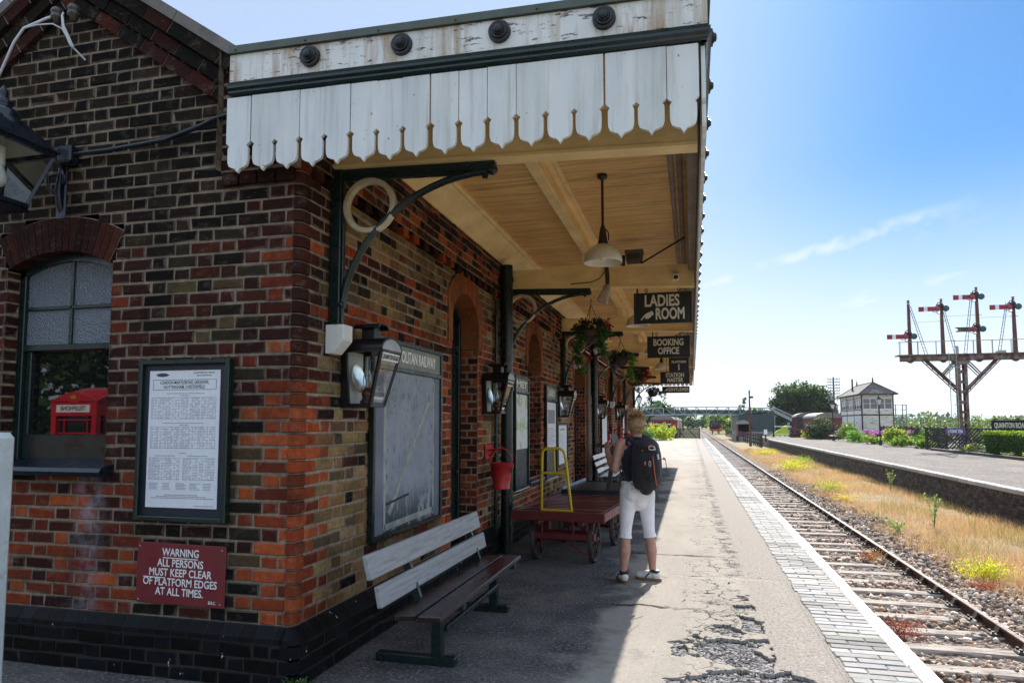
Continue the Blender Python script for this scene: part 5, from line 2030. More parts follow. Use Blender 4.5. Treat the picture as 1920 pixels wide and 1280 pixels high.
m.tube((-.183, yb - .10, 1.0), (.095, yb - .10, 1.0), .015)
m.tube((-.045, yb - .10, 1.0), (-.045, yb - .135, 1.27), .011)
m.tube((-.215, yb - .05, .585), (.125, yb - .05, .585), .014)
m.build('draw_handle', MT['yellow'], t)
m = MB()
m.tube(lo[0], lo[1], .015)
m.tube(lo[-1], lo[-2], .015)
m.cbox(-.38, .38, yb - .03, yb + .05, .26, .335, b=.008)
m.path([(.14, yb, .20), (.24, yb - .02, .13), (.32, yb, .10), (.38, yb + .03, .16)], .012, 6)
m.build('handle_hinge', MT['trolley_red'], t)
t, hw, hl = barrow((-1.33, 11.05, 0), R(-3), 1.02, 1.7, .57, 'dark grey luggage trolley with a tall T shaped handle behind the red trolley', MT['slate_navy'], MT['slat'], MT['iron_brown'], ((.02, .024, .03), (.035, .04, .045)))
m = MB()
m.cbox(-hw - .004, -hw + .03, -hl, hl, .575, .62, b=.006)
m.cbox(hw - .03, hw + .004, -hl, hl, .575, .62, b=.006)
m.build('side_rail', MT['steel'], t)
m = MB()
m.bar((.17, -hl + .03, .50), (.27, -hl + .10, 1.22), .06, .045)
m.bar((.0, -hl + .10, 1.225), (.46, -hl + .10, 1.205), .05, .05)
m.build('draw_handle', MT['iron_brown'], t)
m = MB()
m.cbox(-.26, .26, -hl + .2, -hl + .5, .35, .52, b=.02)
m.build('wooden_block', paint('bare_wood_block', (.35, .2, .12), .8), t)

# ---- the visitor, seen from behind, looking at a phone
per = thing('person', 'person in navy sleeveless top and white cropped trousers, looking at a phone', 'person', (-.535, 7.05, 0), R(27))
def skin():
    g = G('skin')
    c = g.mix(g.rng(g.noise(18, 5), .35, .7), (.48, .27, .20), (.40, .20, .15))
    g.base(c)
    g.set(Roughness=.5)
    g.p.inputs['Subsurface Weight'].default_value = .08
    g.p.inputs['Subsurface Radius'].default_value = (.02, .008, .004)
    return g.m
def cloth(name, col, sc=60, wr=.5):
    g = G(name)
    c = g.mix(g.rng(g.noise(9, 5), .35, .7), tuple(x * .9 for x in col), col)
    g.base(c)
    g.set(Roughness=.85)
    g.p.inputs['Sheen Weight'].default_value = .15
    h = g.math('ADD', g.noise(14, 5, .6, vec=g.co((1, 1, .5)), dist=1.2), g.math('MULTIPLY', g.noise(400, 2), .12))
    g.bump(h, min(1, wr * 1.5), .02)
    return g.m
def remesh(o, vox=.008, sm=6):
    md = o.modifiers.new('remesh', 'REMESH')
    md.mode = 'VOXEL'
    md.voxel_size = vox
    md.use_smooth_shade = True
    s = o.modifiers.new('smooth', 'SMOOTH')
    s.iterations = sm
    s.factor = .5
    return o
def limb(mb, pts, rx, ry=None, n=14, up=None):
    mb.path(pts, rx, n, ry=ry, up=up)
    # round ends
    for p, r, q in ((pts[0], rx[0], (ry or rx)[0]), (pts[-1], rx[-1], (ry or rx)[-1])):
        mb.sphere(p, min(r, q) * .98)
b = MB()
# torso and hips
limb(b, [(0, .0, .80), (0, -.005, .87), (0, -.005, .95), (0, .0, 1.02), (0, .005, 1.12), (0, .005, 1.22), (0, .0, 1.30), (0, -.005, 1.36), (0, -.008, 1.40)],
     [.120, .145, .148, .136, .143, .152, .158, .125, .06], [.11, .125, .118, .10, .10, .105, .10, .075, .055], 20)
limb(b, [(0, -.012, 1.37), (0, .0, 1.43), (0, .02, 1.48)], [.062, .054, .054])
b.sphere((0, .022, 1.555), (.073, .092, .112), n=3)
b.sphere((0, .060, 1.500), (.052, .058, .058), n=2)
b.sphere((0, .112, 1.545), (.014, .022, .024), n=2)
b.sphere((0, .098, 1.497), (.026, .014, .010), n=2)
for s in (-1, 1):
    b.sphere((s * .076, .010, 1.545), (.010, .022, .033), n=2)
    b.sphere((s * .03, .098, 1.565), (.013, .008, .009), n=1)
    limb(b, [(s * .09, 0, .86), (s * .098, .005, .70), (s * .122, .008, .52), (s * .131, -.004, .40), (s * .139, -.014, .30), (s * .150, .0, .16), (s * .155, .003, .085)], [.078, .070, .053, .049, .054, .037, .032])
    limb(b, [(s * .11, 0, 1.362), (s * .155, .0, 1.355), (s * .178, .0, 1.335)], [.05, .052, .05])
limb(b, [(-.178, 0, 1.335), (-.205, -.01, 1.24), (-.238, -.02, 1.10)], [.052, .047, .040])
limb(b, [(-.238, -.02, 1.10), (-.242, .07, 1.16), (-.236, .20, 1.27)], [.040, .039, .026])
limb(b, [(.178, 0, 1.335), (.212, .01, 1.24), (.235, .03, 1.11)], [.052, .047, .040])
limb(b, [(.235, .03, 1.11), (.14, .16, 1.16), (.0, .27, 1.24)], [.040, .038, .026])
def hand(mb, wr, d, palm_n, s=1.0, curl=.6, thumb=1):
    """palm, four unequal curled fingers and a thumb from the side of the palm"""
    d = Vector(d).normalized()
    nn = Vector(palm_n).normalized()
    sd = d.cross(nn).normalized()
    w0 = Vector(wr)
    pc = w0 + d * .045 * s
    mb.path([w0, w0 + d * .03, w0 + d * .085 * s], [.022, .036, .036], 10, ry=[.018, .016, .013], up=nn)
    for k, (off, ln) in enumerate(((-.028, .066), (-.010, .074), (.009, .070), (.027, .056))):
        p = w0 + d * .085 * s + sd * off
        q1 = p + (d * math.cos(curl * .5) + nn * math.sin(curl * .5)) * ln * .42
        q2 = q1 + (d * math.cos(curl * 1.3) + nn * math.sin(curl * 1.3)) * ln * .34
        q3 = q2 + (d * math.cos(curl * 2.0) + nn * math.sin(curl * 2.0)) * ln * .28
        mb.path([p - d * .02, p, q1, q2, q3], [.009, .0092, .0085, .008, .0065], 8)
    p = w0 + d * .03 * s + sd * -.03 * thumb
    q1 = p + (d * .6 - sd * .6 * thumb + nn * .4).normalized() * .035
    q2 = q1 + (d * .9 - sd * .1 * thumb + nn * .4).normalized() * .03
    mb.path([p + sd * .015 * thumb, p, q1, q2], [.012, .012, .010, .008], 8)
hand(b, (-.236, .20, 1.27), (.12, .5, .75), (.8, .3, -.3), curl=.7)
hand(b, (.0, .27, 1.24), (-.75, .3, .5), (-.1, -.5, .8), curl=.5, thumb=-1)
body = b.build('body', skin(), per)
remesh(body, .0075, 4)
# cropped trousers
b = MB()
limb(b, [(0, -.002, .80), (0, -.008, .88), (0, -.006, .955), (0, .0, .985)], [.150, .170, .162, .152], [.118, .136, .124, .112], 20)
for s in (-1, 1):
    b.path([(s * .088, -.008, .90), (s * .094, .0, .78), (s * .108, .004, .66), (s * .120, .008, .53), (s * .127, .0, .445), (s * .129, -.003, .425)], [.094, .087, .073, .060, .057, .060], 18)
    b.sphere((s * .082, -.050, .865), (.082, .085, .088))
cap = b.build('trousers', cloth('white_denim', (.86, .85, .89), wr=.55), per)
remesh(cap, .009, 8)
for s in (-1, 1):
    m = MB()
    m.path([(s * .1265, .0, .455), (s * .129, -.002, .428)], [.061, .0635], 20, caps=False)
    m.build('trouser_hem', cap.data.materials[0], per)
m = MB()
m.path([(0, -.004, .957), (0, -.002, .985)], [.166, .160], 24, ry=[.129, .122], caps=False)
for s in (-1, 1):
    m.bar((s * .09 - .05, -.150, .90), (s * .09 + .05, -.149, .90), .004, .008)
m.build('waistband', cap.data.materials[0], per)
# sleeveless top
b = MB()
limb(b, [(0, .0, .96), (0, .003, 1.04), (0, .006, 1.13), (0, .006, 1.22), (0, .002, 1.29), (0, -.004, 1.345), (0, -.008, 1.385)], [.158, .149, .149, .157, .160, .126, .082], [.126, .117, .116, .119, .114, .090, .066], 22)
for s in (-1, 1):
    b.path([(s * .05, -.006, 1.385), (s * .125, -.004, 1.375)], [.05, .030], 12, ry=[.05, .046])
    b.sphere((s * .125, -.004, 1.36), (.034, .056, .045))
top = b.build('sleeveless_top', cloth('navy_jersey', (.012, .014, .035), wr=.4), per)
remesh(top, .008, 5)
# hair: cap with many short strands
m = MB()
m.sphere((0, .000, 1.580), (.081, .094, .092), n=3)
m.sphere((0, -.020, 1.540), (.076, .078, .080), n=3)
hair_m = attr_mat('short_blond_hair', .55, .35, 60, .3, .002)
hc = m.build('hair', hair_m, per)
hc.data.attributes['col'].data.foreach_set('color', np.tile(np.array([.55, .33, .15, 1], np.float32), len(hc.data.polygons)))
remesh(hc, .007, 3)
n = 8000
d = rng.normal(size=(n, 3))
d /= np.linalg.norm(d, axis=1)[:, None]
keep = (d[:, 2] > -.25) | ((d[:, 1] < -.1) & (d[:, 2] > -.92))
keep &= ~((d[:, 1] > .35) & (d[:, 2] < .35))
d = d[keep]
n = len(d)
cen = np.array([[0, -.008, 1.565]])
rad = np.array([[.078, .092, .102]])
base = cen + d * rad * .985
upn = np.clip(d[:, 2:3], 0, 1)
tip = base + d * (.006 + .020 * upn) * (.4 + 1.0 * rng.random((n, 1))) + np.stack([rng.normal(size=n) * .007, -.004 + rng.normal(size=n) * .006, -.022 * (1 - upn[:, 0]) * (.5 + rng.random(n))], 1)
sdv = np.cross(d, rng.normal(size=(n, 3)))
sdv /= np.linalg.norm(sdv, axis=1)[:, None]
V = np.stack([base - sdv * .0024, base + sdv * .0024, tip], 1).reshape(-1, 3)
hcol = np.array([(.85, .58, .32), (.62, .38, .18), (.95, .74, .46), (.42, .24, .11)])[rng.integers(0, 4, n)]
np_mesh('hair_strands', V, np.arange(3 * n).reshape(n, 3), hcol, hair_m, hc)
# shoes: white low trainers with gum soles
def shoe(x, y, rz):
    Mx = T(x, y, 0) @ Matrix.Rotation(rz, 4, 'Z')
    def outline(k, w_):
        return [(w_ * .80 * math.sin(q) * (1.0 if math.cos(q) > 0 else .86), .045 + .132 * k * math.cos(q)) for q in np.linspace(0, 2 * math.pi, 26)[:-1]]
    m = MB()
    m.prism([(a, b_) for a, b_ in outline(1.03, .056)][::-1], .028, Mx)
    m.build('shoe_sole', paint('gum_sole', (.20, .105, .05), .6, bump=.2) if 'gum_sole' not in bpy.data.materials else bpy.data.materials['gum_sole'], per)
    b = MB()
    b.sphere((0, .11, .045), (.045, .068, .036), M=Mx)
    b.sphere((0, .045, .055), (.045, .085, .045), M=Mx)
    b.sphere((0, -.035, .06), (.040, .048, .052), M=Mx)
    b.path([(0, -.02, .05), (0, -.025, .10)], [.042, .041], 14, ry=[.052, .046], M=Mx)
    o = b.build('shoe', paint('white_leather', (.70, .69, .66), .5, bump=.1) if 'white_leather' not in bpy.data.materials else bpy.data.materials['white_leather'], per)
    remesh(o, .006, 5)
    m = MB()
    m.path([(0, -.02, .085), (0, -.025, .112)], [.0435, .042], 16, ry=[.053, .047], M=Mx)
    for s in (-1, 1):
        m.bar((s * .046, .06, .035), (s * .042, .015, .085), .004, .012, M=Mx)
    m.build('shoe_collar', paint('dark_ankle_band', (.015, .016, .03), .7) if 'dark_ankle_band' not in bpy.data.materials else bpy.data.materials['dark_ankle_band'], per)
shoe(-.155, .0, R(-4))
shoe(.155, .005, R(48))

# phone held in the hands, backpack on the back
t = thing('mobile_phone', 'dark mobile phone in a pale case held up by the visitor', 'phone', (-.75, 7.28, 1.30), R(20))
m = MB()
Mp = Matrix.Rotation(R(20), 4, 'Z') @ Matrix.Rotation(R(-25), 4, 'X')
m.cbox(-.04, .04, -.006, .006, .0, .15, b=.005, M=Mp)
m.build('case', paint('pale_phone_case', (.45, .46, .48), .4), t)
m = MB()
m.box(-.036, .036, -.0075, -.0062, .006, .144, M=Mp)
m.build('screen', MT['dark_glass'], t)

t = thing('backpack', 'black backpack with orange zip pulls on the visitor', 'backpack', tuple(per.location), R(19))
blk = cloth('black_nylon', (.012, .012, .016), wr=.5)
b = MB()
yb = -.215
limb(b, [(.04, yb + .02, .93), (.04, yb - .005, 1.00), (.04, yb - .01, 1.12), (.04, yb, 1.25), (.04, yb + .015, 1.35), (.04, yb + .03, 1.395)], [.115, .145, .150, .145, .125, .085], [.075, .10, .108, .10, .085, .05], 20)
b.sphere((.06, yb - .07, 1.11), (.105, .065, .15))
b.sphere((.05, yb - .05, 1.31), (.105, .065, .06))
pk = remesh(b.build('pack', blk, t), .009, 5)
m = MB()
m.path([(.065, yb - .132, 1.24), (.070, yb - .142, 1.16), (.082, yb - .138, 1.06), (.10, yb - .118, .98), (.11, yb - .105, .965)], .0055, 6)
m.path([(-.005, yb - .108, 1.19), (-.005, yb - .112, 1.155)], .011, 6)
m.path([(.205, yb - .0, 1.215), (.225, yb - .0, 1.205)], .012, 6)
m.path([(-.02, yb - .085, 1.30), (-.022, yb - .09, 1.285)], .006, 6)
m.build('orange_zip', paint('orange_cord', (.55, .10, .03), .5, bump=0), t)
m = MB()
m.path([(.06 + .030 * math.cos(q), yb - .118, 1.318 + .018 * math.sin(q)) for q in np.linspace(0, 2 * math.pi, 15)], .006, 6)
m.sphere((.085, yb - .118, 1.305), (.016, .007, .012), n=1)
m.path([(.035 + .010 * math.cos(q), yb - .135, 1.17 + .026 * math.sin(q)) for q in np.linspace(0, 2 * math.pi, 13)], .003, 6)
m.path([(.12, yb - .105, 1.26), (.125, yb - .11, 1.21)], .011, 6)
m.build('grey_badge', paint('pale_grey_plastic', (.55, .53, .54), .4, bump=0), t)
m = MB()
m.path([(.05 + .022 * math.cos(q), yb - .121, 1.326 + .014 * math.sin(q)) for q in np.linspace(.6, 3.9, 9)], .007, 6)
m.build('badge_ring', paint('salmon_badge', (.6, .2, .13), .5, bump=0), t)
m = MB()
for s in (-1, 1):
    m.path([(s * .085 + .02, -.12, 1.36), (s * .10 + .01, -.06, 1.41), (s * .115, .02, 1.42), (s * .118, .10, 1.36), (s * .13, .125, 1.25), (s * .155, .09, 1.12), (s * .165, -.01, 1.05), (s * .13, -.13, 1.0)], .024, 8, ry=.007, up=(0, 1, 0))
m.path([(.03, -.10, 1.40), (.03, -.125, 1.44), (.06, -.13, 1.44), (.065, -.12, 1.40)], .007, 6)
m.build('shoulder_strap', blk, t)
m = MB()
m.path([(.19, yb + .05, 1.21), (.235, yb + .02, 1.20), (.238, yb + .01, 1.13), (.255, yb, 1.05)], .008, 6, ry=.003)
m.path([(-.10, -.15, .97), (-.02, -.21, .92), (.06, -.24, .90), (.15, -.20, .925), (.19, -.14, .93)], .012, 6, ry=.003)
m.path([(.12, -.23, .92), (.14, -.235, .83), (.145, -.23, .80)], .011, 6, ry=.004)
m.path([(.16, -.21, .92), (.21, -.215, .87), (.235, -.2, .85)], .008, 6, ry=.003)
m.path([(-.165, -.03, 1.13), (-.14, -.08, 1.05), (-.11, -.14, .99)], .014, 6, ry=.003)
m.build('loose_strap', paint('grey_webbing', (.05, .05, .06), .7), t)

# white gate post at the very edge of the view, kiosk behind the camera that shows in the window
t = thing('gate_post', 'rough white painted post at the foot of the gable', 'post', (-3.70, 3.02, 0))
m = MB()
m.cbox(-.14, .035, -.08, .08, 0, 1.50, b=.03)
m.build('post', paint('flaking_white_post', (.55, .60, .60), .8, (.28, .30, .28), 12, (.58, .75), bump=.6), t)
m = MB()
m.path([(-.05, -.09, 1.30), (-.02, -.10, 1.30), (.015, -.10, 1.285), (.0, -.095, 1.26), (.02, -.10, 1.22)], .008, 6)
m.build('rope_tie', MT['white_stone'], t)
t = thing('telephone_kiosk', 'red telephone kiosk seen only as a reflection in the lower window pane', 'telephone box', (-9.62, -1.7, -.19))
rm = paint('gloss_red', (.55, .012, .02), .25, (.35, .01, .015), 5, (.5, .8), bump=0)
m = MB()
W2 = .45
for sx in (-1, 1):
    for sy in (-1, 1):
        m.cbox(min(sx * W2, sx * (W2 - .1)), max(sx * W2, sx * (W2 - .1)), min(sy * W2, sy * (W2 - .1)), max(sy * W2, sy * (W2 - .1)), .1, 2.05, b=.01)
m.cbox(-W2 - .02, W2 + .02, -W2 - .02, W2 + .02, 0, .14, b=.01)
for k in range(4):
    Rk = Matrix.Rotation(k * math.pi / 2, 4, 'Z')
    m.cbox(-W2, W2, W2 - .04, W2 + .005, 1.86, 2.10, b=.006, M=Rk)
    m.cbox(-W2, W2, W2 - .05, W2 - .02, .14, .42, b=.006, M=Rk)
    arc = [(-.46 + .92 * j / 12, 2.10 + .145 * math.sin(math.pi * j / 12)) for j in range(13)]
    m.prism(arc + [(.46, 2.08), (-.46, 2.08)], .05, Rk @ frame((0, W2 - .045, 0), (-1, 0, 0), (0, 0, 1), (0, 1, 0)))
    for j in range(7):
        m.box(-W2 + .1, W2 - .1, W2 - .075, W2 - .05, .5 + j * .215, .52 + j * .215, M=Rk)
    for xx in (-.24, .22):
        m.box(xx, xx + .02, W2 - .075, W2 - .05, .42, 1.86, M=Rk)
m.build('cabinet', rm, t)
m = MB()
m.sphere((0, 0, 2.08), (.47, .47, .26), n=3)
m.build('domed_roof', rm, t)
m = MB()
for k in range(4):
    Rk = Matrix.Rotation(k * math.pi / 2, 4, 'Z')
    m.box(-W2 + .1, W2 - .1, W2 - .09, W2 - .085, .4, 1.87, M=Rk)
m.build('glazing', MT['dark_glass'], t)
for k in range(1):
    m = MB()
    m.box(-.33, .33, W2 + .004, W2 + .012, 1.92, 2.04)
    sg = m.build('opal_sign', MT['white_text'], t)
    text('TELEPHONE', .10, face_py((0, W2 + .0135, 1.98)), MT['black_text'], sg, sx=.92, bold=.015, depth=.001, local=True)
m = MB()
m.prism([(-.05, 0), (.05, 0), (.065, .06), (.03, .04), (0, .075), (-.03, .04), (-.065, .06)], .01, face_py((0, W2 + .004, 2.135)))
m.build('crown', paint('gold_crown', (.45, .25, .04), .4, bump=0), t)
# ------------------------------------------------------------ the track
ZR = -.845
def rail(x, label):
    m = MB()
    prof = [(-.07, -.155), (-.07, -.143), (-.012, -.125), (-.009, -.05), (-.034, -.036), (-.035, -.006), (-.028, 0), (.028, 0), (.035, -.006), (.034, -.036), (.009, -.05), (.012, -.125), (.07, -.143), (.07, -.155)]
    ys = list(np.arange(-3, 300, 6.1))
    n = len(prof)
    for a, b_ in zip(ys[:-1], ys[1:]):
        vs = [(x + px, y, ZR + pz) for y in (a, b_) for px, pz in prof]
        m.add(vs, [(i, (i + 1) % n, (i + 1) % n + n, i + n) for i in range(n) if i != 6], col=(1, 1, 1))
        m.add(vs, [(6, 7, 7 + n, 6 + n)], mi=1)
    o = m.build('rail', [MT['rust'], MT['rail_top']])
    tag(o, label, 'rail', 'rails of the single track')
rail(3.53, 'brown steel running rail on the side of the grass verge, a bright worn head')
rail(2.06, 'brown steel running rail close under the platform edge')
def make_sleeper():
    t = thing('sleeper', 'bleached timber sleeper in a row of sleepers carrying the rails', 'sleeper', (2.79, 0, -.97), 0, 'timber sleepers of the track')
    m = MB()
    m.cbox(-1.18, .98, -.118, .118, -.12, .012, b=.014)
    m.build('timber', MT['sleeper'], t)
    for x in (-.73, .74):
        m = MB()
        m.cbox(x - .16, x + .16, -.085, .085, .010, .04, b=.012)
        for s in (-1, 1):
            m.prism([(s * .10, .03), (s * .035, .03), (s * .030, .115), (s * .05, .12), (s * .075, .07)][::s], .10, frame((x, .05, 0), (1, 0, 0), (0, 0, 1), (0, -1, 0)))
            m.tube((x + s * .125, -.05, .035), (x + s * .125, -.05, .065), .016, n=8)
            m.tube((x + s * .125, .05, .035), (x + s * .125, .05, .065), .016, n=8)
        m.cbox(x + .04, x + .085, -.055, .055, .06, .105, b=.01)
        m.build('rail_chair', MT['iron_brown'], t)
    return t
SL0 = make_sleeper()
SL0.location.y = 1.2
y = 1.2
k = 0
while y < 86:
    y += .70
    k += 1
    dup(SL0, (2.79 + random.uniform(-.03, .03), y + random.uniform(-.03, .03), -.965 + random.uniform(-.02, .012)), random.uniform(-.025, .025))
# loose stones
def stones(name, n, xr, yfun, zfun, smin, smax, cols, seed=1, reject=None):
    bm = bmesh.new()
    bmesh.ops.create_icosphere(bm, subdivisions=1, radius=1)
    base = np.array([v.co[:] for v in bm.verts])
    faces = np.array([[v.index for v in f.verts] for f in bm.faces])
    bm.free()
    x = xr[0] + (xr[1] - xr[0]) * rng.random(n)
    y = yfun(n)
    s = smin + (smax - smin) * rng.random(n) ** 2
    z = zfun(x, y) + s * .25
    k = np.ones(n, bool) if reject is None else ~reject(x, y)
    x, y, z, s = x[k], y[k], z[k], s[k]
    n = len(x)
    sh = .55 + .75 * rng.random((n, 1, 3))
    nb = base[None] * (1 + .30 * rng.normal(size=(n, len(base), 1)) * .6) * sh
    a = rng.random(n) * 6.28
    b_ = rng.random(n) * 6.28
    ca, sa, cb, sb = np.cos(a), np.sin(a), np.cos(b_), np.sin(b_)
    X = nb[:, :, 0] * ca[:, None] - nb[:, :, 1] * sa[:, None]
    Y = nb[:, :, 0] * sa[:, None] + nb[:, :, 1] * ca[:, None]
    Z = nb[:, :, 2]
    Y2 = Y * cb[:, None] - Z * sb[:, None]
    Z2 = Y * sb[:, None] + Z * cb[:, None]
    V = np.stack([X * s[:, None] + x[:, None], Y2 * s[:, None] + y[:, None], Z2 * s[:, None] + z[:, None]], 2).reshape(-1, 3)
    F = (faces[None] + (np.arange(n) * len(base))[:, None, None]).reshape(-1, 3)
    cl = np.array(cols)[rng.integers(0, len(cols), n)] * (.6 + .8 * rng.random((n, 1)))
    cl = np.repeat(cl, len(faces), 0)
    o = np_mesh(name, V, F, cl, MT['rock'])
    return tag(o, kind='stuff')
bc = [(.42, .32, .245), (.27, .195, .145), (.54, .43, .34), (.14, .10, .075), (.34, .215, .145), (.66, .57, .48)]
def yrand(n): return 5.5 + 34 * rng.random(n) ** 1.7
def on_sleeper(x, y):
    q = ((y - 1.2 + .35) % .70) - .35
    return (np.abs(q) < .125) & (x < 3.08) & (rng.random(len(x)) < .88)
def on_rail(x, y): return (np.abs(x - 3.53) < .085) | on_sleeper(x, y)
stones('ballast', 15000, (1.5, 3.9), yrand, lambda x, y: -1.0 + .02 * np.sin(y * 3 + x), .02, .056, bc, reject=on_rail)
stones('ballast_shoulder', 8000, (3.6, 4.95), yrand, lambda x, y: -.965 + .015 * np.sin(y * 2.3) - .03 * (x - 4.4) ** 2, .02, .052, bc + [(.38, .35, .33)], reject=on_rail)
# crumbs of broken surface on the platform
gx = [(.12, .11, .115), (.30, .28, .27), (.07, .065, .07), (.44, .41, .38)]
n = 1700
ang = rng.random(n) * 6.28
rr = np.sqrt(rng.random(n))
def crumb(name, n, cx, cy, sx, sy, s0, s1, cols):
    px = cx + rng.normal(size=n) * sx
    py = cy + rng.normal(size=n) * sy
    it = iter([px])
    bm = bmesh.new()
    bmesh.ops.create_icosphere(bm, subdivisions=1, radius=1)
    base = np.array([v.co[:] for v in bm.verts])
    faces = np.array([[v.index for v in f.verts] for f in bm.faces])
    bm.free()
    s = s0 + (s1 - s0) * rng.random(n) ** 3
    sh = (.6 + .7 * rng.random((n, 1, 3))) * np.array([1, 1, .6])
    nb = base[None] * (1 + .2 * rng.normal(size=(n, len(base), 1))) * sh * s[:, None, None]
    V = (nb + np.stack([px, py, s * .15], 1)[:, None]).reshape(-1, 3)
    F = (faces[None] + (np.arange(n) * len(base))[:, None, None]).reshape(-1, 3)
    cl = np.repeat(np.array(cols)[rng.integers(0, len(cols), n)] * (.7 + .5 * rng.random((n, 1))), len(faces), 0)
    return tag(np_mesh(name, V, F, cl, MT['rock']), kind='stuff')
crumb('loose_grit', 1500, .17, 4.7, .12, .45, .003, .012, gx)
crumb('scattered_grit', 700, .4, 6.5, .4, 2.2, .002, .008, gx)

# dry grass verge, weeds
def verge_y(n): return 6 + 64 * rng.random(n) ** 1.6
def noise2(x, y): return np.sin(x * 2.1 + y * .7) + np.sin(y * 1.3 - x * .8 + 1.3) + np.sin(y * .37 + 2) * .8
n = 165000
x = 4.02 + 3.48 * rng.random(n)
y = verge_y(n)
dens = noise2(x, y)
thin = np.clip((x - 4.02) / .55, 0, 1)
k = rng.random(n) < thin * np.clip(.55 + .25 * dens, .12, 1)
x, y = x[k], y[k]
z = np.interp(x, [4.1, 4.55, 5, 5.9, 7.45], [-.98, -.98, -.95, -.90, -.90]) - .01
tag(blades('dry_grass', x, y, z, .17 + .02 * np.sin(y), .004, [(.66, .45, .25), (.76, .55, .33), (.54, .33, .17), (.70, .48, .29), (.46, .34, .15)], MT['grass'], 1.1), kind='stuff')
n = 16000
x = 4.5 + 2.9 * rng.random(n)
y = verge_y(n)
k = noise2(x * 1.7 + 3, y * .8) > .9
x, y = x[k], y[k]
z = np.interp(x, [4.55, 5, 5.9, 7.45], [-1.02, -.95, -.90, -.90])
tag(blades('green_grass', x, y, z, .22, .005, [(.22, .28, .05), (.30, .32, .06), (.16, .22, .04)], MT['grass'], .5), kind='stuff')
# weeds rooted at the foot of the opposite wall, in its shade
n = 5000
x = 7.05 + .38 * rng.random(n)
y = verge_y(n)
tag(blades('shaded_weeds', x, y, np.full(n, -.92), .16, .008, [(.12, .10, .05), (.08, .10, .03), (.20, .15, .07)], MT['grass'], .8), kind='stuff')
REDW = [(.30, .045, .03), (.22, .03, .035), (.36, .10, .05), (.25, .06, .03)]
def weed(loc, r, h, cols, n, label, name='weed', size=.012, extra=None):
    t = thing(name, label, 'weed', loc)
    leaves('foliage', [(0, 0, h * .45, r, r, h * .55)], n, size, cols, MT['leaf'], t, clump=max(12, n // 12), csize=r * .16, shell=.9, aspect=.4)
    m = MB()
    for k in range(12):
        a = random.uniform(0, 6.28)
        q = random.uniform(.3, .95) * r
        m.path([(0, 0, 0), (q * .4 * math.cos(a), q * .4 * math.sin(a), h * .4), (q * math.cos(a), q * math.sin(a), h * random.uniform(.5, .95))], .0025, 4)
    m.build('stem', MT['plain_attr'] if extra is None else extra, t)
    return t
redstem = paint('red_weed_stem', (.2, .05, .035), .8, bump=0)
greenstem = paint('green_stem', (.07, .12, .03), .8, bump=0)
weed((2.36, 9.3, -.98), .27, .24, REDW, 1100, 'large red leaved weed among the nearest sleepers', extra=redstem)
weed((3.15, 14.2, -.98), .28, .22, REDW + [(.5, .28, .05), (.55, .36, .05)], 1000, 'red and orange weed beside the verge side rail', extra=redstem)
weed((4.30, 12.15, -.98), .30, .15, REDW, 900, 'low red weed on the ballast in front of the yellow flower clump', extra=redstem)
weed((4.5, 25.8, -.98), .32, .14, REDW, 500, 'red weed patch on the ballast beside the golden tufts', extra=redstem)
weed((3.0, 30.5, -.97), .32, .16, REDW, 400, 'red weed between the rails at the middle distance', extra=redstem)
weed((4.6, 46, -.97), .7, .16, REDW, 600, 'wide red weed patch beside the rail further off', extra=redstem)
weed((3.1, 43.5, -.97), .6, .16, REDW, 500, 'farthest red weed between the rails', extra=redstem)
YEL = [(.75, .60, .02), (.66, .56, .03), (.22, .32, .04), (.30, .40, .05), (.80, .66, .05)]
weed((4.55, 12.95, -.97), .42, .34, YEL, 3000, 'bright yellow flowering clump on the ballast shoulder near the camera', extra=greenstem, size=.015)
weed((4.75, 24.6, -.95), .45, .22, [(.7, .45, .06), (.75, .52, .1), (.5, .36, .1)], 900, 'low golden orange tuft on the verge beside the ballast', extra=greenstem, size=.02)
weed((4.9, 27.9, -.93), .6, .42, YEL[2:] + [(.5, .42, .1)], 1400, 'yellow green tuft on the verge at the middle distance', extra=greenstem, size=.024)
weed((5.2, 39.7, -.93), .9, .5, YEL, 2200, 'large yellow green weed clump on the verge near the ballast', extra=greenstem, size=.03)
weed((5.6, 58, -.93), 1.0, .45, YEL, 1600, 'distant yellow flowering weed clump on the verge', extra=greenstem, size=.035)
weed((6.6, 46, -.93), .9, .45, [(.32, .40, .06), (.48, .5, .07), (.2, .3, .05)], 1600, 'bright green weed clump under the opposite wall', extra=greenstem, size=.03)
def tall_weed(loc, h, label):
    t = thing('tall_weed', label, 'weed', loc)
    m = MB()
    st = []
    for k in range(5):
        a = random.uniform(0, 6.28)
        pts = [(0, 0, 0), (.05 * math.cos(a), .05 * math.sin(a), h * .5), (.16 * math.cos(a), .16 * math.sin(a), h * random.uniform(.7, 1.0))]
        m.path(pts, .004, 5)
        st.append(pts)
    m.build('stem', greenstem, t)
    bl = []
    for pts in st:
        for q in np.linspace(.25, 1, 6):
            a, b_ = (Vector(pts[0]).lerp(Vector(pts[1]), q * 2) if q < .5 else Vector(pts[1]).lerp(Vector(pts[2]), q * 2 - 1)), .05
            bl.append((a.x, a.y, a.z, .05, .05, .07))
    leaves('foliage', bl, 360, .020, [(.30, .38, .17), (.38, .44, .22), (.22, .30, .11)], MT['leaf'], t, shell=1)
tall_weed((5.4, 18.2, -.92), .88, 'tall spindly green weed standing in the dry grass near the camera')
tall_weed((7.0, 28.2, -.92), .8, 'tall green weed against the opposite wall')
tall_weed((4.5, 17.7, -.95), .28, 'small green weed at the ballast edge')
t = weed((-2.18, 3.60, 0), .10, .13, GRN, 420, 'small green weed at the foot of the building corner', extra=greenstem, size=.010)
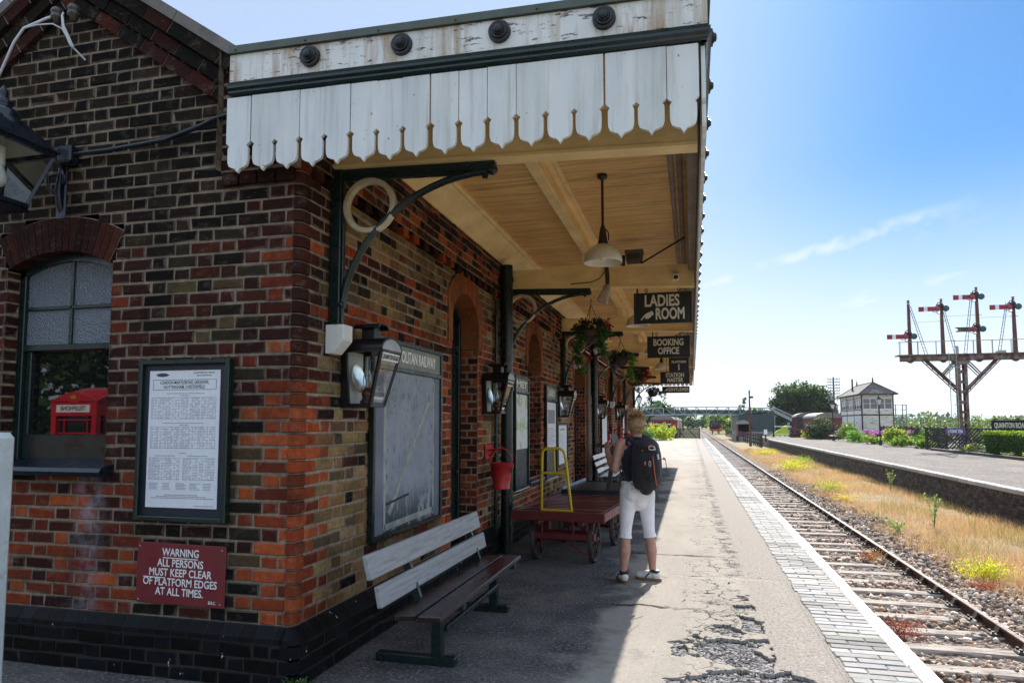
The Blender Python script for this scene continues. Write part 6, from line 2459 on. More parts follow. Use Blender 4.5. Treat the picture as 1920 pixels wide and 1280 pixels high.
# ------------------------------------------------------------ across the line: signal gantry
GY = 48.0
def gz(z36): return 1.55 + (z36 - 1.55) * GY / 36
def gxx(x36): return x36 * GY / 36
gan = thing('signal_gantry', 'tall rusty bracket signal with four dolls and semaphore arms behind the lattice fence', 'railway signal', (gxx(12.08), GY, 0))
S = GY / 36
m = MB()
for x in (-.19, .19):
    for yy in (-.18, .18):
        m.box(x - .09, x + .09, yy - .012, yy + .012, 0, gz(4.4))
    m.box(x - .012 + (.08 if x > 0 else -.08), x + .012 + (.08 if x > 0 else -.08), -.18, .18, 0, gz(4.4))
    m.box(x - .09, x + .09, -.19, -.17, 0, gz(4.4))
for zz in np.arange(.3, gz(4.2), .62):
    m.box(-.19, .19, -.20, -.185, zz, zz + .16)
    m.box(-.19, .19, .185, .20, zz, zz + .16)
m.frustum((-.32, .32, -.24, .24), (-.5, .5, -.3, .3), gz(4.25), gz(4.5))
m.build('column', MT['rotten_paint'], gan)
m = MB()
xl, xr = gxx(9.60) - gxx(12.08), 4.1
z0, z1 = gz(4.46), gz(4.70)
m.cbox(xl, xr, -.34, -.26, z0, z1, b=.01)
m.cbox(xl, xr, .26, .34, z0, z1, b=.01)
m.box(xl - .25, xr, -.48, .48, z1, z1 + .05)
for x in np.arange(xl, xr, .9):
    m.box(x, x + .1, -.26, .26, z0 + .05, z1 - .05)
m.build('deck_beam', MT['rotten_paint'], gan)
m = MB()
for s in (-1, 1):
    for yy in (-.2, .2):
        m.bar((s * 1.92, yy, z0 + .02), (s * .17, yy, gz(3.05)), .05, .10)
        m.bar((s * 2.10, yy, z0 + .02), (s * .17, yy, gz(2.90)), .05, .05)
        m.bar((s * .42, yy, gz(4.36)), (s * 1.08, yy, gz(3.78)), .05, .06)
        m.bar((s * .36, yy, gz(4.24)), (s * 1.0, yy, gz(3.70)), .05, .04)
    for q in np.linspace(.1, .9, 6):
        a = Vector((s * 1.95, 0, z0)).lerp(Vector((s * .17, 0, gz(3.0))), q)
        m.box(a.x - .06, a.x + .06, -.2, .2, a.z - .05, a.z + .02)
m.build('strut', MT['rust'], gan)
m = MB()
for yy, zt in ((-.46, .84), (.46, .92)):
    xs = np.arange(xl - .2, xr, 1.02)
    for x in xs:
        m.tube((x + (.3 if yy > 0 else 0), yy, z1), (x + (.3 if yy > 0 else 0), yy, z1 + zt), .018, n=5)
        m.sphere((x + (.3 if yy > 0 else 0), yy, z1 + zt), .04, n=1)
    m.tube((xl - .2, yy, z1 + zt), (xr, yy, z1 + zt), .012, n=5)
m.tube((xl - .2, -.46, z1 + .84), (xl - .2, .46, z1 + .92), .012, n=5)
m.cbox(1.95, 2.4, -.2, .2, z1 + .05, z1 + .22, b=.02)
m.box(-.25, -.12, -.1, .0, z1, z1 + .55)
m.build('handrail', MT['steel'], gan)
m = MB()
lx = gxx(11.62) - gxx(12.08)
for s in (-.2, .2):
    m.bar((lx + s, -.55, 0), (lx + s, -.55, z1 + .1), .03, .03)
for zz in np.arange(.25, z1, .27):
    m.tube((lx - .2, -.55, zz), (lx + .2, -.55, zz), .010, n=4)
m.box(lx, -.15, -.56, -.54, gz(2.4), gz(2.43))
m.box(lx - .3, -.15, -.56, -.54, gz(4.1), gz(4.14))
m.build('ladder', MT['steel'], gan)
red_arm = paint('signal_arm_red', (.30, .012, .03), .5, (.15, .01, .02), 4, (.5, .8))
lensg = paint('lens_green_blue', (.02, .07, .075), .2, bump=0)
lensr = paint('lens_red', (.32, .02, .04), .15, bump=0)
def doll(x36, ztop36, arms, wire_x=None, lad=None):
    x = gxx(x36) - gxx(12.08)
    zt = gz(ztop36)
    t = MB()
    t.frustum((x - .10, x + .10, -.10, .10), (x - .065, x + .065, -.065, .065), z1, zt - .15)
    t.frustum((x - .2, x + .2, -.2, .2), (x - .1, x + .1, -.1, .1), z1, z1 + .12)
    t.frustum((x - .2, x + .2, -.2, .2), (x - .05, x + .05, -.05, .05), z0 - .0, z0 - .13)
    t.lathe([(.0, .15), (.05, .14), (.11, .12), (.05, .08), (.06, .02), (.10, -.02), (.05, -.06)], 10, T(x, 0, zt - .05))
    p = t.build('doll_post', MT['post_rust'], gan)
    for (z36, fish) in arms:
        z = gz(z36)
        h = .15
        y = -.16
        am = MB()
        L_ = 1.32
        if fish:
            am.prism([(x - L_ + .22, z), (x - L_, z + h), (x - .16, z + h * .9), (x - .16, z - h * .9), (x - L_, z - h)], .03, face_ny((0, y + .03, 0)))
            o = am.build('signal_arm', paint('distant_arm_ochre', (.045, .038, .025), .5, (.20, .125, .03), 2.2, (.55, .65)), p)
            sm = MB()
        else:
            am.prism([(x - L_, z + h), (x - .16, z + h * .9), (x - .16, z - h * .9), (x - L_, z - h)], .03, face_ny((0, y + .03, 0)))
            o = am.build('signal_arm', red_arm, p)
            sm = MB()
            sm.box(x - L_ + .30, x - L_ + .50, y - .006, y - .001, z - h, z + h)
            sm.build('white_stripe', MT['white_text'], p)
        sp = MB()
        sp.prism([(x - .30 + .16 * math.cos(q), z + .16 * math.sin(q)) for q in np.linspace(0, 2 * math.pi, 15)[:-1]], .03, face_ny((0, y + .01, 0)))
        sp.cbox(x - .3, x + .28, y - .03, y + .02, z - .05, z + .05, b=.01)
        sp.lathe([(.15, .0), (.15, .03), (.19, .03), (.19, .0)], 16, face_ny((x + .2, y, z)))
        sp.cbox(x - .25, x + .12, -.12, -.06, z + .1, z + .28, b=.03)
        sp.path([(x - .35, -.1, z + .12), (x - .22, -.1, z + .36), (x - .05, -.1, z + .42)], .03, 5)
        sp.path([(x - .05, -.1, z - .22), (x - .2, -.1, z - .3), (x - .3, -.1, z - .24)], .03, 5)
        sp.path([(x - .55, -.12, z - h - .0), (x - .4, -.12, z - h - .06), (x - .2, -.12, z - h)], .018, 5)
        sp.build('spectacle', MT['black_iron'], p)
        for dx_, mt in ((-.28, lensr), (.2, lensg)):
            sp = MB()
            sp.lathe([(0, .02), (.12, .012), (.15, 0)], 14, face_ny((x + dx_, y - .028, z)))
            sp.build('lens', mt, p)
    if lad:
        lm = MB()
        a = Vector((x + lad[0], .1, z1))
        b_ = Vector((x + lad[1], .1, zt - .25))
        for s in (-.12, .12):
            lm.bar((a.x + s, a.y + s, a.z), (b_.x + s * .7, b_.y + s, b_.z), .025, .025)
        for q in np.linspace(.03, .97, 15):
            c = a.lerp(b_, q)
            lm.tube((c.x - .12, c.y - .12, c.z), (c.x + .12, c.y + .12, c.z), .009, n=4)
        lm.build('ladder', MT['black_iron'], p)
    return x, zt
d1 = doll(10.0, 7.27, [(5.61, False)], lad=(.95, .10))
d2 = doll(11.38, 7.28, [(6.87, False)], lad=(.75, .08))
d3 = doll(12.84, 7.76, [(7.36, False), (5.865, True)], lad=(-.72, -.22))
d4 = doll(14.30, 7.25, [(6.84, False)], lad=(-.85, -.30))
m = MB()
for a, b_, z in ((d1, d2, gz(6.28)), (d2, d3, gz(6.52)), (d3, d4, gz(6.40))):
    m.tube((a[0], 0, z), (b_[0], 0, z + .03), .010, n=4)
    m.tube((b_[0] - .2, 0, z + .03), (b_[0] + .25, 0, z + .03), .02, n=4)
m.build('stay_wire', MT['steel'], gan)

# ------------------------------------------------------------ fences, hedge, name board, garden
def lattice(p0, p1, h, label, dens=.16, bw=.075, name='lattice_fence', z=0., cap=True):
    t = thing(name, label, 'fence', (p0[0], p0[1], z))
    d = Vector((p1[0] - p0[0], p1[1] - p0[1], 0))
    ln = d.length
    d.normalize()
    F = frame((0, 0, 0), d, (0, 0, 1), Vector((d.y, -d.x, 0)))
    for s, zo in ((1, .02), (-1, -.02)):
        m = MB()
        u = -h
        while u < ln:
            a0, b0 = (u, 0), (u + h * .95, h)
            if s < 0: a0, b0 = (u, h), (u + h * .95, 0)
            # clip to the panel
            (xa, za), (xb, zb) = a0, b0
            if xb > 0.02 and xa < ln:
                if xa < 0:
                    q = -xa / (xb - xa); za = za + (zb - za) * q; xa = 0
                if xb > ln:
                    q = (ln - xa) / (xb - xa); zb = za + (zb - za) * q; xb = ln
                m.bar((xa, za + .06, zo), (xb, zb + .06, zo), bw, .018, up=(0, 0, 1), M=F)
            u += dens * (1 if s > 0 else 5)
        m.build('lattice', MT['black_wood'], t)
    m = MB()
    for zz in ((.10, .5 * h, h + .02) if cap else (.1, h * .6)):
        m.box(0, ln, zz, zz + .07, -.035, .035, M=F)
    m.build('rail', MT['black_wood'], t)
    k = max(1, round(ln / 1.9))
    for i in range(k + 1):
        m = MB()
        m.box(ln * i / k - .06, ln * i / k + .06, 0, h + .16, -.06, .06, M=F)
        m.build('post', MT['black_wood'], t)
    return t
lattice((13.75, 47.0), (16.9, 43.9), 1.18, 'dark lattice fence carrying the blue tea sign below the signal gantry', .20)
lattice((16.7, 70), (14.9, 47.3), 1.20, 'dark lattice fence behind the garden of flowers', .22)
lattice((17.0, 43.8), (17.2, 26), 1.2, 'dark lattice fence behind the station name board', .25)
t = thing('enamel_sign', 'small blue enamel sign reading LYONS TEA on the dark lattice fence', 'sign', (14.55, 46.05, .92))
FL = frame((0, 0, 0), Vector((1, -.98, 0)).normalized(), (0, 0, 1), Vector((-.98, -1, 0)).normalized())
m = MB()
m.box(-.05, 1.02, 0, .34, .0, .02, M=FL)
bd = m.build('border', paint('violet_enamel', (.16, .08, .26), .3, bump=0), t)
m = MB()
m.box(-.0, .97, .04, .30, .02, .026, M=FL)
m.build('panel', paint('blue_enamel', (.03, .03, .16), .3, bump=0), t)
text('LYONS TEA', .25, FL @ T(.485, .17, .028), MT['white_text'], t, sx=.64, bold=.02, depth=.002, local=True)
t = thing('station_name_board', 'long dark green station name board reading QUAINTON ROAD above the clipped hedge', 'sign', (15.0, 38.7, 0))
m = MB()
m.cbox(-.03, .03, -2.2, 2.2, 1.20, 1.70, b=.015)
bd = m.build('board', paint('dark_green_board', (.010, .022, .017), .8, bump=.05, spec=.1), t)
m = MB()
m.cbox(-.045, .05, -2.24, 2.24, 1.70, 1.735, b=.01)
m.cbox(-.045, .05, -2.24, 2.24, 1.165, 1.20, b=.01)
m.build('rim', MT['black_board'], t)
for y in (-1.9, -.6, .7, 1.9):
    m = MB()
    m.cbox(.032, .14, y - .06, y + .06, 0, 1.72, b=.01)
    m.lathe([(.10, 0), (.11, .03), (.07, .06), (0, .09)], 12, T(.07, y, 1.74))
    m.build('post', MT['black_wood'], t)
text('QUAINTON ROAD', .36, face_nx((-.033, .0, 1.45)), MT['cream_text'], bd, sx=1.17, bold=.025, depth=.004, local=True)
HED = [(.05, .11, .018), (.035, .085, .015), (.08, .16, .02), (.02, .055, .012)]
def hedge(x0, x1, y0, y1, z0, z1, n, size, cols, label, name='hedge', topcols=None):
    t = thing(name, label, 'hedge', ((x0 + x1) / 2, (y0 + y1) / 2, z0))
    m = MB()
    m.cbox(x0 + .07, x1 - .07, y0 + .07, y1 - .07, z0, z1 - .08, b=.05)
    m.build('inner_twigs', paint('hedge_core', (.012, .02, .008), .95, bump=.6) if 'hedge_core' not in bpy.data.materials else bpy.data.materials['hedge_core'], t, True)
    def shell(n):
        a = np.array([(x1 - x0) * (z1 - z0), (y1 - y0) * (z1 - z0), (x1 - x0) * (y1 - y0)])
        a = a / a.sum()
        f = rng.choice(3, n, p=a)
        u = rng.random((n, 3))
        s = rng.random(n) < .5
        u[f == 0, 1] = s[f == 0]
        u[f == 1, 0] = s[f == 1]
        u[f == 2, 2] = 1
        p = np.array([x0, y0, z0]) + u * np.array([x1 - x0, y1 - y0, z1 - z0])
        return p + rng.normal(size=(n, 3)) * size * .7
    p = shell(n) - np.array(t.location)
    nrm = rng.normal(size=(n, 3))
    nrm /= np.linalg.norm(nrm, axis=1)[:, None]
    tt = np.cross(nrm, rng.normal(size=(n, 3)))
    tt /= np.linalg.norm(tt, axis=1)[:, None]
    bb = np.cross(nrm, tt)
    s = size * (.6 + .8 * rng.random((n, 1)))
    V = np.stack([p - tt * s, p + bb * s * .6, p + tt * s, p - bb * s * .6], 1).reshape(-1, 3)
    cl = np.array(cols)[rng.integers(0, len(cols), n)] * (.7 + .6 * rng.random((n, 1)))
    if topcols is not None:  # most leaves near the top take a second palette
        k = (p[:, 2] > (z1 - z0) - .14) & (rng.random(n) < .8)
        cl[k] = np.array(topcols)[rng.integers(0, len(topcols), k.sum())]
    np_mesh('foliage', V, np.arange(4 * n).reshape(n, 4), cl, MT['leaf'], t)
    return t
hedge(14.12, 14.95, 30, 39.7, 0.02, 1.14, 15000, .045, HED, 'clipped box hedge with yellow green leaves on top in front of the name board', 'clipped_hedge', [(.20, .30, .02), (.28, .36, .03), (.14, .22, .02)])
t = thing('timber_edging', 'dark timber edging boards along the flower bed of the opposite platform', 'edging', (13.5, 38, 0))
m = MB()
y = 30.0
while y < 44:
    m.cbox(-.05 + random.uniform(-.02, .02), .05, y - 38, y + 1.9 - 38, 0, .14, b=.015)
    y += 1.93
m.build('board', MT['black_wood'], t)
t = thing('utility_box', 'grey box at the end of the lattice fence behind the clipped hedge', 'box', (16.3, 43.2, 0))
m = MB()
m.cbox(-.35, .35, -.25, .25, 0, .85, b=.02)
m.cbox(-.38, .38, -.28, .28, .85, .90, b=.015)
m.build('cabinet', MT['steel'], t)
def bush(loc, r, n, size, cols, label, name='garden_plant', cat='plant', fl=None, core=True):
    t = thing(name, label, cat, loc)
    rx, ry, rz = r
    bl = [(0, 0, rz * .9, rx, ry, rz)] + [(random.uniform(-.5, .5) * rx, random.uniform(-.5, .5) * ry, rz * random.uniform(.5, 1.2), rx * .55, ry * .55, rz * .6) for _ in range(4)]
    leaves('foliage', bl, n, size, cols, MT['leaf'], t, clump=max(25, n // 14), csize=min(rx, rz) * .16, shell=.7, flat=.3)
    if fl:
        cols2, nf, sz, spread = fl
        leaves('flowers', [(0, 0, rz * 1.5, rx * spread, ry * spread, rz * .55)], nf, sz, cols2, MT['petal'], t, clump=max(10, nf // 12), csize=.06, shell=.8, aspect=.9)
    m = MB()
    for k in range(5):
        a = random.uniform(0, 6.28)
        m.path([(0, 0, 0), (rx * .3 * math.cos(a), ry * .3 * math.sin(a), rz), (rx * .6 * math.cos(a), ry * .6 * math.sin(a), rz * 1.5)], .012, 4)
    m.build('stem', MT['bark'], t)
    return t
LIM = [(.22, .32, .05), (.30, .38, .06), (.14, .24, .04), (.10, .18, .03)]
MID = [(.07, .15, .03), (.11, .20, .04), (.05, .10, .025), (.15, .25, .05)]
DRK = [(.025, .055, .02), (.04, .08, .025), (.015, .035, .015), (.08, .12, .06)]
MAG = [(.42, .06, .42), (.55, .14, .52), (.34, .04, .34), (.6, .25, .55)]
GLD = [(.50, .42, .03), (.36, .36, .04), (.22, .28, .04), (.6, .5, .06)]
bush((14.0, 48.6, 0), (.75, .8, .38), 1700, .06, MID + LIM[:2], 'low glossy green plant at the near end of the garden')
bush((13.6, 51.4, 0), (.9, .9, .42), 1700, .06, LIM, 'low pale green plant next along the garden from the fence')
bush((13.9, 54.5, 0), (1.0, 1.0, .72), 2400, .07, GLD[2:] + LIM[:2] + LIM[2:], 'rounded golden green shrub in the middle of the garden')
bush((14.9, 50.6, 0), (.9, 1.0, .62), 2000, .06, MID, 'mid green leafy shrub beside the dark fence')
bush((13.3, 58.3, 0), (.9, 1.4, .38), 1800, .06, LIM + [(.3, .3, .12)], 'low feathery plant in front of the purple flowers')
bush((13.0, 62.5, 0), (.8, 1.1, .55), 1800, .06, [(.12, .30, .03), (.2, .4, .05), (.09, .2, .03)], 'upright bright green grassy plant in the garden')
for k, (x, y, s) in enumerate(((15.0, 56.5, 1.0), (14.6, 60.5, 1.0), (14.4, 65.0, .9))):
    bush((x, y, 0), (1.1 * s, 1.3 * s, .55 * s), 1400, .06, MID[:3] + DRK[:1], ['nearest tall magenta flowering plant against the dark fence', 'tall magenta flowering plant in the middle of the three', 'farthest magenta flowering plant beside the bright green grassy plant'][k], fl=(MAG, 520, .055, .95))
bush((13.2, 66.5, 0), (.9, .9, .95), 1800, .07, LIM[1:] + MID[:2], 'leafy lime green shrub behind the garden bench')
bush((12.4, 75, 0), (1.3, 1.3, 1.15), 2800, .09, DRK + [(.14, .18, .12)], 'dark blue green round shrub near the platform end')
bush((11.6, 76.5, 0), (.9, 1.0, .42), 1300, .07, GLD, 'low yellow flowering shrub near the platform end')
bush((13.9, 41.3, .05), (.30, 1.4, .16), 900, .035, [(.22, .24, .12), (.16, .2, .08), (.3, .28, .16)], 'grey green rockery plant spilling over the timber edging')
bush((14.4, 41.6, 0), (.45, .7, .28), 900, .04, LIM + GLD[:2] + [(.4, .2, .3)], 'small pale bush with yellow flowers left of the clipped hedge')
bush((13.85, 33.8, 0), (.30, .42, .24), 900, .035, GLD, 'yellow flowering plant at the foot of the clipped hedge')
bush((13.8, 36.0, 0), (.25, .5, .14), 700, .035, [(.2, .22, .1), (.28, .28, .14)], 'low silvery plant on the timber edging before the clipped hedge')
# garden bench on the far platform
t = thing('garden_bench', 'small pale bench half hidden among the garden shrubs', 'bench', (12.5, 69.5, 0))
m = MB()
for k in range(3):
    m.cbox(-.1 + k * .16, .03 + k * .16, -.9, .9, .42, .45, b=.006)
m.build('seat', MT['steel'], t)
m = MB()
for k in range(2):
    m.cbox(.40, .43, -.9, .9, .58 + k * .18, .70 + k * .18, b=.006)
m.build('backrest', MT['steel'], t)
for y in (-.8, .8):
    m = MB()
    m.bar((-.08, y, 0), (-.08, y, .43), .05, .05)
    m.bar((.40, y, 0), (.42, y, .9), .05, .05)
    m.build('leg', MT['black_iron'], t)
# platform lamps
def lamp_post(loc, h, label, s=1.0):
    t = thing('lamp_post', label, 'lamp', loc, 0, 'lantern posts along the platforms')
    m = MB()
    m.lathe([(.11, 0), (.11, .25), (.07, .32), (.05, .5), (.045, h - .75), (.06, h - .72), (.04, h - .70)], 10)
    m.bar((-.28, 0, h - .95), (.28, 0, h - .95), .03, .03)
    m.build('post', MT['black_iron'], t)
    m = MB()
    z = h - .70
    for sx in (-1, 1):
        for sy in (-1, 1):
            m.bar((sx * .09, sy * .09, z), (sx * .18, sy * .18, z + .38), .02, .02)
    m.frustum((-.20, .20, -.20, .20), (-.07, .07, -.07, .07), z + .38, z + .52)
    m.lathe([(.08, z + .5), (.08, z + .56), (.05, z + .6), (.02, z + .62), (.03, z + .66), (0, z + .72)], 10)
    m.box(-.1, .1, -.1, .1, z - .02, z)
    m.build('lantern_frame', MT['black_iron'], t)
    m = MB()
    m.frustum((-.085, .085, -.085, .085), (-.175, .175, -.175, .175), z + .01, z + .37)
    m.build('lantern_glass', paint('white_lantern_glass', (.62, .66, .66), .2, bump=0) if 'white_lantern_glass' not in bpy.data.materials else bpy.data.materials['white_lantern_glass'], t)
    return t
lp = lamp_post((13.15, 55.2, 0), 3.6, 'lantern on a slim black post in front of the signal box')
dup(lp, (12.6, 69.2, 0), label='lantern on a black post beside the tall pole and red van')
dup(lp, (-3.35, 47, 0), label='lantern on a black post beyond the end of the station building')

# ------------------------------------------------------------ signal box
sb = thing('signal_box', 'weathered white timber signal box with glazed upper floor and hipped slate roof', 'signal box', (17.4, 80, 0))
WB, DB, HE, HF = 3.05, 10.6, 4.62, 2.45
brn = paint('dark_brown_trim', (.07, .022, .02), .6, (.04, .02, .018), 4, (.5, .8))
wht = paint('flaking_white_boards', (.68, .69, .66), .7, (.3, .27, .22), 2.4, (.58, .74), stretch=(1, 1, 3.0), bump=.3)
wht2 = paint('flaking_cream_boards', (.66, .62, .52), .7, (.22, .2, .17), 2.6, (.52, .64), stretch=(.6, 1, 3.0), bump=.3)
m = MB()
for k in range(int(HF / .16)):
    m.cbox(0, WB, .0, .05 + .012, k * .16, k * .16 + .165, b=.01)
m.build('boarding', wht2, sb)
m = MB()
for k in range(int(HF / .16)):
    m.cbox(.0, .06, .06, DB, k * .16, k * .16 + .165, b=.01)
m.box(WB - .05, WB, .06, DB, 0, HE)
m.box(.06, WB - .06, DB - .06, DB, 0, HE)
m.box(.06, WB - .06, .06, DB - .06, HF - .05, HF)
m.build('boarding', wht, sb)
m = MB()
m.cbox(.0, WB, .0, .07, HF, 3.05, b=.01)
m.cbox(.0, WB, .0, .07, HE - .42, HE, b=.01)
m.build('panel', wht2, sb)
m = MB()
m.cbox(.0, .07, .07, DB, HF, 3.0, b=.01)
m.cbox(.0, .07, .07, DB, HE - .35, HE, b=.01)
m.build('panel', wht, sb)
m = MB()
for x in (-.03, WB - .09):
    m.cbox(x, x + .12, -.03, .09, 0, HE, b=.01)
for k in range(4):
    y = k * (DB - .12) / 3
    m.cbox(-.03, .09, y, y + .14, 0, HE, b=.01)
m.cbox(-.02, WB + .02, -.02, .08, HF - .06, HF + .08, b=.01)
m.cbox(-.02, .08, .08, DB, HF - .06, HF + .08, b=.01)
m.cbox(-.02, .08, .08, DB, 2.95, 3.04, b=.01)
m.build('corner_post', brn, sb)
wg = sheet_glass('signal_box_glass', 1.6)
def sbwin(x0, x1, y0, y1, n):
    m = MB()
    z0_, z1_ = 3.05, HE - .42
    for i in range(n + 1):
        q = i / n
        if y0 == y1:
            x = x0 + (x1 - x0) * q
            m.cbox(x - .035, x + .035, y0, y0 + .06, z0_, z1_, b=.006)
        else:
            y = y0 + (y1 - y0) * q
            m.cbox(x0, x0 + .06, y - .06, y + .06, z0_, z1_, b=.006)
    for zz in (z0_, (z0_ + z1_) / 2, z1_ - .06):
        w_ = .06 if zz != (z0_ + z1_) / 2 else .03
        if y0 == y1: m.cbox(x0, x1, y0 + .004, y0 + .05, zz, zz + w_, b=.005)
        else: m.cbox(x0 + .004, x0 + .05, y0, y1, zz, zz + w_, b=.005)
    o = m.build('window', MT['white_wood'], sb)
    m = MB()
    if y0 == y1: m.box(x0, x1, y0 + .035, y0 + .042, z0_, z1_)
    else: m.box(x0 + .035, x0 + .042, y0, y1, z0_, z1_)
    m.build('pane', glass_mat('signal_box_pane', (.22, .26, .28), .12) if 'signal_box_pane' not in bpy.data.materials else bpy.data.materials['signal_box_pane'], o)
sbwin(.14, WB - .14, .02, .02, 4)
for k in range(3):
    y = k * (DB - .12) / 3 + .14
    sbwin(.02, .02, y, y + (DB - .12) / 3 - .14, 3)
m = MB()
ov = .38
e0, e1, f0, f1 = -ov, WB + ov, -ov, DB + ov
rx = WB / 2
zr = HE + 1.35
ra, rb = (rx, rx + .1, zr), (rx, DB - rx - .1, zr)
vs = [(e0, f0, HE), (e1, f0, HE), (e1, f1, HE), (e0, f1, HE), ra, rb]
m.add(vs, [(0, 1, 4), (1, 2, 5, 4), (2, 3, 5), (3, 0, 4, 5)])
m.add([(x, y, z - .05) for x, y, z in vs[:4]], [(3, 2, 1, 0)])
rf = m.build('roof', paint('patched_slate', (.10, .088, .08), .9, (.26, .235, .21), 2.2, (.52, .66), stretch=(1, 1, 3), bump=.4, bscale=16), sb)
m = MB()
for a, b_ in ((vs[0], ra), (vs[1], ra), (vs[2], rb), (vs[3], rb), (ra, rb)):
    m.tube(a, b_, .07, n=6)
for a, b_ in ((0, 1), (1, 2), (2, 3), (3, 0)):
    m.tube(vs[a], vs[b_], .06, n=6)
for p in (ra, rb):
    m.lathe([(.12, 0), (.06, .15), (.10, .22), (.05, .30), (.07, .38), (.02, .5), (.0, .85)], 8, T(*p))
m.tube((.6, 6.9, HE + .4), (.6, 6.9, HE + 2.0), .09, n=8)
m.build('ridge', MT['black_wood'], rf)
m = MB()
for x in (WB + .25, WB + 1.25):
    for y in (.3, 1.6):
        m.bar((x, y, 0), (x, y, HF + 1.1), .08, .08)
m.box(WB, WB + 1.35, .2, 1.7, HF - .08, HF)
for z in (HF + .55, HF + 1.05):
    m.bar((WB, .25, z), (WB + 1.3, .25, z), .05, .05)
    m.bar((WB + 1.28, .25, z), (WB + 1.28, 1.7, z), .05, .05)
for k in range(10):
    q = k / 10
    m.box(WB + .2, WB + 1.2, 1.7 + q * 2.5, 1.9 + q * 2.5, HF * (1 - q) - .1, HF * (1 - q) - .05)
m.bar((WB + .25, 1.7, HF), (WB + .25, 4.3, 0), .06, .2)
m.bar((WB + 1.25, 1.7, HF), (WB + 1.25, 4.3, 0), .06, .2)
m.build('stair', MT['bridge_green'], sb)
m = MB()
m.lathe([(0, 0), (.22, .02), (.3, .3), (.24, .6), (.0, .72)], 10, T(.55, .5, 3.1))
for k in range(9):
    m.tube((.9 + k * .22, 1.2, HF), (.9 + k * .22, 1.0, 3.55), .03, n=5)
m.build('levers', MT['black_iron'], sb)

# ------------------------------------------------------------ signals, poles, footbridge, sheds, rolling stock
t = thing('signal_post', 'slim rusty signal post in front of the footbridge', 'railway signal', (5.62, 72.5, -.7))
m = MB()
m.frustum((-.12, .12, -.12, .12), (-.06, .06, -.06, .06), 0, 5.3)
m.lathe([(.09, 0), (.12, .05), (.05, .1), (.08, .2), (0, .3)], 8, T(0, 0, 5.3))
m.build('post', MT['post_rust'], t)
m = MB()
m.box(.0, .35, -.1, -.06, 4.75, 4.95)
m.lathe([(.13, 0), (.13, .08)], 10, face_ny((.42, -.1, 4.85)))
m.bar((.0, -.1, 1.9), (.4, -.1, 1.75), .06, .12)
m.bar((.0, 0, 1.6), (.1, 0, 2.2), .2, .06)
m.build('fittings', MT['black_iron'], t)
def telegraph(loc, h, label, na):
    t = thing('telegraph_pole', label, 'pole', loc)
    m = MB()
    m.tube((0, 0, 0), (0, 0, h), .15, .09, n=8)
    m.build('pole', MT['post_rust'], t)
    for k in range(na):
        m = MB()
        z = h - .3 - k * .36
        m.box(-.72, .72, -.17, -.09, z - .04, z + .04)
        for x in (-.66, -.38, .38, .66):
            m.lathe([(.04, 0), (.055, .06), (.03, .12), (0, .15)], 6, T(x, -.13, z + .04))
        m.build('crossarm', paint('weathered_arm', (.18, .2, .19), .7) if 'weathered_arm' not in bpy.data.materials else bpy.data.materials['weathered_arm'], t)
    return t
telegraph((17.5, 95, -.5), 7.9, 'tall telegraph pole with many cross arms between the big tree and signal box', 8)
fb = thing('footbridge', 'grey green lattice girder footbridge spanning the railway', 'footbridge', (0, 120, -1))
m = MB()
xs = np.linspace(-11.5, 13.0, 15)
def top(x): return 5.05 + .22 - .0016 * (x - .5) ** 2 * 1.0
for yy in (-.9, .9):
    for a, b_ in zip(xs[:-1], xs[1:]):
        za, zb = top(a) - .0, top(b_)
        ba, bb = za - 1.20 - .0005 * (a - .5) ** 2, zb - 1.20 - .0005 * (b_ - .5) ** 2
        m.bar((a, yy, za), (b_, yy, zb), .10, .10)
        m.bar((a, yy, ba), (b_, yy, bb), .12, .18)
        m.bar((a, yy, ba), (a, yy, za), .10, .10)
        if a < 1: m.bar((a, yy, za), (b_, yy, bb), .06, .08)
        else: m.bar((a, yy, ba), (b_, yy, zb), .06, .08)
m.build('truss', paint('pale_bridge_paint', (.30, .36, .36), .6, (.2, .22, .22), 2, (.5, .8)), fb)
m = MB()
for yy in (-.82, .82):
    for a, b_ in zip(xs[:-1], xs[1:]):
        m.add([(a, yy, top(a) - 1.22), (b_, yy, top(b_) - 1.22), (b_, yy, top(b_) - .42), (a, yy, top(a) - .42)], [(0, 1, 2, 3)])
        for k in range(4):
            xx = a + (b_ - a) * k / 4
            m.box(xx - .03, xx + .03, yy - .04, yy + .04, top(xx) - 1.2, top(xx) - .42)
m.add([(x, y, top(x) - 1.2) for x in xs for y in (-.8, .8)], [(2 * i, 2 * i + 1, 2 * i + 3, 2 * i + 2) for i in range(len(xs) - 1)])
m.build('parapet', MT['teal_dark'], fb)
m = MB()
for yy in (-.9, .9):
    m.bar((13.0, yy, 4.6), (17.5, yy, 2.2), .12, .35)
    m.bar((13.0, yy, 5.2), (17.5, yy, 2.9), .08, .10)
    for q in (0, .33, .66, 1):
        m.bar((13 + 4.5 * q, yy, 3.6 - 2.4 * q + 1), (13 + 4.5 * q, yy, 5.2 - 2.3 * q), .08, .08)
for x in (13.0, 15.2, 17.4, -11.5):
    for yy in (-.8, .8):
        m.bar((x, yy, 0), (x, yy, top(min(x, 13)) - 1.2 - max(0, x - 13) * .5), .18, .18)
m.build('stair', MT['steel'], fb)
t = thing('goods_shed', 'dark sheeted shed under the right end of the footbridge', 'shed', (8.6, 104, -.9))
m = MB()
m.box(-2.3, 2.4, -3, 14, 1.35, 3.7)
m.build('wall', MT['teal_dark'], t)
m = MB()
m.box(-2.29, 2.39, -2.99, 13.9, 0, 1.35)
m.build('base', paint('pale_shed_base', (.26, .28, .29), .8, (.14, .15, .16), 1, (.45, .6)), t)
m = MB()
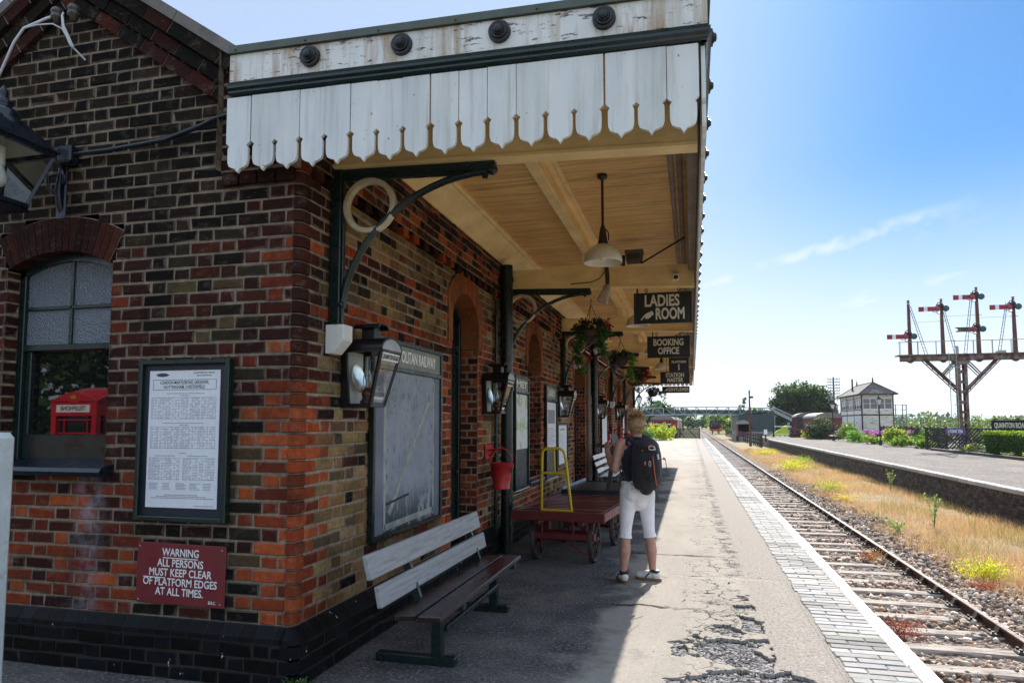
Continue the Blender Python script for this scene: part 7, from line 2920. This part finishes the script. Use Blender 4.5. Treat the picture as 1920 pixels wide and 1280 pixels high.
m.add([(-2.5, -3.2, 3.55), (.05, -3.2, 3.95), (2.6, -3.2, 3.95), (2.6, 14.2, 3.95), (.05, 14.2, 3.95), (-2.5, 14.2, 3.55)], [(0, 1, 4, 5), (1, 2, 3, 4)])
m.build('roof', MT['steel'], t)
def van(loc, L_, W, H, col, roofc, label, name='goods_van', rz=0, ribs=True, endcol=None, win=0):
    t = thing(name, label, 'railway wagon', loc, rz)
    bm_ = paint(label.split()[0] + '_' + name + '_side', col, .6, tuple(v * .5 for v in col), 1.5, (.5, .8))
    m = MB()
    m.box(-W / 2, W / 2, 0, L_, .75, H)
    if ribs:
        for k in range(int(L_ / .45)):
            m.box(-W / 2 - .03, W / 2 + .03, .05 + k * .45, .1 + k * .45, .8, H)
    m.build('body', bm_, t)
    m = MB()
    n = 10
    arc = [(-(W / 2 + .08) * math.cos(math.pi * k / n), H - .02 + .55 * math.sin(math.pi * k / n)) for k in range(n + 1)]
    m.prism(arc, L_ + .1, frame((0, L_ + .05, 0), (1, 0, 0), (0, 0, 1), (0, -1, 0)))
    m.build('roof', paint(label.split()[0] + '_' + name + '_roof', roofc, .6, tuple(v * .6 for v in roofc), 1.2, (.5, .8)), t)
    if endcol is not None:
        m = MB()
        ar = [(-(W / 2 - .02) * math.cos(math.pi * k / n), H - .02 + .47 * math.sin(math.pi * k / n)) for k in range(n + 1)]
        m.prism(ar + [(W / 2 - .02, .8), (-W / 2 + .02, .8)], .03, face_ny((0, -.001, 0)))
        m.build('end_panel', paint(label.split()[0] + '_' + name + '_end', endcol, .6), t)
    if win:
        for k in range(win):
            m = MB()
            y = .6 + k * (L_ - 1.0) / win
            m.box(W / 2, W / 2 + .02, y, y + (L_ - 1) / win * .6, H - 1.0, H - .3)
            m.build('window', MT['dark_glass'], t)
        for xx in (-.75, .0, .75):
            m = MB()
            m.box(xx - .28, xx + .28, -.06, -.035, H - 1.0, H - .25)
            m.build('window', MT['dark_glass'], t)
    m = MB()
    m.box(-W / 2 + .1, W / 2 - .1, .1, L_ - .1, .45, .75)
    for y in (L_ * .2, L_ * .8):
        for s in (-1, 1):
            m.lathe([(.45, -.06), (.45, .06), (0, .07)], 14, frame((s * .72, y, .45), (0, 1, 0), (0, 0, 1), (1, 0, 0)))
    m.build('underframe', MT['black_iron'], t)
    return t
van((13.55, 89, -.6), 6.5, 2.7, 2.95, (.12, .03, .045), (.13, .13, .14), 'maroon goods van with grey curved roof and dark end beside the big tree', rz=R(-3), endcol=(.018, .02, .026))
van((13.55, 76.5, -.6), 5.5, 2.5, 2.75, (.16, .03, .035), (.19, .165, .155), 'red goods van beside the signal box', rz=R(4), endcol=(.16, .028, .032))
van((6.9, 101, -1.0), 2.5, 1.5, 2.5, (.14, .045, .05), (.30, .27, .27), 'brown brake van standing before the dark shed', ribs=False)
van((-3.5, 88, -.9), 9, 2.7, 2.95, (.24, .03, .03), (.2, .18, .18), 'red carriage with windows left of the platform end', 'carriage', win=5)
van((-3.2, 99, -.9), 8, 2.7, 2.95, (.32, .35, .37), (.45, .45, .45), 'grey and red carriage behind the red carriage', 'carriage', endcol=(.3, .02, .03), ribs=False)
van((-2.9, 109, -.9), 9, 2.7, 2.95, (.36, .28, .22), (.55, .55, .52), 'pale carriage farthest along the left siding', 'carriage', ribs=False)
t = thing('locomotive', 'small dark tank locomotive far down the line', 'locomotive', (5.6, 170, -.9))
m = MB()
m.lathe([(.0, 0), (1.0, 0), (1.0, 3), (0, 3)], 16, frame((0, 3.4, 2.0), (1, 0, 0), (0, 0, 1), (0, -1, 0)))
m.cbox(-1.3, 1.3, -.2, 7, .7, 1.2, b=.05)
m.cbox(-1.3, 1.3, 4.6, 7, 1.2, 3.2, b=.2)
m.lathe([(.25, 2.8), (.2, 3.4), (.3, 3.5)], 10, T(0, 1, 0))
m.build('boiler', MT['black_iron'], t)
m = MB()
m.box(-1.4, 1.4, -.35, -.2, .75, 1.2)
m.lathe([(0, .1), (.2, .1), (.2, 0)], 10, face_ny((.8, -.3, 1.5)))
m.build('buffer_beam', MT['red_paint'], t)
m = MB()
for y in (1.2, 3.2, 5.2):
    for s in (-1, 1):
        m.lathe([(.5, -.06), (.5, .06), (0, .07)], 14, frame((s * .72, y, .5), (0, 1, 0), (0, 0, 1), (1, 0, 0)))
m.build('wheel', MT['black_iron'], t)
# railings and gates at the platform ends
lattice((-1.62, 73.6), (.78, 73.6), .98, 'dark lattice gate across the end of the near platform', .22, .11, name='lattice_gate')
t = thing('post_and_rail_fence', 'dark post and rail fence beside the line past the opposite platform', 'fence', (7.2, 75.5, -.8))
m = MB()
P0, P1 = Vector((7.0, 76, -.75)), Vector((6.6, 145, -.85))
for z in (.35, .75, 1.1):
    m.bar(tuple(P0 + Vector((0, 0, z)) - Vector(t.location)), tuple(P1 + Vector((0, 0, z)) - Vector(t.location)), .05, .05)
m.build('rail', MT['black_wood'], t)
for k in range(24):
    m = MB()
    p = P0.lerp(P1, (k / 23) ** 1.3) - Vector(t.location)
    m.box(p.x - .07, p.x + .07, p.y - .07, p.y + .07, p.z - .2, p.z + 1.25)
    m.build('post', MT['black_wood'], t)
t = thing('white_gate', 'white railed crossing gate with dark posts at the far end of the opposite platform', 'gate', (10.2, 85.5, -.0))
m = MB()
for z in (.32, 1.22):
    m.bar((-.95, .2, z), (.95, -.3, z), .06, .10)
m.build('rail', MT['white_wood'], t)
for x, y in ((-1.0, .2), (1.0, -.3)):
    m = MB()
    m.cbox(x - .09, x + .09, y - .09, y + .09, -.2, 1.35, b=.02)
    m.build('post', MT['black_wood'], t)
t = thing('notice_post', 'small white notice on a dark post at the platform tip', 'sign', (7.25, 74.6, -.3))
m = MB()
m.box(-.07, .07, -.05, .05, 0, 1.3)
m.build('post', MT['black_wood'], t)
m = MB()
m.box(-.16, .16, -.08, -.055, .75, 1.25)
m.build('notice', MT['white_text'], t)
t = thing('tarpaulin', 'bright lime green sheet thrown over something behind the white gate', 'tarpaulin', (10.3, 88.5, -.3))
m = MB()
m.add([(-1.4, 0, .3), (.9, 0, .5), (.8, 0, 1.6), (.3, .1, 1.55), (-.3, 0, 1.0), (-1.3, .9, .3), (.9, 1, .4), (.6, .6, 1.6)], [(0, 1, 2, 3, 4), (4, 3, 7, 5), (0, 4, 5), (1, 6, 7, 2), (3, 2, 7)])
m.build('sheet', paint('lime_sheet', (.42, .55, .02), .6, bump=.2), t)
def pile(loc, sx, sz, label):
    t = thing('timber_stack', label, 'timber stack', loc)
    m = MB()
    for k in range(14):
        x = random.uniform(-sx, sx)
        z = random.uniform(.0, sz)
        m.cbox(x - .5, x + .5, random.uniform(-.4, 0), random.uniform(.2, .6), z, z + .22, b=.02)
    m.build('timber', MT['rust'], t)
pile((11.9, 84, -.05), .8, .9, 'dark heap of old timbers beside the white gate')
hedge(12.7, 16.4, 79.0, 79.5, -.2, .9, 2500, .07, [(.10, .09, .06), (.06, .07, .04), (.13, .12, .08)], 'brown leafless hedge in front of the vans', 'scrubby_hedge')

# ------------------------------------------------------------ trees and hedgerows
TREE = [(.035, .075, .022), (.055, .105, .03), (.025, .052, .018), (.075, .135, .04)]
def tree(loc, w_, h, n, size, label, cols=TREE, trunk=.3, name='tree', squash=.7, lobes=26, base=.18):
    t = thing(name, label, 'tree', loc)
    m = MB()
    m.path([(0, 0, -.2), (.02 * h, 0, h * .15), (-.02 * h, .01 * h, h * .34), (0, 0, h * .55)], [trunk, trunk * .75, trunk * .6, trunk * .3], 9)
    bl = []
    for k in range(lobes):
        a = random.uniform(0, 6.28)
        e = random.random()
        zz = h * (base + .08 + (1 - base - .22) * e)
        env = math.sin(math.pi * min(1, (.16 + .84 * (1 - e)) ** .8 * .5 + .0)) ** .6
        q = w_ / 2 * math.sqrt(random.uniform(.2, 1)) * env * .82
        r = w_ * random.uniform(.11, .19)
        bl.append((q * math.cos(a), q * math.sin(a), zz, r, r, r * squash))
        if k % 3 == 0:
            m.path([(0, 0, h * random.uniform(.2, .4)), (q * .5 * math.cos(a), q * .5 * math.sin(a), zz * .8), (q * math.cos(a), q * math.sin(a), zz)], [trunk * .35, trunk * .2, trunk * .06], 6)
    m.build('trunk', MT['bark'], t)
    leaves('crown', bl, n, size, cols, MT['leaf'], t, clump=max(60, n // 22), csize=w_ * .028, shell=.45, flat=.4, aspect=.7)
    return t
tree((20.4, 143, -1), 13.6, 10.6, 26000, .20, 'big round dark green oak behind the maroon van', trunk=.5, lobes=80, base=.08, cols=[(.025, .06, .02), (.04, .08, .025), (.018, .04, .015), (.06, .11, .035)])
tree((-8.5, 185, -1), 17, 7.8, 9000, .26, 'broad dark tree behind the left end of the footbridge', trunk=.5, lobes=40, cols=[(.04, .08, .03), (.06, .11, .04), (.03, .06, .025)])
tree((-2.6, 230, -1), 9, 6.4, 4000, .28, 'tree beside the line below the footbridge, left of the track', cols=[(.045, .085, .05), (.06, .10, .055), (.035, .07, .04)])
tree((4.6, 330, -1), 8.5, 5.6, 3500, .30, 'rounded pale tree in the middle distance under the footbridge', cols=[(.06, .11, .06), (.08, .13, .07), (.05, .09, .05)])
tree((11.0, 360, -1), 12, 5.0, 2500, .35, 'distant hedgerow tree right of the line', cols=[(.06, .11, .06), (.08, .13, .07)])
tree((13.1, 190, -1), 2.6, 10.2, 1500, .2, 'slender upright tree rising behind the footbridge', cols=[(.05, .09, .05), (.07, .12, .06)], lobes=20, squash=1.2, base=.3)
tree((15.0, 210, -1), 9, 7.0, 3000, .26, 'low spreading tree behind the footbridge parapet', cols=[(.05, .09, .05), (.07, .12, .06)])
LG = [(.16, .24, .05), (.22, .30, .06), (.10, .17, .04), (.28, .34, .09)]
for k, (x, y, w_, h) in enumerate(((8.5, 178, 6, 5.5), (11.5, 172, 7, 6.5), (9.4, 190, 8, 6), (13.3, 160, 6, 6.4), (6.6, 230, 9, 6.5))):
    tree((x, y, -1), w_, h, 1800, .26, ['pale green bush by the far locomotive', 'large pale green bush left of the shed', 'pale bush behind the far locomotive', 'bush against the dark shed wall', 'bush by the line beyond the locomotive'][k], cols=LG, name='bush', trunk=.15, lobes=14, base=.02)
bush((-2.9, 66.5, 0), (1.5, 1.5, .85), 2600, .09, [(.34, .42, .03), (.42, .46, .04), (.2, .3, .03)], 'bright yellow green shrub beside the lattice gate', 'garden_shrub', fl=(GLD[:1] + [(.55, .55, .1)], 260, .06, 1.0))
bush((-3.6, 58, 0), (.8, .8, .7), 1400, .07, MID, 'darker green shrub behind the yellow green shrub', 'garden_shrub')
hedge(-8, -2.2, 79, 79.25, -.2, 1.5, 1500, .09, [(.32, .3, .25), (.24, .22, .18)], 'pale bleached fence panel overgrown in front of the carriages', 'overgrown_fence')
HB = [(.10, .15, .035), (.15, .20, .05), (.07, .11, .03), (.20, .24, .08), (.05, .085, .025)]
def hedgerow(pts, h, wd, n, size, label):
    t = thing('hedgerow', label, 'hedge', (pts[0][0], pts[0][1], -1))
    bl = []
    for a, b_ in zip(pts[:-1], pts[1:]):
        k = max(2, int(math.dist(a, b_) / (wd * .3)))
        for i in range(k):
            q = i / k
            hh = h * random.uniform(.75, 1.12)
            bl.append((a[0] + (b_[0] - a[0]) * q - pts[0][0] + random.uniform(-1, 1) * wd * .3, a[1] + (b_[1] - a[1]) * q - pts[0][1] + random.uniform(-1, 1) * wd * .4, hh * .5, wd * random.uniform(.5, .8), wd * random.uniform(.5, .8), hh * .55))
    leaves('foliage', bl, n, size, HB, MT['leaf'], t, clump=max(100, n // 20), csize=wd * .10, shell=.4, flat=.4, aspect=.6)
    m = MB()
    for b_ in bl[::2]:
        m.path([(b_[0], b_[1], 0), (b_[0] + .1, b_[1], b_[2])], [.08, .04], 5)
    m.build('stem', MT['bark'], t)
    return t
hedgerow([(18.5, 64), (30, 60), (46, 54)], 3.0, 2.0, 30000, .085, 'overgrown sunlit hedgerow behind the signal gantry and name board')
hedgerow([(24, 100), (60, 92)], 3.4, 3, 9000, .15, 'hedgerow farther back right of the signal box')
# far woods and low hills on the skyline
def hills():
    m = MB()
    vs, fs = [], []
    xs = np.linspace(-2600, 3000, 90)
    for j, (y, s) in enumerate(((1500, 0), (2100, 1), (2900, .0))):
        for x in xs:
            vs.append((x, y, -2 + s * (26 + 9 * math.sin(x * .0021 + 1) + 6 * math.sin(x * .006))))
    n = len(xs)
    for j in range(2):
        for i in range(n - 1):
            fs.append((j * n + i, j * n + i + 1, (j + 1) * n + i + 1, (j + 1) * n + i))
    m.add(vs, fs, smooth=True)
    o = m.build('hills', paint('distant_fields', (.10, .16, .12), .95, (.16, .2, .12), .004, (.4, .6), bump=0))
    tag(o, kind='structure')
hills()
n = 9000
bl = [(random.uniform(-500, 700), random.uniform(500, 1100), 3, 22, 18, random.uniform(3.5, 7)) for _ in range(120)]
o = leaves('distant_woods', bl, n, 2.2, [(.06, .10, .06), (.08, .13, .07), (.05, .085, .055)], MT['leaf'], shell=.6)
tag(o, kind='stuff')
# trees behind the camera, mirrored in the window
for k, (x, y, w_, h) in enumerate(((-22, -15, 11, 6.4), (-10, -22, 12, 8.5), (-31, -10, 10, 7.2), (1, -26, 12, 9))):
    tree((x, y, -.2), w_, h, 9000, .17, ['dark tree mirrored at the left in the window pane', 'dark tree behind the kiosk, mirrored in the window', 'dark tree farthest left behind the camera', 'dark tree behind the camera over the platform'][k], lobes=22, base=.03)
# ------------------------------------------------------------ summer haze in the air
m = MB()
m.box(-2700, 3100, -120, 3000, -8, 70)
hz = bpy.data.materials.new('haze_air')
hz.use_nodes = True
hn, hl = hz.node_tree.nodes, hz.node_tree.links
hn.remove(hn['Principled BSDF'])
pv = hn.new('ShaderNodeVolumePrincipled')
pv.inputs['Color'].default_value = (.86, .92, 1.0, 1)
pv.inputs['Density'].default_value = .00012
pv.inputs['Anisotropy'].default_value = .2
hl.new(pv.outputs[0], hn['Material Output'].inputs['Volume'])
tag(m.build('haze', hz), kind='stuff')
